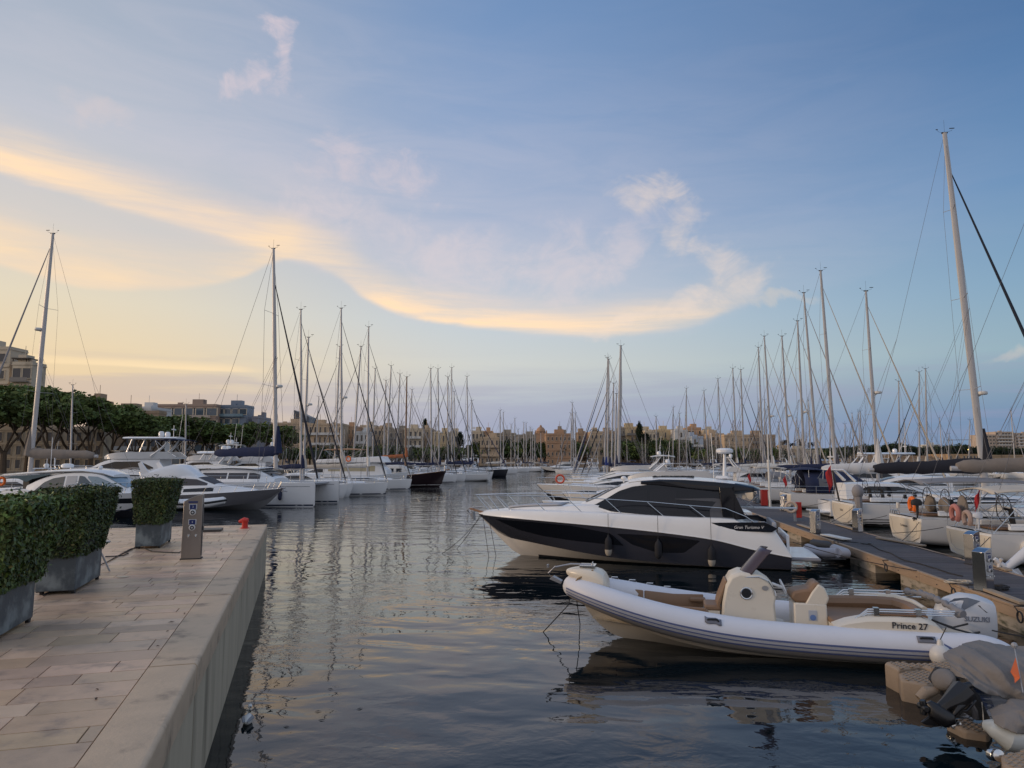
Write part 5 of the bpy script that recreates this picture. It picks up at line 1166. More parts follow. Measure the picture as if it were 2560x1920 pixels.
# flybridge yachts and others berthed along the left quay
p = at(180, 1150, 92); motor_yacht('large white flybridge yacht with navy bimini and two satellite domes below the trees', root_from(at(470, 1150, 92), R(184), 0), R(184), 15.5, D=92, hard=True, bim=NV, s=1.15)[0].scale = (1.12, 1.2, 1.36)
motor_yacht('white flybridge yacht with twin domes berthed behind the catamaran boom', root_from(at(600, 1150, 118), R(180), 0), R(180), 13, D=118, s=1.0, bim=SAND())[0].scale = (1.15, 1.2, 1.45)
motor_yacht('white flybridge yacht with a single dome right of the twin domed one', root_from(at(700, 1150, 120), R(180), 0), R(180), 12, D=120, s=1.0, domes=1)[0].scale = (1.0, 1.2, 1.4)
motor_yacht('hardtop motor boat with large wheelhouse windows behind the grey hulled yacht', root_from(at(620, 1150, 76), R(180), 0), R(180), 10.5, D=76, fly=False, hard=True, domes=2, s=1.0)[0].scale = (1.1, 1.1, 1.3)
motor_yacht('white sports boat under a low arch directly behind the cabin cruiser', root_from(at(150, 1150, 62), R(176), 0), R(176), 10, D=62, fly=False, arch=True, domes=1, s=.8)
motor_yacht('white motor boat with sand bimini behind the old grey yacht', root_from(at(360, 1150, 70), R(178), 0), R(178), 9.5, D=70, fly=False, arch=False, domes=0, bim=BEIGE(), s=.8)
motor_yacht('small white cabin boat between the catamaran bow and the sloops', root_from(at(830, 1150, 86), R(180), 0), R(180), 10, D=86, fly=False, domes=0, s=.85, arch=False)
motor_yacht('white flybridge cruiser with tan canopy beyond the trawler', root_from(at(1010, 1150, 135), R(178), 0), R(178), 12, D=135, bim=mat('tan_canopy', (.38, .22, .12), .9))
motor_yacht('white flybridge cruiser with sand canopy showing between the left sloops', root_from(at(880, 1150, 125), R(178), 0), R(178), 12, D=125, bim=SAND(), domes=0)
# tall sloop at far left and its small neighbour
sail_at('tall sloop at the left edge with taupe covered boom and grey furled headsail', 76, 57, 584, 133, rz=R(176), L=15, lod=1, genoa=(GRG, .96), cover=BEIGE(), radar=at(76, 825, 57).z, boom=5.6, boomz=4.2, cth=1.5, r=.20, gr=.11, hood=GREYC())
sail_at('small sloop with a bare thin mast behind the taupe boom', 178, 98, 962, 181, rz=R(176), L=9.5, lod=0)
sail_at('sloop whose pale mast stands behind the tender and grey yacht', 464, 110, 1010, 465, rz=R(178), L=9, lod=0, windows=False)
BL = [(836.6, 850, 866, 100, 'second row sloop with raked mast showing left of the trawler'), (881, 903, 866, 102, 'second row sloop with thick pale mast and several headstays'), (931, 938, 921, 125, 'second row sloop just right of the trawler mast'), (957.6, 965, 951, 140, 'second row sloop with short mast between two taller ones'),
      (967, 978, 914.5, 122, 'second row sloop with masthead instruments left of the maroon boat'), (990.7, 1000, 935, 132, 'second row sloop with a black masthead behind the maroon boat'), (1017, 1030.6, 974, 160, 'second row sloop with strongly raked mast behind the maroon bow'),
      (1120, 1119.4, 942, 137, 'second row sloop seen between the third and second left sloops'), (1136, 1135, 979, 168, 'second row sloop with short mast behind the third left sloop'), (788.5, 797, 992, 180, 'distant sloop with slim mast seen over the catamaran bow')]
for mp_, tp_, ty, D, lb in BL: sail_at(lb, mp_, D, ty, tp_, rz=PSI+math.pi, lod=0, cover=random.Random(int(mp_)).choice([NV, SAND(), None, W2()]), genoa=(random.Random(int(tp_)).choice([GRG, BKG, WHG]), .9), group='sloops berthed behind the left row')
# ------------------------------------------------------------------ right row: sterns to the pontoon
def label_text(t, s, size, p, m=None, depth=.002): return text_mesh('boat_name', s, size, m or mat('script_grey', (.10, .09, .09), .5), t, basis(p, (0, -1, 0), (0, 0, 1), (-1, 0, 0)), depth)
def stern_detail(t, L, B, fs, name=None, sz=.2, tm=None):
    """white transom, warm sunlight tinted into its colour, with its folding platform"""
    m = MB(); w = B*.44; rings = []
    for x, k in ((-.012, 1.0), (-.05, .97)):
        rings.append([Vector((x, y, z)) for y, z in [(w*k, fs*.93), (w*k*.98, fs*.6), (w*.86*k, fs*.32), (w*.5*k, fs*.16), (0, fs*.12), (-w*.5*k, fs*.16), (-w*.86*k, fs*.32), (-w*k*.98, fs*.6), (-w*k, fs*.93)]])
    m.loft(rings); o = m.build('transom', tm or SUNLIT(), t)
    g_ = MB(); g_.path([(-.055, w*.80, fs*.85), (-.055, w*.74, fs*.45), (-.055, w*.5, fs*.30), (-.055, -w*.5, fs*.30), (-.055, -w*.74, fs*.45), (-.055, -w*.80, fs*.85)], .007, 4); g_.build('platform_seam', GREYM(), o)
    if name: label_text(t, name, sz, (-.06, 0, fs*.66))
    lad = MB()
    for y in (-.18, .18): lad.path([(-.07, y+w*.35, fs*.95), (-.10, y+w*.35, fs*.45)], .014, 5)
    for z in (.55, .7, .85): lad.path([(-.085, w*.35-.18, fs*z), (-.085, w*.35+.18, fs*z)], .012, 5)
    return o
def stern_at(px, y): p = onz(px, y); return Vector((p.x, p.y, 0))
stripes = mat('stripe_black', (.02, .02, .025), .4)
# nearest: white sloop, "Oceanis 37"
r1 = Vector((18.05, 28.6, 0))
t1, H1 = sailboat('nearest stern-to sloop with sunlight-tinted white transom, pink horseshoe buoy and taupe bimini', r1, PSI, 11.6, 7.0, 17.5, 28, lod=1, B=3.9, fb=1.40, cover=BEIGE(), boomz=2.75, cth=1.4, bimini=SAND(), bimx=(.3, 3.4), genoa=(GRG, .9), wheels=1, windows=True, dodger_z=2.78)
stern_detail(t1, 11.6, 3.9, 1.2)
horseshoe(t1, (.15, 1.25, 1.75), mat('faded_pink', (.50, .20, .17), .7), 0, 1.25).rotation_euler = (0, 0, 0)
horseshoe(t1, (.12, .2, 1.62), mat('faded_pink2', (.42, .30, .25), .7), 0, 1.1, 'seat_cushion')
text_mesh('model_script', 'Oceanis 37', .19, mat('script_grey', (.10, .09, .09), .5), t1, basis((2.05, H1.side(2.05, .95)*-1-.012, .98), (1, 0, 0), (0, 0, 1), (0, -1, 0)), .002)
cv = MB(); cv.ball((0, 0, 0), (.14, .40, .55), 14); cv.build('wheel_cover', BEIGE(), t1, loc=(.55, 1.45, 1.95))
outboard(t1, (.0, -.9, 1.75), mat('engine_white', (.56, .58, .62), .25), .55)
ensign(t1, (.1, -.4, 1.2), 1.7, flag_mat(), lean=.35)
sh1 = MB(); 
for (a, b_) in (((.2, 1.5, 1.2), (1.7, 1.4, 2.75)), ((1.9, 1.5, 1.2), (.4, 1.4, 2.75)), ((.2, -1.5, 1.2), (1.7, -1.4, 2.75)), ((3.2, -1.5, 1.2), (1.7, -1.4, 2.75)), ((3.2, 1.5, 1.2), (1.7, 1.4, 2.75))): sh1.path([a, b_], .016, 5)
sh1.build('bimini_frame', STEEL(), t1)
fender(None, 'white fender hanging from the hull corner of the nearest stern-to sloop', r1+Vector((.9, -1.95, .35)), .62, .19, 1.0, mat('white_fender', (.62, .60, .57), .4), grp=None)
# second
r2 = Vector((18.75, 34.4, 0))
t2, H2 = sailboat('stern-to sloop with orange horseshoe buoy, small black outboard and long taupe bimini', r2, PSI, 12.2, 7.4, 18, 34, lod=1, B=4.1, fb=1.5, cover=BEIGE(), boomz=3.5, cth=1.5, bimini=GREYC(), bimx=(.2, 5.2), genoa=(GRG, .9), wheels=2, boom=5.2, dodger_z=2.95)
stern_detail(t2, 12.2, 4.1, 1.29, 'Tx Aimanni', .17)
horseshoe(t2, (.25, -.35, 1.85), ORANGE(), 0, 1.25)
outboard(t2, (.05, -1.35, 1.9), BLACK(), .75)
for y in (.5, -.95):
    b = MB(); b.ball((0, 0, 0), (.22, .42, .40), 12); b.build('wheel_cover', BEIGE(), t2, loc=(1.4, y, 1.85))
pr_ = MB(); pr_.box((.02, .75, 1.75), (.12, .16, .28)); pr_.build('rail_box', W2(), t2, bevel=.02)
hg = MB()
for k in range(3): hg.path([(-.1-.02*k, 1.45-.3*k, 1.30), (-.12, 1.35-.3*k, 1.5), (-.05, 1.1-.3*k, 1.52), (-.05, 1.0-.3*k, 1.3)], .014, 5)
hg.build('pushpit_tubes', STEEL(), t2)
# third: twin wheels, black stripes, ensign and black plank
r3 = Vector((20.3, 44.2, 0)); s3 = 8.27
mp3 = r3+Vector((math.cos(PSI), math.sin(PSI), 0))*s3; tp3 = at(2364, 330, mp3.y)
t3, H3 = sailboat('long racing sloop with twin wheels, black hull stripes and the tallest right hand mast', r3, PSI, 14.5, s3, tp3.z, 44, lod=1, B=4.4, fb=1.6, stripe=stripes, cover=mat('black_canvas', (.015, .016, .025), .85), boomz=3.3, cth=1.7, genoa=(mat('navy_black_genoa', (.012, .02, .04), .8), .90), wheels=2, boom=6.6, radar=at(2455, 985, mp3.y).z, rake=-.96, spread=3, r=.22, gr=.13)
stern_detail(t3, 14.5, 4.4, 1.38, 'Solaria', .2)
for dz in (.12, .26): H3.panel(.2, 14.2, [(0, .18+dz), (15, .22+dz)], [(0, .23+dz), (15, .27+dz)], .008, both=True, nv=1).build('hull_stripe', stripes, t3)
ensign(t3, (.1, 1.6, 1.38), 2.3, flag_mat(), lean=-.15, big=1.7)
pk = MB(); pk.path([(.25, .95, .7), (-.15, 1.05, 3.3)], .14, 4, sq=.4); pk.build('raised_passerelle', BLACK(), t3)
ob = MB(); ob.ball((0, 0, 0), (.34, .30, .42), 12); ob.path([(0, 0, -.3), (.05, 0, -1.2)], [.24, .18], 8); ob.build('covered_outboard', mat('grey_cover', (.24, .23, .24), .85, var=.15, bump=.4, bs=8), t3, loc=(.3, -1.95, 2.1))
wn = MB()
for x, y in ((3.2, 1.2), (3.2, -1.2), (4.6, .9), (4.6, -.9)): wn.lathe([(.12, 0), (.13, .1), (.08, .14), (.11, .22), (.02, .23)], 10, (x, y, 1.68))
wn.build('winch', BLACK(), t3)
# boats further along the row
RB = [  # (mast px, top px, top y, D, L, options, label)
 (2193, 2165, 727, 59, 13, dict(cth=1.8, cover=mat('white_canvas', (.60, .60, .60), .85, var=.1), genoa=(SAND(), .93), hood=NV, bimini=NV, radar=9.5, bimx=(.3, 2.8), ens=True, hullm=W()), 'stern-to sloop with a navy cockpit tent and white boom cover'),
 (2089, 2052, 676, 68, 14, dict(cover=NV, genoa=(SAND(), .93), r=.17, hood=NV, stripe=stN, ens=True), 'stern-to sloop with thick mast and navy sail cover next past the tented one'),
 (2046, 2010, 731, 76, 13, dict(cover=NV, genoa=(GRG, .93), bimini=SAND()), 'stern-to sloop with navy sail cover and sand bimini'),
 (2011, 1994, 802, 83, 12, dict(cover=SAND(), genoa=(GRG, .93), radar=9.5, hood=SAND()), 'stern-to sloop with sand coloured sprayhood and mast radar'),
 (1974, 1955, 840, 90, 12, dict(cover=W2(), genoa=(SAND(), .93), radar=9.5, hood=NV), 'stern-to sloop with navy sprayhood and mast radar'),
 (1931, 1911, 840, 99, 13, dict(cover=W2(), genoa=(WHG, .95), radar=10, hood=GREYC()), 'stern-to sloop with grey sprayhood half way along the pontoon'),
 (1908, 1896, 868, 106, 12, dict(cover=GREYC(), genoa=(WHG, .95)), 'stern-to sloop with grey sail cover half way along the pontoon'),
 (1860, 1852, 924, 121, 12, dict(cover=NV, genoa=(BKG, .93)), 'stern-to sloop with black headsail leaning over the far flats'),
 (1842, 1832, 920.5, 128, 12, dict(cover=W2(), genoa=(BKG, .93)), 'stern-to sloop with black headsail and white boom'),
 (1804, 1795, 947, 145, 12, dict(cover=NV, genoa=(GRG, .93)), 'stern-to sloop with grey headsail beyond the two black ones'),
 (1770, 1760, 977, 165, 12, dict(cover=None, genoa=(GRG, .93)), 'far stern-to sloop with bare boom near the pontoon end'),
 (1716, 1722, 971, 190, 12, dict(cover=None, genoa=(GRG, .93)), 'far sloop with the dark mast at the pontoon end'),
 (1682, 1684, 1018, 205, 11, dict(cover=None, genoa=(GRG, .9)), 'far sloop left of the dark mast at the pontoon end'),
 (1698, 1699, 1034, 215, 10, dict(cover=None), 'far small sloop with short mast at the pontoon end'),
]
for mp_, tp_, ty, D, L, kw, lb in RB:
    t, H = sail_at(lb, mp_, D, ty, tp_, L=L, lod=1 if D < 105 else 0, **kw)
    if mp_ == 2193: sprayhood(t, 1.2, 6.6, 1.3, 3.15, 1.75, NV, name='cockpit_tent')
    if mp_ == 2011: sprayhood(t, 2.6, 5.2, 1.3, 2.6, 1.3, GREYC(), name='cockpit_tent')
    if D < 100: stern_detail(t, L, L*.31, (.55+L*.068)*.86)
# extra hulls between, stern-to, without tall masts: motor boats and day boats
motor_yacht('white motor boat with raised aft sunpad between the tented sloop and the racer', Vector((21.6, 51.2, 0)), PSI, 11, D=51, fly=False, arch=True, domes=0, s=.8)
motor_yacht('white flybridge boat stern-to half way along the pontoon', Vector((27.6, 94.5, 0)), PSI, 11, D=94, domes=1, s=.9)
# rows on the pontoons further right
FR = [(2248, 2246, 953, 120), (2297, 2297, 930, 118), (2317, 2313, 922, 116), (2112, 2112, 1060, 190), (2156, 2150, 1028, 150), (2075, 2074, 1020, 170), (1997, 1996, 1070, 200), (2050, 2050, 1058, 190), (2420, 2424, 1050, 185), (1951, 1947, 1056, 200), (2370, 2372, 1085, 210), (1911, 1911, 1000, 170)]
for i, (a, b_, ty, D) in enumerate(FR):
    lb = {2248: 'far right sloop whose slim mast crosses a sloping headsail', 2297: 'far right sloop with slim mast left of the black tipped one', 2317: 'far right sloop with a black tipped mast and small radar'}.get(a, 'distant sloop with bare mast moored beyond the right hand pontoon')
    sail_at(lb, a, D, ty, b_, rz=PSI+math.pi, lod=0, cover=[NV, W2(), SAND(), None][i % 4], genoa=([GRG, BKG, WHG][i % 3], .9), group='sloops on the far right pontoons')
motor_yacht('white motor yacht with satellite dome seen over the racer deck', root_from(at(2300, 1150, 80), R(170), 0), R(170), 14, D=80, domes=1, hard=True)
motor_yacht('white motor cruiser with navy canopy seen over the racer cockpit', root_from(at(2420, 1150, 62), R(172), 0), R(172), 12, D=62, fly=False, arch=False, domes=0, bim=NV, s=.9)
motor_yacht('white cruiser seen behind the tented sloop', root_from(at(2180, 1150, 95), R(172), 0), R(172), 13, D=95, domes=1)
# ------------------------------------------------------------------ boats on the left side of the pontoon, bows to the channel
RL = PSI+math.pi
def left_of_pontoon(D, gap=.9):   # stern point for a boat berthed on the near side of the pontoon
    X = 11.5+.1264*(D-15.9)-gap; return Vector((X, D, 0))
sailboat('white sloop lying behind the charcoal cruiser, only its bow rail and foredeck showing', left_of_pontoon(45), RL, 13, 7.2, 4.6, 45, lod=1, genoa=None, spread=0, boom=3, wheels=0) if False else None
def ring_boat():
    r = left_of_pontoon(62); L = 14.5
    t, H = sailboat('white sloop with an orange lifebuoy on its bow rail beyond the charcoal cruiser', r, RL, L, L*.50, at(1552, 864, 62).z*1.0, 62, lod=1, genoa=(WHG, .93), cover=NV, radar=0, gr=.09)
    b = MB(); b.torus((0, 0, 0), .30, .075, rot('X', R(90)), 22, 8); o = b.build('lifebuoy', mat('lifebuoy_red', (.62, .10, .05), .6), t, loc=(L-2.7, .75, 2.05))
    return t
def motor_bow(label, D, L, **kw): return motor_yacht(label, left_of_pontoon(D), RL, L, D=D, **kw)
motor_bow('open white sports boat whose bow rail shows over the charcoal cruiser foredeck', 40, 12.0, fly=False, arch=False, domes=0, s=.55, win=False, screen=False)
motor_bow('white flybridge boat with maroon covered seats right behind the charcoal cruiser roof', 52, 11.5, fly=True, arch=False, domes=0, s=.95, cover=mat('maroon_cover', (.07, .025, .025), .7))
t_, H_ = motor_yacht('low white sports boat with an orange lifebuoy on its bow rail', left_of_pontoon(64), RL, 14.5, D=64, fly=False, arch=False, domes=0, s=.6)
b = MB(); b.torus((0, 0, 0), .36, .085, rot('X', R(90)), 22, 8); b.build('lifebuoy', mat('lifebuoy_red', (.62, .10, .05), .6), t_, loc=(12.3, 1.25, 2.25))
motor_bow('white yacht with swept radar arch beyond the lifebuoy boat', 76, 13.5, fly=False, arch=True, domes=1, s=.9, hard=False)
motor_bow('white flybridge yacht with pale bimini beyond the swept arch one', 88, 13, fly=True, arch=True, domes=1, bim=W2())
LP_ = [(1545, 1552, 864.5, 98, 14, WHG, 'sloop with thick white mast and blue boom cover bows-out beyond the motor boats', dict(r=.22, cover=NV)), (1536.7, 1540.8, 984, 104, 10, GRG, 'shorter white masted sloop beside the thick masted one', dict()), (1527, 1534, 958, 110, 11, BKG, 'sloop with black headsail sloping down left of the thick mast', dict(cover=NV)),
       (1517.7, 1522, 898, 116, 13, NVG, 'sloop with blue headsail furled on its forestay', dict(cover=mat('blue_canvas', (.02, .04, .18), .85))), (1510, 1519.5, 893.4, 122, 13, WHG, 'sloop with white headsail furled beside the blue one', dict(cover=NV)), (1439, 1437.7, 1033, 195, 11, GRG, 'right hand one of three close masts in mid channel', dict()), (1434, 1430.4, 1007, 200, 12, GRG, 'tallest of three close masts in mid channel', dict()), (1428, 1427.7, 1033, 205, 11, GRG, 'left hand one of three close masts in mid channel', dict())]
for a, b_, ty, D, L, gm2, lb, kw in LP_: sail_at(lb, a, D, ty, b_, rz=RL, L=L, lod=0, genoa=(gm2, .93), **kw)
sail_at('sloop with dark slanting stays right of the thick white mast', 1641, 185, 1041, 1640, rz=RL, L=10, lod=0)
# mid channel motor yacht and the far rows
motor_yacht('streamlined white motor yacht moored by itself at the far end of the channel', root_from(at(1458, 1150, 242), R(184), 0), R(184), 14.5, D=242, fly=True, arch=False, domes=0)
FM = [(1250, 1265.5, 1031, 236), (1276, 1277.7, 1060, 240), (1284.5, 1290.7, 1046.5, 236), (1310, 1311, 1056, 244), (1315.6, 1317, 1058, 246), (1323.8, 1325, 1068, 250), (1300.7, 1302, 1073.6, 250), (1330, 1330.6, 1081.7, 255), (1336.5, 1337.9, 1073.6, 250), (1345.5, 1347.4, 1081.7, 258), (1055, 1055.5, 1043, 225), (1088, 1088.5, 1045, 228)]
base_far = None
def far_sloop(x, D, mz, rz, lb, grp, cov):
    t = thing('sailing_yacht', lb, 'sailboat', Vector((x, D, 0)), rz, grp); L = max(9, mz*.65)
    H = yacht_hull(t, L, L*.3, 1.3, W(), n=10)
    H.deck(.05, .02, .004).build('deck', W2(), t)
    c = MB(); c.box((L*.55, 0, 1.45), (L*.35, L*.15, .4), taper=.8); c.build('coachroof', W(), t)
    mast_rig(t, L*.56, mz, 1.5, L, L*.3, lambda x: 1.3, D, genoa=(GRG, .9), boom=L*.34, cover=cov, spread=1, r=.15, lazy=False, rigw=.022, gr=.08)
    return t
for i, (a, b_, ty, D) in enumerate(FM):
    p = at(a, 1150, D); far_sloop(p.x+(6 if i % 2 else -6), D, at(b_, ty, D).z, PSI+(math.pi if i % 2 else 0), 'distant sloop with bare mast in the rows before the far promenade', 'distant sloops before the far promenade', [NV, None, SAND()][i % 3])
# rows of small craft along the far quay (copies of three kinds)
rng = random.Random(31)
protoS = far_sloop(-60, 262, 15, R(-95), 'distant sloop with bare mast in the rows before the far promenade', 'distant sloops before the far promenade', NV)
protoM, _ = motor_yacht('distant small white motor boat moored before the far promenade', (-50, 255, 0), R(-92), 9.5, D=255, domes=0, group='distant motor boats before the far promenade')
protoO, _ = motor_yacht('distant small white motor boat moored before the far promenade', (-40, 250, 0), R(-88), 8, D=255, domes=0, fly=False, arch=False, bim=NV, group='distant motor boats before the far promenade')
def put(pr, x, y, rz, s=1.0):
    c = copy_tree(pr); c.location = (x, y, 0); c.rotation_euler = (0, 0, rz); c.scale = (s, s, s); return c
for row, (D, x0, x1, step) in enumerate([(272, -150, 120, 5.2), (240, 28, 120, 5.5), (212, 46, 130, 5.0), (178, 52, 120, 5.2), (150, 52, 110, 5.0)]):
    x = x0
    while x < x1:
        k = rng.random(); pr = protoS if k < .42 else (protoM if k < .7 else protoO)
        if rng.random() < .9: put(pr, x, D+rng.uniform(-3, 3)+(x*.05), R(-92+rng.uniform(-4, 4)+(180 if row % 2 else 0)), rng.uniform(.78, 1.15))
        x += step*rng.uniform(.85, 1.3)
# ------------------------------------------------------------------ land, town and trees
LZ = 1.6
ld = MB()
poly = [(-900, 96), (-72, 108), (-52, 200), (-36, 300), (60, 306), (900, 330), (900, 1480), (-900, 1480)]
n = len(poly); ld.add([(x, y, LZ) for x, y in poly]+[(x, y, -2) for x, y in poly], [tuple(range(n))]+[(i, i+n, (i+1) % n+n, (i+1) % n) for i in range(n)])
ld.build('ground', mat('promenade_ground', (.20, .17, .13), .9, var=.2, vs=.2, coord='Object'), smooth=False, kind='structure')
lime = {}
def lm(name, c): return mat('limestone_'+name, c, .85, var=.14, vs=.25, c2=tuple(v*.66 for v in c), c2s=.35, c2lo=.5, c2hi=.75)
HONEY = lambda: lm('honey', (.50, .38, .26)); BROWN = lambda: lm('brown', (.38, .27, .18)); PALE = lambda: lm('pale', (.56, .47, .35)); GOLD = lambda: lm('gold', (.56, .43, .26)); WHT = lambda: mat('white_render', (.58, .57, .55), .8, var=.08, vs=.3); GRB = lambda: lm('grey', (.30, .26, .21))
WIN = lambda: mat('window_dark', (.07, .065, .065), .3); ROOFM = lambda: mat('roof_dark', (.13, .10, .085), .9, var=.15)
winmesh = {}
def building(label, px0, px1, yt, D, m, rows=3, cols=5, depth=14, base=LZ, group=None, name='town_house', balc=False, yaw=0.0, wsz=None, roof=True, hut=True, winm=None, cornice=True, seed=0, y_low=None):
    a = at(px0, yt, D); b = at(px1, yt, D); w = b.x-a.x; h = a.z-base-(.8 if roof else 0); cx = (a.x+b.x)/2
    t = thing(name, label, 'building', (cx, D, base), yaw, group); rr = random.Random(int(px0*7+yt)+seed)
    x = MB(); x.box((0, depth/2, h/2), (w, depth, h)); x.build('wall', m, t, smooth=False)
    if roof:
        q = MB(); q.box((0, depth/2, h+.12), (w+.3, depth+.3, .24))
        for yy in (0, depth): q.box((0, yy, h+.5), (w, .25, .55))
        for xx in (-w/2+.12, w/2-.12): q.box((xx, depth/2, h+.5), (.25, depth-.3, .55))
        ro = q.build('roof', m, t, smooth=False)
        if hut:
            u = MB(); hx = rr.uniform(-w*.3, w*.3); u.box((hx, depth*.6, h+1.5), (min(4, w*.4), 3, 2.4)); u.box((-hx*.6, depth*.4, h+.9), (1.4, 1.2, 1.2)); u.path([(hx, depth*.5, h+2.5), (hx, depth*.5, h+5)], .07, 4); u.build('roof_hut', m, ro, smooth=False)
    if cornice and rows > 1:
        c = MB(); fh = h/rows
        for r in range(1, rows): c.box((0, -.12, fh*r), (w+.1, .24, .28))
        c.build('cornice', m, t, smooth=False)
    fh = h/rows; vq = rr.choice([.30, .38, .46]); ww, wh = wsz or (min(1.6, w/cols*vq), fh*rr.choice([.42, .55, .62]))
    if not balc and wsz is None and rr.random() < .4: balc = rr.choice([m, WHT(), mat('balcony_rail', (.20, .18, .16), .5)])
    key = (round(ww, 1), round(wh, 1), balc); 
    if rows and cols:
        if key not in winmesh:
            q = MB(); q.box((0, -.03, 0), (ww, .10, wh)); winmesh[key] = q.build('window', winm or WIN(), None, smooth=False)
            f = MB(); f.box((0, -.12, -wh/2-.12), (ww*1.25, .26, .16)); f.box((0, -.07, wh/2+.10), (ww*1.25, .16, .14))
            for jx in (-1, 1): f.box((jx*ww*.56, -.06, 0), (ww*.08, .14, wh+.10))
            fo = f.build('frame', PALE(), winmesh[key], smooth=False)
            first = winmesh[key]; used = False
        else: first = None
        k = 0
        for r in range(rows):
            for c_ in range(cols):
                if rr.random() < .10: continue
                X = -w/2+w*(c_+.5)/cols; Z = fh*(r+.52)
                if first is not None and k == 0: o = first; o.parent = t; o.location = (X, 0, Z)
                else: o = copy_tree(winmesh[key], t); o.location = (X, 0, Z)
                k += 1
    if balc:
        for r in range(1, rows):
            q = MB(); q.box((0, -.6, fh*r+.1), (w*.86, 1.2, .18)); q.box((0, -1.17, fh*r+.62), (w*.86, .06, .9)); q.build('balcony', balc if not isinstance(balc, bool) else m, t, smooth=False)
    return t
# far left hotel, facade behind the trees, brown blocks, apartments
hb = building('tall cream block rising over the trees at the left edge', -115, 28, 866, 170, PALE(), rows=7, cols=3, depth=6, wsz=(2.2, 1.9), name='apartment_block')
hb2 = building('lower cream wing with balconies beside the tall block at the left edge', 32, 82, 904, 168, PALE(), rows=6, cols=2, depth=5, balc=mat('balcony_rail', (.20, .18, .16), .5), name='apartment_block', wsz=(1.8, 2.3))
pg = MB(); pg.box((-1, 2.4, 26.6), (4.2, 4, .25)); 
for x in (-2.9, .9): pg.box((x, .8, 25.2), (.15, .15, 3)); 
pg.build('pergola', mat('dark_timber', (.06, .045, .035), .7), hb2, smooth=False)
building('shaded stone terrace of houses seen under the left trees', -60, 262, 1066, 152, PALE(), rows=3, cols=13, depth=3, wsz=(1.0, 1.8))
building('brown stone block stepping above the left trees', 222, 262, 1001, 182, BROWN(), rows=4, cols=3, depth=4)
building('long brown stone facade with grey shutters right of the stepped block', 266, 398, 1026, 184, BROWN(), rows=3, cols=6, depth=4, winm=mat('shutter_grey', (.12, .13, .15), .6))
building('small white penthouse between the brown facade and the flats', 322, 378, 1016, 230, WHT(), rows=3, cols=4)
glb = mat('balcony_glass', (.16, .24, .28), .12, spec=.7)
fl = building('stepped seaside flats with loggias and concrete bands', 379, 541, 1010, 258, lm('flat', (.34, .25, .20)), rows=5, cols=6, depth=6, wsz=(4.3, 2.6), balc=lm('flat2', (.40, .34, .29)), name='apartment_block', winm=BLGL())
f2 = building('blue glass wing of the seaside flats', 543, 616, 1012, 262, mat('blue_facade', (.16, .20, .26), .4), rows=6, cols=4, depth=8, wsz=(2.8, 1.9), balc=glb, name='apartment_block', winm=BLGL())
building('low end block stepping down from the blue glass flats', 630.5, 646, 1040, 264, mat('blue_facade2', (.22, .22, .25), .5), rows=3, cols=2, name='apartment_block')
dt = MB(); a = at(735, 1025, 560); b = at(773, 1042, 560); dt.prism([(a.x, 1.6), (b.x, 1.6), (b.x, b.z), (a.x, a.z)], 560, 580)
o = thing('office_tower', 'dark slate tower with a slanted top behind the cream terrace', 'building', (0, 0, 0)); dt.build('wall', mat('slate_cladding', (.07, .08, .10), .4), o, smooth=False)
dr = MB(); dr.box(((a.x+b.x)/2, 559.6, 30), (8, .3, 20)); dr.build('window', WIN(), o, smooth=False)
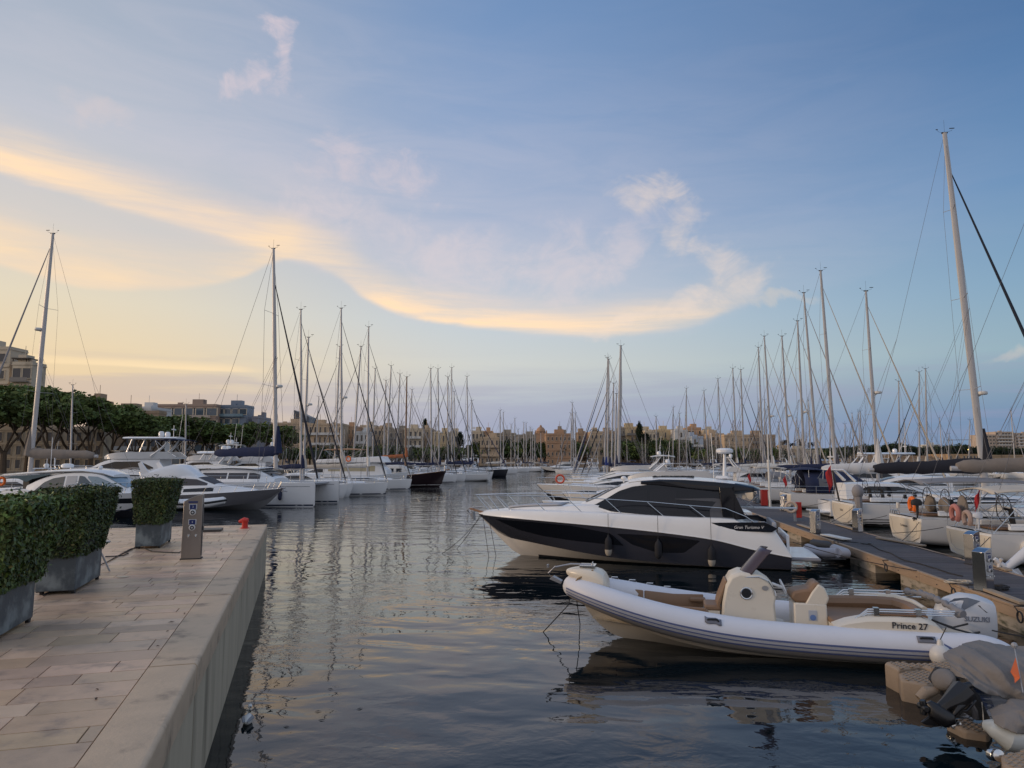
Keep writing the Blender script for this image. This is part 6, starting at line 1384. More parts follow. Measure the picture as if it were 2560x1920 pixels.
T = [(652, 770, 1056, 300, HONEY(), 4, 9, 'long honey stone terrace with three rows of tall windows'), (770.5, 856, 1058, 300, HONEY(), 4, 7, 'right half of the honey stone terrace'), (858, 888, 1064, 312, lm('orange', (.48, .30, .18)), 4, 3, 'orange brown house right of the honey terrace'),
     (888.5, 921, 1078, 306, WHT(), 3, 3, 'white house with a square balcony among brown ones'), (900, 935, 1062, 330, PALE(), 4, 4, 'pale block rising behind the white house'), (935.5, 972, 1066, 318, HONEY(), 4, 4, 'honey house left of the terraced grey one'), (972.5, 1008, 1073, 310, GRB(), 4, 3, 'grey house with stacked dark terraces'),
     (1010, 1056, 1070, 305, PALE(), 4, 4, 'tan villa with broad dark balconies'), (1056.5, 1082, 1072, 312, HONEY(), 4, 3, 'honey house right of the tan villa'), (1082.5, 1114, 1079, 306, GOLD(), 3, 3, 'golden house behind the furled black headsails'), (1114.5, 1146, 1080, 310, PALE(), 3, 3, 'pale house left of the dark cypresses'),
     (1180, 1206, 1076, 312, PALE(), 4, 3, 'small crenellated stone tower house'), (1200, 1248, 1092, 300, HONEY(), 3, 4, 'honey house in front of the crenellated tower'), (1206.5, 1232, 1077, 326, lm('orange', (.48, .30, .18)), 4, 3, 'orange block behind the crenellated tower'),
     (1232.5, 1290, 1082, 350, GRB(), 4, 6, 'grey stone range on the rise left of the church'), (1290.5, 1340, 1086, 380, GRB(), 3, 5, 'lower grey range just left of the church dome'), (1365, 1428, 1083, 300, lm('orange2', (.42, .26, .16)), 4, 6, 'broad rust coloured house right of the church dome'), (1392, 1415, 1074, 322, GRB(), 5, 3, 'grey roofed block above the rust coloured house'),
     (1444, 1475, 1080, 316, BROWN(), 4, 3, 'brown house behind the mid channel masts'), (1475.5, 1507, 1078, 306, HONEY(), 4, 3, 'honey house behind the blue headsail'), (1507.5, 1548, 1078, 320, BROWN(), 4, 4, 'brown house behind the thick white mast'), (1549, 1562, 1068, 330, GRB(), 5, 2, 'narrow grey house left of the tall cypress'),
     (1562.5, 1622, 1066, 330, GOLD(), 5, 5, 'golden block standing behind the tall cypress'), (1612, 1640, 1076, 318, PALE(), 4, 3, 'pale house just right of the tall cypress'), (1640.5, 1686, 1073, 322, GOLD(), 4, 5, 'yellow stone house with roof rooms'), (1686.5, 1719, 1074, 314, WHT(), 4, 3, 'blank white gabled house'),
     (1719.5, 1753, 1068, 320, lm('orange', (.48, .30, .18)), 5, 4, 'orange topped house with three small windows'), (1730, 1758, 1090, 300, mat('pale_blue', (.38, .43, .50), .7), 3, 2, 'pale blue house with a large dark bay window'), (1758.5, 1790, 1075, 316, PALE(), 4, 3, 'pale house right of the orange topped one'), (1777, 1810, 1083, 304, HONEY(), 4, 3, 'honey house left of the large brown hotel'),
     (1810.5, 1874, 1086, 296, HONEY(), 4, 8, 'left wing of the large brown hotel'), (1874.5, 1938, 1086, 296, BROWN(), 4, 8, 'right wing of the large brown hotel'), (1938.5, 1990, 1122, 330, HONEY(), 2, 5, 'low honey buildings under the palms'), (1990.5, 2045, 1124, 340, PALE(), 2, 5, 'low pale buildings right of the palms')]
for a_, b_, yt, D, m, r, c, lb in T: building(lb, a_, b_, yt, D, m, r, c, seed=r)
cren = MB(); a = at(1181, 1076, 312); b = at(1205, 1076, 312)
for i in range(6): cren.box((lerp(a.x, b.x, (i+.5)/6), 312, a.z+1.0), ((b.x-a.x)/12, .4, 1.0))
tag(cren.build('battlement', PALE(), smooth=False), 'row of stone merlons on the small tower house roof', 'battlement')
# church dome
def church():
    p = at(1352.5, 1083, 520); top = at(1352.5, 1061, 520); h = top.z-p.z
    t = thing('church', 'stone church dome with lantern rising above the grey ranges', 'church', (p.x, 520, LZ)); z0 = p.z-LZ; m = lm('dome', (.40, .24, .15))
    x = MB(); x.box((0, 4, z0/2), (9.5, 8, z0)); 
    for s in (-1, 1): x.box((s*4.0, 0, z0+.9), (1.2, 1.2, 2.4), taper=.5)
    x.build('wall', m, t, smooth=False)
    d = MB(); d.lathe([(3.3, 0), (3.3, h*.22), (3.5, h*.24), (3.3, h*.36), (2.8, h*.52), (2.0, h*.66), (1.1, h*.74), (.9, h*.75), (.9, h*.86), (.5, h*.92), (.05, h)], 16, (0, 4, z0)); dm = d.build('dome', m, t)
    w = MB()
    for k in range(8):
        a_ = k*math.pi/4; w.box((3.3*math.cos(a_), 4+3.3*math.sin(a_), z0+h*.13), (.6, .6, h*.12))
    w.build('window', WIN(), dm, smooth=False)
church()
# promenade sea wall
for i in range(14):
    x0 = -34+i*22; yb = 304 if x0 < 60 else 304+(x0-60)*.0286+1
    o = thing('promenade_wall', 'rough brown stone sea wall below the promenade trees', 'wall', (x0, yb, 0), 0.0, 'sea wall sections below the promenade')
    w = MB(); w.box((11, 0, 1.9), (21.9, 1.0, 3.9+.8*math.sin(i*2.3))); w.build('wall', BROWN(), o, smooth=False)
# right: fort walls, wooded rise, flats
def wallrun(lb, px0, px1, yt, D, m, wn=6, hgt=None):
    return building(lb, px0, px1, yt, D, m, 1, wn, depth=16, hut=False, cornice=False, wsz=(1.2, 1.6), name='fort_wall')
wallrun('left stretch of the long sandstone fort wall', 2105, 2240, 1134, 400, lm('fort', (.36, .23, .135)), 8)
wallrun('middle stretch of the sandstone fort wall', 2240.5, 2330, 1139, 404, lm('fort', (.36, .23, .135)), 5)
building('sandstone barrack block with small square windows on the fort', 2372, 2448, 1135, 395, lm('fort2', (.42, .28, .16)), 2, 9, depth=20, hut=False, wsz=(1.1, 1.6), yaw=.0)
wallrun('right stretch of the fort wall under the flats', 2448.5, 2700, 1137, 402, lm('fort3', (.33, .24, .15)), 9)
hl = MB(); pr = [(2040, 1126), (2110, 1122), (2150, 1117), (2220, 1120), (2262, 1114), (2320, 1120), (2400, 1118), (2470, 1120), (2560, 1122), (2800, 1128)]
hp = [at(x, y, 560) for x, y in pr]; hl.add([p for p in hp]+[(p.x, p.y+200, p.z) for p in hp]+[(p.x, p.y-110, 1) for p in hp], [(i, i+1, len(hp)+i+1, len(hp)+i) for i in range(len(hp)-1)]+[(2*len(hp)+i, 2*len(hp)+i+1, i+1, i) for i in range(len(hp)-1)])
hl.build('hill', mat('scrub_hill', (.055, .06, .032), .95, var=.4, vs=.08), kind='structure')
for px0, px1, yt, lb, r, c in [(2463, 2488, 1086, 'plain beige tower block at the left of the hilltop flats', 8, 3), (2488.5, 2534, 1079, 'dark topped tower block with white balconies on the hill', 9, 6), (2536, 2620, 1082, 'rightmost hilltop tower block cut by the picture edge', 9, 8)]:
    building(lb, px0, px1, yt, 900, lm('tower', (.46, .37, .30)), r, c, depth=30, balc=(WHT() if c > 3 else False), name='tower_block', wsz=(3.0, 1.8))
building('flat white roofed building on the wooded rise', 2318, 2350, 1111, 640, WHT(), 2, 4, base=8)
cr = thing('tower_crane', 'thin tower crane far off over the wooded rise', 'crane', at(2381, 1112, 900)); c = MB(); c.path([(0, 0, -8), (0, 0, 7)], .5, 4); c.path([(-7, 0, 6), (24, 0, 6.4)], .35, 4); c.build('jib', GREYM(), cr)
lpz = at(2421, 1124, 392); lt = thing('flood_lamp', 'single lit yellow lamp above the fort wall', 'lamp', (lpz.x, lpz.y, 1.6)); q = MB(); q.path([(0, 0, 0), (0, 0, lpz.z-1.6)], .12, 5); q.build('pole', GREYM(), lt); q = MB(); q.ball((0, -.3, lpz.z-1.6), .45, 8); q.build('lamp_head', mat('lamp_glow', (1, .75, .2), .5, emit=3), lt)
# ---- trees
def leafmat(name, c): return mat(name, c, .75, attr='tint', spec=.25)
LG = lambda: leafmat('foliage_green', (.085, .118, .042)); LD = lambda: leafmat('foliage_dark', (.042, .062, .028)); LC = lambda: leafmat('foliage_cypress', (.014, .026, .016))
BARK = lambda: mat('bark', (.09, .065, .045), .9, var=.3, vs=2)
def leaves(rr, centers, n, size, flat=.5, tl=(.6, 1.5)):
    m = MB()
    for c, r in centers:
        tone = rr.uniform(*tl)
        for _ in range(n):
            d = Vector((rr.gauss(0, 1), rr.gauss(0, 1), rr.gauss(0, 1)*flat)).normalized()*r*(rr.random()**.4); d.z *= flat+.2
            p = Vector(c)+d; a = Vector((rr.uniform(-1, 1), rr.uniform(-1, 1), rr.uniform(-.6, .6))).normalized()*size*rr.uniform(.6, 1.3); b = a.cross(Vector((rr.uniform(-1, 1), rr.uniform(-1, 1), rr.uniform(-1, 1)))).normalized()*size*rr.uniform(.4, .9)
            k = tone*rr.uniform(.75, 1.3); m.add([p-a, p-b*.6, p+a, p+b], [(0, 1, 2, 3)], (k*rr.uniform(.9, 1.15), k, k*rr.uniform(.7, 1.0)))
    return m
TOPZ = []
def broad_tree(seed, h=15, w=8.5, label='', group=None, mt=None, dens=46, sz=.42, ncl=80):
    rr = random.Random(seed); t = thing('tree', label, 'tree', (0, 0, LZ), 0, group); b = MB(); tips = []
    def limb(p, d, ln, r, k):
        q = p+d*ln; mid = p.lerp(q, .5)+Vector((rr.uniform(-.3, .3), rr.uniform(-.3, .3), 0)); b.path([p, mid, q], [r, r*.8, r*.6], 6)
        if k == 0: tips.append(q); return
        for i in range(rr.choice([2, 3])):
            a = rr.uniform(0, 6.28); nd = (d+Vector((math.cos(a), math.sin(a), rr.uniform(-.1, .3)))*.75).normalized(); limb(q, nd, ln*.75, r*.58, k-1)
    for i in range(4):
        a = i*1.57+rr.uniform(-.4, .4); limb(Vector((0, 0, h*.18)), Vector((math.cos(a)*.62, math.sin(a)*.62, 1)).normalized(), h*.265, .23, 2)
    b.path([(0, 0, -.2), (.1, 0, h*.1), (0, 0, h*.21)], [.55, .42, .38], 8); b.build('trunk', BARK(), t)
    cs = []
    for p in tips:
        R0 = rr.uniform(1.2, 2.3); tn_ = rr.uniform(-.5, .5)
        for _ in range(4): cs.append((p+Vector((rr.uniform(-1, 1)*R0, rr.uniform(-1, 1)*R0, rr.uniform(-1.0, 1.1)+tn_)), rr.uniform(.8, 1.4)))
    leaves(rr, cs, dens, sz, .6).build('crown', mt or LG(), t, smooth=False); TOPZ.append(max(c[0][2] for c in cs)+.4); return t
def place_tree(pr, first, x, y, s, rz, sz=None, label=None):
    c = pr if first else copy_tree(pr); c.location = (x, y, LZ); c.rotation_euler = (0, 0, rz); c.scale = (s, s, sz or s)
    if label: c['label'] = label
    return c
rng = random.Random(77)
tA = broad_tree(1, label='big spreading tree with visible forking limbs above the left flybridge yachts', group='spreading trees above the left quay'); tB = broad_tree(2, h=14, w=7.5, label='big spreading tree with visible forking limbs above the left flybridge yachts', group='spreading trees above the left quay')
for i, (px, D, yt) in enumerate([(8, 126, 972), (70, 138, 968), (128, 128, 978), (180, 142, 985), (228, 134, 998), (280, 146, 1012), (330, 140, 1030), (368, 160, 1042), (-60, 132, 970), (418, 172, 1040), (460, 178, 1046), (505, 186, 1062), (548, 190, 1070), (596, 200, 1062), (640, 205, 1058), (690, 215, 1072), (-130, 140, 960), (40, 160, 975), (150, 165, 990)]):
    pr = (tA, tB)[i % 2]; hh = at(px, yt, D).z-LZ; s = hh/TOPZ[i % 2]; p = at(px, 1150, D); place_tree(pr, i < 2, p.x, D, s*rng.uniform(.9, 1.05) if D < 170 else s*1.3, rng.uniform(0, 6), s)
def round_tree(seed, label, group, mt, h=7, w=3.6):
    rr = random.Random(seed); t = thing('tree', label, 'tree', (0, 0, LZ), 0, group); b = MB(); b.path([(0, 0, -.2), (0, 0, h*.3), (.2, 0, h*.6)], [.25, .2, .12], 6)
    for a in (0, 2.1, 4.2): b.path([(0, 0, h*.3), (math.cos(a)*w*.5, math.sin(a)*w*.5, h*.6)], [.14, .08], 5)
    b.build('trunk', BARK(), t)
    cs = []
    for i in range(26):
        a = rr.uniform(0, 6.28); q = rr.random()**.6; z = h*.42+(h*.52)*rr.random()*(1-q*.45); cs.append(((math.cos(a)*q*w, math.sin(a)*q*w, z), rr.uniform(.9, 1.5)))
    leaves(rr, cs, 34, .38, .7).build('crown', mt, t, smooth=False); return t
rA = round_tree(5, 'clipped round tree in the row along the far promenade', 'trees along the far promenade', LD()); rB = round_tree(6, 'clipped round tree in the row along the far promenade', 'trees along the far promenade', LG())
lst = [(px, 312, rng.uniform(1100, 1110)) for px in range(1180, 1450, 9)]+[(px, 309, rng.uniform(1104, 1116)) for px in range(1540, 1745, 8)]+[(px, 316, rng.uniform(1098, 1106)) for px in range(1545, 1700, 13)]+[(px, 296 if px > 900 else 280, rng.uniform(1112, 1122)) for px in range(690, 1180, 17)]+[(px, 300, rng.uniform(1116, 1124)) for px in range(1760, 1960, 22)]+[(px, 390, rng.uniform(1118, 1126)) for px in range(1900, 2110, 16)]
for i, (px, D, yt) in enumerate(lst):
    hh = at(px, yt, D).z-LZ; s = hh/6.6; p = at(px, 1150, D-6); place_tree((rA, rB)[i % 2], i < 2, p.x, D-6, min(s, 1.35)*rng.uniform(.9, 1.15), rng.uniform(0, 6), s)
hA = round_tree(8, 'dark bushy pine on the wooded rise behind the fort wall', 'trees on the wooded rise', LC(), h=9, w=6); hB = round_tree(9, 'dark bushy pine on the wooded rise behind the fort wall', 'trees on the wooded rise', LD(), h=8, w=5.5)
ytop = [(2040, 1118), (2100, 1114), (2148, 1110), (2165, 1106), (2190, 1110), (2225, 1108), (2240, 1100), (2262, 1110), (2300, 1114), (2330, 1112), (2370, 1110), (2400, 1106), (2430, 1112), (2460, 1116), (2480, 1112), (2520, 1116), (2700, 1120)]
i = 0; px = 2050
while px < 2640:
    for D in (470, 520):
        yy = pl(ytop, px)+rng.uniform(-1, 3)+(6 if D == 470 else 0); p = at(px+rng.uniform(-4, 4), yy, D); hh = 9*rng.uniform(.9, 1.3); c = place_tree((hA, hB)[i % 2], i < 2, p.x, D, hh/8, rng.uniform(0, 6)); c.location.z = p.z-hh*.98; i += 1
    px += rng.uniform(9, 15)
def cypress(px, yt, yb, D, wpx, label):
    p = at(px, yb, D); top = at(px, yt, D).z; w = wpx*D/F/2; t = thing('cypress_tree', label, 'tree', (p.x, D, LZ)); rr = random.Random(int(px)); b = MB(); b.path([(0, 0, 0), (0, 0, (top-LZ)*.4)], [.3, .15], 6); b.build('trunk', BARK(), t)
    cs = []; z0 = p.z-LZ; h = top-p.z
    for i in range(70):
        u = rr.random(); r = w*(1-u)**.6*(.45+.55*min(1, u*5)); a = rr.uniform(0, 6.28); q = rr.random()**.5; cs.append(((math.cos(a)*q*r, math.sin(a)*q*r, z0+u*h), .7+.4*(1-u)))
    leaves(rr, cs, 40, .26, 1.2).build('crown', LC(), t, smooth=False)
cypress(1599, 1056, 1098, 304, 21, 'tall dark pointed cypress rising over the promenade trees'); cypress(1614, 1086, 1104, 306, 30, 'broad dark conifer at the foot of the tall cypress'); cypress(1150, 1082, 1112, 300, 22, 'dark conifer between pale houses behind the black headsails'); cypress(1063, 1050, 1075, 330, 16, 'wispy dark conifer on top of the town left of centre')
def palm(px, yt, D, first):
    p = at(px, yt, D); h = p.z-LZ
    if first is None:
        t = thing('palm_tree', 'slender palm standing on the far shore right of the brown hotel', 'palm', (p.x, D, LZ), 0, 'palms on the far shore'); b = MB(); b.path([(0, 0, 0), (.2, 0, 5), (0, 0, 10)], [.3, .22, .2], 6); b.build('trunk', BARK(), t)
        f = MB(); rr = random.Random(3)
        for k in range(26):
            a = rr.uniform(0, 6.28); e = rr.uniform(-.3, 1.1); pts = []; L_ = 2.6
            for j in range(5): u = j/4; pts.append((math.cos(a)*L_*u*math.cos(e*.8), math.sin(a)*L_*u*math.cos(e*.8), 10+L_*(u*math.sin(e)-u*u*.8)))
            f.path(pts, [.06, .28, .32, .2, .04], 4, sq=.15)
        f.build('fronds', LC(), t); t.scale = (h/10.5,)*3; return t
    c = copy_tree(first); c.location = (p.x, D, LZ); c.scale = (h/10.5,)*3; c.rotation_euler = (0, 0, px); return c
p0 = palm(1956, 1104, 395, None)
for px, yt in [(1965, 1100), (1981, 1108), (1999, 1098), (2003, 1106), (2027, 1106), (1488, 1074), (1870, 1110)]: palm(px, yt, 395 if px > 1900 else 312, p0)
# ------------------------------------------------------------------ quay furniture
tubm = mat('zinc_planter', (.07, .085, .095), .6, .15, var=.45, vs=2.2, bump=.3, bs=12, c2=(.19, .215, .215), c2s=2.4)
hedm = mat('hedge_leaf', (.058, .082, .026), .5, attr='tint', spec=.4)
def hedge_planter(corner, label, seed, W_=.60, L_=1.66, over=.24, ztop=1.76, nleaf=15000, lsz=.030):
    """corner = near right bottom corner; local x runs away along the quay edge, y inland"""
    c = Vector(corner); ax = Vector((-Q1.x, -Q1.y)); t = thing('hedge_planter', label, 'planter', (c.x, c.y, QZ), math.atan2(ax.y, ax.x))
    b = MB(); tp = .004; z0, z1 = .06, .72; vs = []
    for z, k in ((z0, 0), (z1, -tp)):
        for x, y in ((0, 0), (L_, 0), (L_, W_), (0, W_)): vs.append((x+(k if x == 0 else -k), y+(k if y == 0 else -k), z))
    b.add(vs, [(3, 2, 1, 0), (4, 5, 6, 7), (0, 1, 5, 4), (1, 2, 6, 5), (2, 3, 7, 6), (3, 0, 4, 7)]); tub = b.build('tub', tubm, t, bevel=.008, smooth=False)
    e = MB()
    for x in (0, L_):
        for y in (0, W_): e.box((x+(.012 if x == 0 else -.012)-(.022 if x == 0 else -.022), y+(.004 if y == 0 else -.004), .38), (.012, .05, .60))
    for x in (.08, L_-.08):
        for y in (.06, W_-.06):
            f = MB(); f.lathe([(.05, 0), (.05, .05)], 10, (x, y, .03), rot('X', R(90))); f.box((x, y, .055), (.14, .10, .02)); f.build('caster', BLACK(), t, bevel=.004)
    rr = random.Random(seed); m = MB(); zb, zt = .66, ztop
    cx, cy = L_/2, W_/2
    # dark core of twigs
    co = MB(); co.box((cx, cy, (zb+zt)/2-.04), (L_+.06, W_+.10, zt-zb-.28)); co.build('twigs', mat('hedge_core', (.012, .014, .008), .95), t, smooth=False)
    import mathutils.noise as mn
    for _ in range(nleaf):
        face = rr.choices(['x0', 'x1', 'y0', 'y1', 'top'], [1.2, .5, 2.4, .4, 1.2])[0]; u, v = rr.random(), rr.random(); dpt = rr.random()**2*.14
        vv = v if face != 'top' else 1.0; k = over*(.12+.88*vv)
        x0, x1, y0, y1 = -k, L_+k, -k, W_+k*.45+.03
        bump = mn.noise(Vector((u*5, v*4, seed+ord(face[-1]))))*.07
        if face == 'x0': p = Vector((x0+dpt-bump, lerp(y0, y1, u), lerp(zb-.03, zt, v))); nrm = Vector((-1, 0, .2))
        elif face == 'x1': p = Vector((x1-dpt+bump, lerp(y0, y1, u), lerp(zb-.03, zt, v))); nrm = Vector((1, 0, .2))
        elif face == 'y0': p = Vector((lerp(x0, x1, u), y0+dpt-bump, lerp(zb-.03, zt, v))); nrm = Vector((0, -1, .2))
        elif face == 'y1': p = Vector((lerp(x0, x1, u), y1-dpt+bump, lerp(zb-.03, zt, v))); nrm = Vector((0, 1, .2))
        else: p = Vector((lerp(x0, x1, u), lerp(y0, y1, v), zt-dpt+bump)); nrm = Vector((0, 0, 1))
        if rr.random() < .07: nn = nrm.normalized(); p += nn*rr.random()**2*.13
        p.z += rr.gauss(0, .012)-.05*abs(mn.noise(Vector((p.x*3, p.y*3, seed))))*(1 if v < .2 else 0)
        d = (nrm+Vector((rr.uniform(-1, 1), rr.uniform(-1, 1), rr.uniform(-.9, .9)))*.85).normalized(); a = d.orthogonal().normalized(); a = (Matrix.Rotation(rr.uniform(0, 6.28), 3, d) @ a)
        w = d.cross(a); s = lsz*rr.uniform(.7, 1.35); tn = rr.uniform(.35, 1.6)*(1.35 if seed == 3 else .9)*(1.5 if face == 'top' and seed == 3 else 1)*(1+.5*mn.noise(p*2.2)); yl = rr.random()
        col = (tn*(1.5 if yl > .93 else 1.0)*rr.uniform(.8, 1.1), tn*(1.25 if yl > .93 else 1.0), tn*rr.uniform(.6, 1.1))
        if yl < .025: col = (2.6, 1.5, 1.2)
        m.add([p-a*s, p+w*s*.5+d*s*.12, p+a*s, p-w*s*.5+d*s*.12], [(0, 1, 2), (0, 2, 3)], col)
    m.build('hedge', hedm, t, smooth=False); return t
hedge_planter((-6.42, 8.92), 'clipped hedge planter nearest the camera, cut by the left edge of the picture', 3, nleaf=24000, lsz=.042, over=.38)
hedge_planter((-7.56, 12.58), 'middle clipped hedge planter in its dark zinc tub', 4, nleaf=20000, lsz=.032)
hedge_planter((-9.22, 18.95), 'farthest clipped hedge planter standing near the service pedestal', 5, nleaf=16000, lsz=.032, over=.23)
brushed = mat('brushed_steel', (.31, .275, .25), .34, .9, var=.2, vs=3, stretch=(1, 1, .2)); polished = mat('polished_steel', (.42, .43, .46), .10, 1.0)
bluep = mat('panel_blue', (.015, .03, .13), .3); whp = mat('socket_white', (.55, .56, .57), .4)
def pedestal(loc, rz, label, h=1.45, w=.40, d=.24, face=-1, group=None, sl=.10):
    t = thing('service_pedestal', label, 'service pedestal', loc, rz, group)
    b = MB(); rings = []; n = 8
    prof = [(-w/2, h-sl*1.6)]+[(-w/2+w*(i/n), h-sl*1.6*(1-math.sin(i/n*1.5708))) for i in range(1, n+1)]
    poly = [(-w/2-.01, 0), *prof, (w/2+.0, 0)]; b.prism(poly, -d/2, d/2); b.build('body', brushed if h > 1.3 else polished, t, bevel=.008)
    k = MB(); k.box((0, 0, .01), (w+.05, d+.05, .02)); k.build('base_plate', BLACK(), t)
    s = MB(); s.box((w/2+.004, 0, h*.45), (.012, d*.55, h*.8)); s.box((w/2+.02, -.02, h*.47), (.03, .07, .10)); s.build('side_panel', mat('dark_trim', (.04, .04, .045), .4), t)
    for i, z in enumerate((.81, .575)):
        p = MB(); p.box((0, face*(d/2+.008), h*z), (w*.42, .016, h*.085)); pn = p.build('socket_cover', whp, t, bevel=.004)
        q = MB(); q.box((0, face*(d/2+.018), h*z), (w*.33, .01, h*.07)); q.build('number_plate', bluep, pn)
        text_mesh('number', '34'[i], h*.045, whp, pn, basis((0, face*(d/2+.0245), h*z), (-face, 0, 0), (0, 0, 1), (0, face, 0)), .001)
        c = MB(); c.lathe([(.001, 0), (w*.17, 0), (w*.17, .03), (w*.10, .045), (.001, .045)], 16, (0, face*d/2, h*(z-.085)), rot('X', R(90) if face < 0 else R(-90))); so_ = c.build('socket', whp, t)
        r = MB(); r.torus((0, face*(d/2+.046), h*(z-.085)), w*.085, .012, rot('X', R(90)), 16, 6); r.build('socket_ring', BLACK(), so_)
    st = MB(); st.box((0, face*(d/2+.006), h*.885), (w*.5, .01, h*.025)); st.build('header_strip', bluep, t)
    for x in (-.07, .09):
        tp = MB(); tp.path([(x, face*d/2, h*.37), (x, face*(d/2+.05), h*.37), (x, face*(d/2+.055), h*.345)], .014, 6); tp.lathe([(.03, 0), (.03, .008)], 10, (x, face*(d/2), h*.37), rot('X', R(90))); tp.build('tap', STEEL(), t)
    return t
qa = math.atan2(Q1.y, Q1.x)+R(90)
pedestal((-7.52, 17.0, QZ), R(16), 'steel service pedestal standing on the quay behind the last hedge planter', 1.49, .41, .26)
bo = thing('mooring_bollard', 'small red mooring bollard near the quay corner', 'bollard', (-9.06, 24.45, QZ)); b = MB()
b.lathe([(.16, 0), (.16, .02), (.10, .04), (.095, .2), (.12, .25)], 16); b.path([(.10, 0, .25), (-.02, 0, .27), (-.20, 0, .22)], [.085, .10, .05], 10); b.build('horn', RED(), bo)
up = thing('umbrella_base', 'flat black steel plate with an upright post near the quay end', 'umbrella base', (-9.95, 23.5, QZ), R(16)); b = MB(); b.box((0, 0, .04), (.95, .75, .07)); b.build('plate', mat('dark_plate', (.06, .055, .05), .5), up, bevel=.01); b = MB(); b.path([(-.25, .1, .07), (-.25, .1, .88)], .045, 10); b.path([(-.25, .1, .07), (-.25, .1, .13)], .08, 10); b.build('post', mat('dark_trim', (.04, .04, .045), .4), up)
tb = thing('side_table', 'grey round side table mostly hidden behind the middle hedge', 'table', (-8.75, 15.0, QZ)); b = MB(); b.lathe([(.001, .58), (.36, .58), (.37, .60), (.36, .62), (.001, .62)], 28); b.build('table_top', GREYM(), tb)
for a in (.2, 1.77, 3.34, 4.91):
    l = MB(); l.path([(.12*math.cos(a), .12*math.sin(a), .58), (.40*math.cos(a), .40*math.sin(a), .0)], .018, 8); l.build('leg', GREYM(), tb)
zq = QZ+.02
def qp(x, y): p = onz(x, y, zq); return p
def z4(x, y): return qp(x/2.2414, 1180+y/2.2414)
line('black power cable snaking over the paving from the steel pedestal', [z4(*p) for p in [(1045, 415), (1030, 440), (1000, 452), (920, 450), (850, 445), (820, 432), (800, 425), (760, 424), (730, 432), (700, 448), (720, 455), (690, 468), (640, 472), (590, 474)]], .014, BLACK(), 'power_cable', cat='cable')
line('second black cable crossing the paving beside the last hedge planter', [z4(*p) for p in [(770, 415), (740, 432), (700, 450), (650, 476), (600, 505), (560, 520)]], .014, BLACK(), 'power_cable', cat='cable')
line('black hose lying between the two nearest planters', [z4(315, 480)+Vector((0, 0, .25)), z4(300, 560), z4(285, 640), z4(278, 668), z4(310, 660), z4(270, 678), z4(243, 690)], .018, BLACK(), 'power_cable', cat='cable')
dd = onz(306, 1442, QZ+.006); b = MB(); b.lathe([(.001, 0), (.11, 0), (.11, .006), (.001, .006)], 20); o = b.build('drain_cover', mat('pale_disc', (.55, .48, .36), .6), loc=(dd.x, dd.y, QZ+.004)); tag(o, 'small pale round cover set in the paving beside the middle planter', 'drain cover')
rng = random.Random(12)
for x, y in [(1035, 787), (960, 835), (885, 968), (545, 1210), (1095, 668), (540, 1262), (940, 886)]:
    p = z4(x, y); b = MB(); s = rng.uniform(.03, .06); a = rng.uniform(0, 3); b.add([(-s, 0, .004), (0, -s*.3, .012), (s, 0, .006), (0, s*.35, .014)], [(0, 1, 2, 3)]); o = b.build('dead_leaf', mat('dry_leaf', (.09, .055, .035), .9), loc=(p.x, p.y, QZ+.002), smooth=False); o.rotation_euler = (0, 0, a); tag(o, 'curled brown dead leaf lying on the paving', 'leaf', 'dead leaves on the paving')
# ------------------------------------------------------------------ pontoon furniture
PR = math.atan2(PU.y, PU.x)
def pont_pt(D, side=1, ins=.28):   # side 0 left edge, 1 right edge
    X = PO.x+.1264*(D-PO.y); return Vector((X+ins if side == 0 else X+PW/.992-ins, D, PZ+.012))
for lb, D, side, h in [('nearest steel pedestal on the pontoon edge beside the outboard', 18.7, 0, 1.08), ('steel pedestal on the far edge just behind the nearest one', 23.4, 1, 1.05), ('steel pedestal on the far edge between the two sunlight-tinted transoms', 33.8, 1, 1.08), ('steel pedestal on the near edge beside the white gangplank', 33.2, 0, 1.08), ('steel pedestal on the far edge beside the blue covered fender', 47.4, 1, 1.08), ('farthest visible steel pedestal half way along the pontoon', 55.8, 1, 1.05)]:
    p = pont_pt(D, side); pedestal(p, R(24) if side == 0 else R(20), lb, h, .30, .34, sl=.06)
p = Vector((15.42, 39.6, PZ)); st = thing('life_ring_station', 'post with pale life ring and red box on the pontoon near edge', 'life ring station', p+Vector((.05, 0, 0))); b = MB(); b.box((.1, 0, .5), (.12, .12, 1.0)); b.build('post', GREYM(), st); b = MB(); b.box((.30, .02, .62), (.30, .22, .85)); b.build('extinguisher_box', RED(), st, bevel=.02)
b = MB(); b.torus((-.14, -.1, .78), .27, .075, rot('Z', R(-15)) @ rot('X', R(90)), 24, 10); b.build('life_ring', mat('old_ring', (.50, .40, .32), .7), st)
p = pont_pt(53, 1, .3); st = thing('fire_point', 'red fire box standing on the far edge of the pontoon by the white pole', 'fire box', p); b = MB(); b.box((0, 0, .55), (.45, .35, 1.1)); b.build('box', RED(), st, bevel=.03); b = MB(); b.box((0, 0, 1.12), (.5, .4, .05)); b.build('lid', RED(), st)
p = pont_pt(51.4, 1, .25); st = thing('flagpole', 'tall slim white pole standing on the pontoon among the sterns', 'pole', p); b = MB(); b.path([(0, 0, 0), (0, 0, 3.3)], .085, 10); b.path([(0, 0, 3.2), (0, 0, 5.2)], .05, 8); b.path([(0, 0, 3.2), (0, 0, 3.35)], .11, 10); b.build('pole', W2(), st)
tim2 = mat('bleached_board', (.30, .24, .18), .8, var=.2, vs=2, bump=.3)
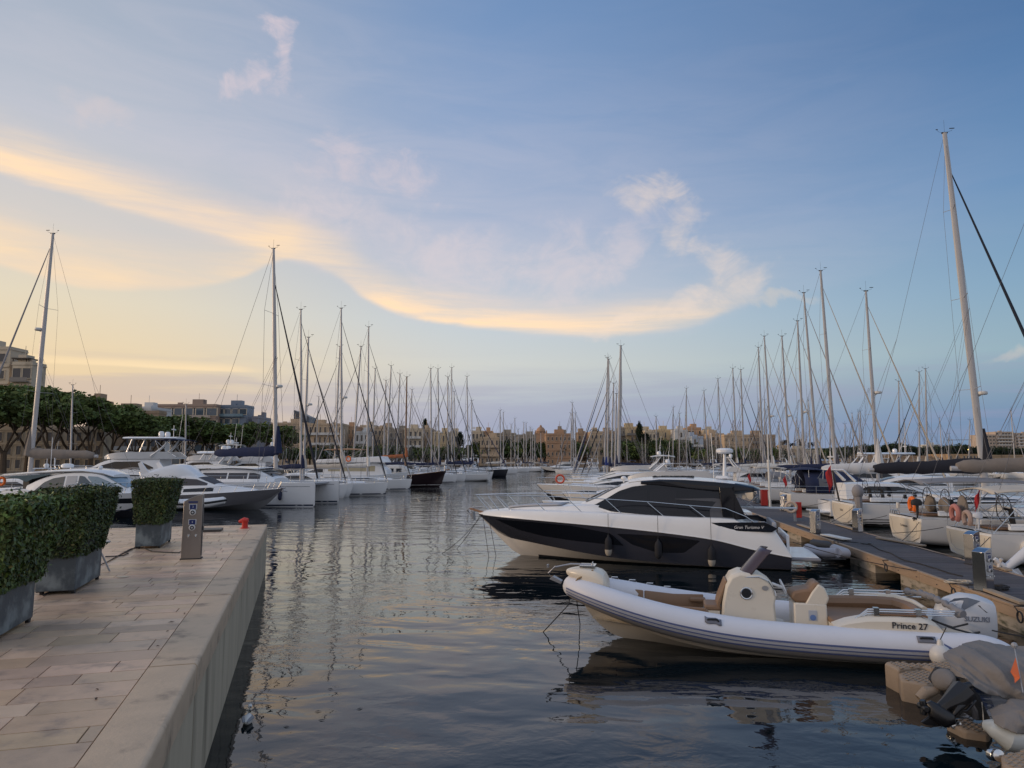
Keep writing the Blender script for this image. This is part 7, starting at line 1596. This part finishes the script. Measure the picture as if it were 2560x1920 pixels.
def board(lb, p0, p1, w, th, m, lift=0.0):
    a = onz(*p0, PZ+.03+lift); b_ = onz(*p1, PZ+.03+lift); d = b_-a; o = MB(); o.box((d.length/2, 0, th/2), (d.length, w, th)); q = o.build('plank', m, loc=a, bevel=.01); q.rotation_euler = (0, 0, math.atan2(d.y, d.x)); tag(q, lb, 'plank'); return q
board('grooved white gangplank lying across the near edge of the pontoon', (2062, 1338), (2118, 1350), .42, .06, W2(), .02)
board('bleached board along the far pontoon edge below the second transom', (2195, 1346), (2310, 1366), .22, .06, tim2)
board('bleached board along the far pontoon edge left of the middle pedestal', (2094, 1312), (2142, 1326), .25, .06, tim2)
board('long bleached board on the near pontoon edge beside the nearest pedestal', (2468, 1478), (2560, 1512), .20, .07, tim2)
board('bleached board on the far pontoon edge under the white outboard leg', (2452, 1402), (2522, 1428), .20, .06, tim2)
board('short bleached board on the near pontoon edge beside the fourth pedestal', (1998, 1312), (2040, 1326), .25, .05, tim2)
def zb(x, y): return (1900+x/3.3515, 1180+y/3.3515)
line('dark rope wandering along the pontoon deck towards the nearest pedestal', [onz(*zb(x, y), PZ+.025) for x, y in [(650, 590), (700, 583), (800, 590), (930, 610), (1000, 650), (1100, 680), (1160, 715), (1220, 742), (1350, 770), (1480, 810), (1600, 850), (1700, 872)]], .018)
line('thin dark cable along the far side of the pontoon deck', [onz(*zb(x, y), PZ+.025) for x, y in [(1300, 628), (1450, 670), (1600, 705), (1700, 718)]], .014)
for i, (x, y, lb) in enumerate([(1660, 930, 'coil of pale rope beside the foot of the nearest pedestal'), (1960, 975, 'dark tangled rope heap right of the nearest pedestal')]):
    c = onz(*zb(x, y), PZ+.03); rr = random.Random(i+4); pts = [(c.x+.28*math.cos(k*.55)*rr.uniform(.5, 1)*1.3, c.y+.25*math.sin(k*.55)*rr.uniform(.5, 1), PZ+.03+.02*rr.random()+.0008*k) for k in range(60)]
    o = MB().path(pts, .018 if i == 0 else .025, 5).build('rope_coil', mat('pale_rope', (.45, .40, .33), .9) if i == 0 else ROPE()); tag(o, lb, 'rope')
for i, (x, y, lb) in enumerate([(1070, 790, 'first'), (1640, 1000, 'second'), (1790, 1010, 'third'), (650, 620, 'fourth'), (2200, 1200, 'fifth')]):
    c = onz(*zb(x, y), PZ-.1); b = MB(); b.torus((0, 0, -.12), .12, .02, rot('Z', R(80)) @ rot('X', R(90)), 14, 6); b.path([(-.02, 0, -.02), (-.05, .1, .1), (.1, 0, .12)], .02, 5); o = b.build('mooring_ring', ROPE(), loc=(c.x-.06, c.y, PZ-.02)); tag(o, 'dark mooring ring and rope knotted on the pontoon side beam', 'mooring ring', 'mooring rings along the pontoon beam')
# stern lines
SL = [(r1+Vector((-.05, 1.5, 1.15)), pont_pt(33.0, 1, .1), 'dark stern line from the nearest sloop running left to the pontoon'), (r1+Vector((-.05, -1.5, 1.15)), pont_pt(24.5, 1, .1), 'dark stern line from the nearest sloop to the second pedestal'), (r2+Vector((-.05, 1.5, 1.2)), pont_pt(38.0, 1, .1), 'dark stern line from the second sloop left to the pontoon'), (r2+Vector((-.05, -1.4, 1.2)), pont_pt(29.5, 1, .1), 'dark stern line from the second sloop towards the camera'), (r3+Vector((-.05, 1.8, 1.3)), pont_pt(49.0, 1, .1), 'dark stern line from the racing sloop left to the pontoon'), (r3+Vector((-.05, -1.8, 1.3)), pont_pt(38.5, 1, .1), 'dark stern line from the racing sloop towards the camera'), (HM @ Vector((.9, 1.5, 1.0)), pont_pt(22.0, 0, 0), 'thin line from the charcoal cruiser stern to the pontoon beam'), (RM @ Vector((-.1, .9, .72)), pont_pt(13.5, 0, 0), 'dark line from the inflatable transom to the pontoon')]
for a, b_, lb in SL: line(lb, [a, b_], .014, sag=.08)
# grey dinghies under the charcoal cruiser stern
def dinghy(loc, rz, lb, m, s=1.0):
    t = thing('dinghy', lb, 'inflatable dinghy', loc, rz)
    for sg in (1, -1):
        b = MB(); b.path([(-.1, sg*.5*s, .28), (0, sg*.5*s, .28), (1.5*s, sg*.5*s, .3), (2.1*s, sg*.35*s, .36), (2.4*s, 0, .42)], [.10*s, .19*s, .2*s, .19*s, .17*s], 12); b.build('tube', m, t)
    b = MB(); b.box((1.0*s, 0, .15), (1.9*s, .8*s, .06)); b.build('floor', GREYM(), t); return t
dinghy((12.35, 28.9, .15), R(-100), 'light grey inflatable dinghy at the stern of the charcoal cruiser', mat('grey_hypalon', (.38, .38, .42), .6), 1.0)
dinghy((13.6, 31.5, .05), R(-75), 'dark grey inflatable dinghy in the shade of the pontoon', mat('dark_hypalon', (.05, .05, .055), .6), 1.1)
wo_ = thing('tilted_outboard', 'white outboard motor tilted out of the water at the right edge', 'outboard motor', Vector((15.7, 22.2, 1.15)), PSI); en2 = mat('engine_white', (.56, .58, .62), .25)
b = MB(); b.path([(.6, 0, .35), (.2, 0, .05), (-.35, 0, -.35), (-.6, 0, -.55)], [.24, .20, .13, .11], 12); b.build('leg', en2, wo_); b = MB(); b.path([(-.15, 0, -.75), (-.55, 0, -.5), (-.85, 0, -.22)], [.05, .11, .06], 10); b.prism([(-.2, -.5), (-.05, -.75), (-.4, -.55)], -.02, .02); b.build('gearcase', en2, wo_)
b = MB()
for a in (0, 2.1, 4.2): b.path([(-.72, 0, -.35), (-.74+.06*math.sin(a), .16*math.cos(a), -.35+.16*math.sin(a))], [.07, .05], 6)
b.build('propeller', mat('prop_white', (.5, .46, .42), .5), wo_); b = MB(); b.ball((.95, 0, .62), (.5, .30, .34), 14); b.build('cowl', en2, wo_)
t0, H0 = sailboat('white sloop cut by the right edge behind the white tilted outboard', Vector((17.6, 22.4, 0)), PSI, 10.5, 6.3, 16, 23, lod=1, B=3.6, fb=1.3, cover=BEIGE(), bimini=None, wheels=0)
# ------------------------------------------------------------------ covered boat and floating dock at bottom right
def z6(x, y): return (2180+x*380/1751, 1560+y*360/1659)
fm_ = mat('beige_float', (.34, .255, .18), .7, var=.12, vs=4, bump=.35, bs=24)
def dock_float(pts, zt, zl, lb, name='floating_dock'):
    """outline given as photograph pixels on the plane zt"""
    t = thing(name, lb, 'floating dock', (0, 0, 0)); P_ = [onz(*z6(*p), zt) for p in pts]; c = sum(P_, Vector())/len(P_); t.location = (c.x, c.y, 0)
    b = MB(); n = len(P_); rings = []
    for k, z in ((.97, zl), (1.0, zl+.06), (1.0, zt-.05), (.965, zt)): rings.append([Vector(((p.x-c.x)*k, (p.y-c.y)*k, z)) for p in P_])
    b.loft(rings); fo = b.build('float', fm_, t, bevel=.035)
    xs = [p.x-c.x for p in P_]; ys = [p.y-c.y for p in P_]; tr_ = MB(); x = min(xs)
    def inside(x, y):
        r_ = False
        for k in range(n):
            x1, y1, x2, y2 = xs[k]*.88, ys[k]*.88, xs[(k+1) % n]*.88, ys[(k+1) % n]*.88
            if (y1 > y) != (y2 > y) and x < (x2-x1)*(y-y1)/(y2-y1)+x1: r_ = not r_
        return r_
    while x < max(xs):
        y = min(ys)
        while y < max(ys):
            if inside(x, y): tr_.box((x, y, zt+.004), (.075, .045, .012), rot('Z', .5))
            y += .085
        x += .11
    if tr_.v: tr_.build('tread', fm_, fo, smooth=False)
    return t, c
t, c = dock_float([(140, 440), (300, 520), (560, 480), (900, 560), (1100, 420), (500, 455), (170, 425)], .40, -.1, 'beige plastic floating dock block beside the covered boat')
t2_, c2_ = dock_float([(300, 560), (400, 530), (900, 520), (1000, 640), (640, 700), (330, 640)], .34, -.1, 'rounded beige drive-on float in front of the dock block')
t4_, c4_ = dock_float([(850, 1120), (900, 1080), (1100, 1100), (1380, 1180), (1340, 1260), (1050, 1220)], .12, -.15, 'half sunk beige float under the black outboard')
t5_, c5_ = dock_float([(1480, 1500), (1760, 1440), (1900, 1600), (1800, 1700), (1500, 1620)], .22, -.15, 'beige float cut by the bottom right corner')
for cc_, (x, y), z_, lb in ((0, (250, 570), .22, 'steel roller on the end of the beige dock block'), (1, (940, 1160), .10, 'small steel roller on the half sunk float'), (2, (1420, 1510), .18, 'steel roller on the corner float')):
    p = onz(*z6(x, y), z_); b = MB(); b.lathe([(.03, -.10), (.075, -.08), (.075, -.03), (.055, 0), (.075, .03), (.075, .08), (.03, .10)], 14, (0, 0, 0), rot('X', R(75))); o = b.build('dock_roller', STEEL(), loc=p); tag(o, lb, 'roller')
def covered_boat():
    D0 = 11.2; t = thing('covered_boat', 'small inflatable boat under a grey canvas cover with a black tilted outboard', 'boat', (0, 0, 0)); 
    cv = mat('weathered_canvas', (.20, .18, .165), .92, var=.22, vs=2.5, bump=.8, bs=9)
    # cover: rows from ridge (far side) to skirt (near side), each row a polyline left->right
    rows = [
        [(1210, 190, 11.9), (1330, 215, 11.9), (1500, 240, 11.9), (1700, 260, 11.9), (2000, 290, 12.0), (2600, 330, 12.2)],
        [(1050, 235, 11.5), (1280, 250, 11.45), (1480, 300, 11.4), (1720, 340, 11.4), (2000, 370, 11.5), (2600, 420, 11.6)],
        [(895, 330, 11.15), (1100, 350, 10.95), (1400, 420, 10.85), (1700, 460, 10.8), (2000, 500, 10.9), (2600, 560, 11.0)],
        [(885, 450, 11.0), (1090, 470, 10.75), (1350, 560, 10.55), (1680, 620, 10.5), (2000, 640, 10.5), (2600, 720, 10.6)],
        [(880, 590, 10.95), (1070, 640, 10.65), (1280, 800, 10.45), (1560, 860, 10.4), (1760, 880, 10.35), (2600, 900, 10.5)]]
    n = 80; m = MB(); V = []
    import mathutils.noise as mn
    def fold(p, k=1.0):
        a = mn.noise(Vector((p.x*3.1+p.z*1.5, p.z*2.2-p.x*1.1, 1.7))); b = mn.noise(Vector((p.x*7+p.z*5, p.z*3-p.x*3, 5.1))); c = mn.noise(Vector((p.x*15, p.z*16, 9.3)))
        return k*(.085*(1-abs(a)*3.2)+.035*(1-abs(b)*3)+.008*c)-.05
    rr = random.Random(9)
    for r in rows:
        line_ = []
        for i in range(n+1):
            u = i/n*(len(r)-1); k = min(int(u), len(r)-2); f = u-k; x, y, D = [lerp(r[k][q], r[k+1][q], f) for q in range(3)]
            line_.append(at(*z6(x, y), D))
        V.append(line_)
    # refine rows with smooth interpolation and folds
    fine = []
    NR = 52
    for j in range(NR+1):
        u = j/NR*(len(V)-1); k = min(int(u), len(V)-2); f = u-k; row = []
        for i in range(n+1):
            p0 = V[max(k-1, 0)][i]; p1 = V[k][i]; p2 = V[k+1][i]; p3 = V[min(k+2, len(V)-1)][i]
            p = .5*((2*p1)+(-p0+p2)*f+(2*p0-5*p1+4*p2-p3)*f*f+(-p0+3*p1-3*p2+p3)*f**3)
            s = fold(p); row.append(p+Vector((s*.2, -s, s*.35)))
        fine.append(row)
    m.loft(fine, cap=False, closed=False); m.build('canvas_cover', cv, t, ang=180, solid=.012)
    # lower skirt and hull tube
    m = MB(); rows2 = [[(1340, 985, 10.35), (1500, 930, 10.3), (1620, 880, 10.3), (1760, 880, 10.3), (2000, 870, 10.3), (2600, 860, 10.3)], [(1375, 1075, 10.1), (1530, 1030, 10.0), (1700, 1000, 9.95), (1760, 990, 9.95), (2000, 990, 9.9), (2600, 1000, 9.9)], [(1390, 1130, 10.05), (1500, 1200, 9.85), (1660, 1260, 9.8), (1760, 1275, 9.8), (2000, 1290, 9.8), (2600, 1300, 9.8)]]
    rw = []
    for r in rows2:
        l_ = []
        for i in range(n+1):
            u = i/n*(len(r)-1); k = min(int(u), len(r)-2); f = u-k; x, y, D = [lerp(r[k][q], r[k+1][q], f) for q in range(3)]; l_.append(at(*z6(x, y), D))
        rw.append(l_)
    f2_ = []
    for j in range(25):
        u = j/24*2; k = min(int(u), 1); f = u-k; row = []
        for i in range(n+1):
            p = rw[k][i].lerp(rw[k+1][i], f); row.append(p+Vector((0, -.03*math.sin(f*math.pi)-fold(p, .7), 0)))
        f2_.append(row)
    m.loft(f2_, cap=False, closed=False); m.build('canvas_skirt', cv, t, ang=180, solid=.012)
    tb_ = MB(); a = at(*z6(1400, 1190), 10.1); b_ = at(*z6(1560, 1290), 10.0); c_ = at(*z6(1800, 1330), 10.0); e_2 = at(*z6(2600, 1370), 10.1)
    tb_.path([a-Vector((.06, -.1, 0)), a, b_, c_, e_2], [.06, .13, .19, .21, .22], 14); tb_.build('tube', mat('old_tube', (.45, .48, .48), .5, var=.15), t)
    # dark hull / transom and outboard
    k = BLACK(); tr = MB(); p = [at(*z6(x, y), D) for x, y, D in [(880, 600, 10.95), (1080, 640, 10.7), (1240, 830, 10.5), (1370, 1110, 10.3), (1200, 1110, 10.5), (950, 950, 10.8), (790, 740, 11.0)]]
    tr.add(p+[q+Vector((.1, .5, 0)) for q in p], [tuple(range(7)), tuple(range(13, 6, -1))]+[(i, i+7, (i+1) % 7+7, (i+1) % 7) for i in range(7)]); tr.build('transom', k, t, smooth=False)
    ob = MB(); q = lambda x, y, D: at(*z6(x, y), D)
    ob.path([q(1060, 760, 10.45), q(980, 850, 10.4), q(860, 930, 10.4), q(760, 1000, 10.4)], [.16, .15, .10, .08], 8); ob.box(q(960, 960, 10.38), (.16, .12, .11), rot('Y', .6)); ob.path([q(1130, 700, 10.5), q(1010, 740, 10.45), q(900, 860, 10.4)], [.05, .06, .04], 8); ob.path([q(1200, 880, 10.4), q(1090, 1000, 10.35), q(960, 1010, 10.35)], [.02, .025, .02], 6); ob.path([q(1100, 900, 10.35), q(1000, 960, 10.3), q(930, 1060, 10.3)], [.04, .05, .03], 6); ob.path([q(640, 900, 10.45), q(720, 1000, 10.4), q(860, 1090, 10.35), q(960, 1090, 10.3)], [.05, .12, .13, .07], 12)
    ob.prism([(0, 0), (.22, .02), (.05, -.18)], -.015, .015, None) if False else None
    fin = [q(720, 1030, 10.4), q(570, 1135, 10.4), q(620, 1165, 10.4), q(800, 1180, 10.4), q(870, 1080, 10.36)]; ob.add(fin+[v+Vector((0, .04, 0)) for v in fin], [tuple(range(5)), tuple(range(9, 4, -1))]+[(i, i+5, (i+1) % 5+5, (i+1) % 5) for i in range(5)])
    for a_ in (0, 1.57, 3.14, 4.71): c0 = q(600, 960, 10.45); ob.path([c0, c0+Vector((-.02, .10*math.cos(a_), .10*math.sin(a_)))], [.05, .045], 6)
    ob.build('outboard', mat('outboard_black', (.010, .010, .012), .35, var=.2), t, bevel=.015)
    bk_ = MB(); bk_.path([q(1130, 900, 10.4), q(1180, 1000, 10.4), q(1200, 1090, 10.4)], [.03, .04, .04], 6); bk_.build('bracket', mat('worn_steel', (.16, .15, .15), .4, .6), t)
    co = MB(); co.ball(q(825, 640, 10.95), (.17, .22, .12), 14, rot('Y', -.9)); rg = [q(870, 560, 10.9), q(760, 640, 11.0), q(745, 720, 11.0), q(790, 735, 10.9), q(850, 650, 10.8)]; co.build('engine_cover_flap', cv, t)
    st = MB(); st.path([q(540, 860, 11.0), q(620, 790, 11.0), q(760, 760, 11.0)], [.07, .09, .05], 10); st.build('float_arm', fm_, t)
    pf = MB(); pf.path([q(1740, 790, 10.25), q(1640, 270, 10.8)], .008, 5); pf.ball(q(1640, 245, 10.8), .045, 8); so_ = pf.build('flagstaff', GREYM(), t)
    fg = MB(); g0 = q(1655, 385, 10.9); pts = [q(1655, 385, 10.6), q(1595, 550, 10.45), q(1640, 620, 10.4), q(1645, 680, 10.35), q(1690, 640, 10.35), q(1705, 620, 10.35)]; fg.add(pts, [tuple(range(6))]); fg.build('pennant', mat('faded_orange_flag', (.62, .13, .04), .8), so_, smooth=False, solid=.008)
    rp = MB(); rp.path([q(1265, 900, 10.35), q(1280, 1050, 10.3), q(1290, 1230, 10.2)], .007, 5); rp.build('cord', mat('pale_rope', (.45, .40, .33), .9), t)
covered_boat()
for x_, y_ in ((795, 1779), (716, 1817), (899, 1772), (826, 1723), (804, 1800), (1150, 1545)):
    p = onz(x_, y_, .004); b = MB(); s = .06; b.add([(-s, 0, .002), (0, -s*.35, .012), (s, 0, .004), (0, s*.3, .010)], [(0, 1, 2, 3)]); o = b.build('floating_leaf', mat('wet_leaf', (.02, .014, .01), .6), loc=p, smooth=False); o.rotation_euler = (0, 0, x_); tag(o, 'dark dead leaf floating on the open water', 'leaf', 'dead leaves floating on the water')
sd_ = onz(545, 1818, .0) if False else onz(619, 1808, 0); gb = thing('gull', 'small white gull floating beside the quay wall', 'bird', (sd_.x, sd_.y, 0), R(100)); b = MB(); b.path([(-.16, 0, .06), (-.10, 0, .05), (0, 0, .05), (.09, 0, .07), (.13, 0, .14), (.14, 0, .19), (.17, 0, .20), (.22, 0, .19)], [.012, .045, .075, .06, .035, .035, .03, .008], 12); b.build('body', mat('gull_white', (.6, .6, .58), .7), gb)
b = MB(); b.path([(-.20, .03, .08), (0, .055, .08), (.07, .04, .09)], [.012, .04, .02], 8, sq=.6); b.path([(-.20, -.03, .08), (0, -.055, .08), (.07, -.04, .09)], [.012, .04, .02], 8, sq=.6); b.build('wing', mat('gull_grey', (.22, .23, .25), .7), gb)
b = MB(); b.path([(.20, 0, .198), (.245, 0, .187)], [.010, .002], 6); b.build('beak', mat('beak_yellow', (.6, .35, .05), .5), gb)
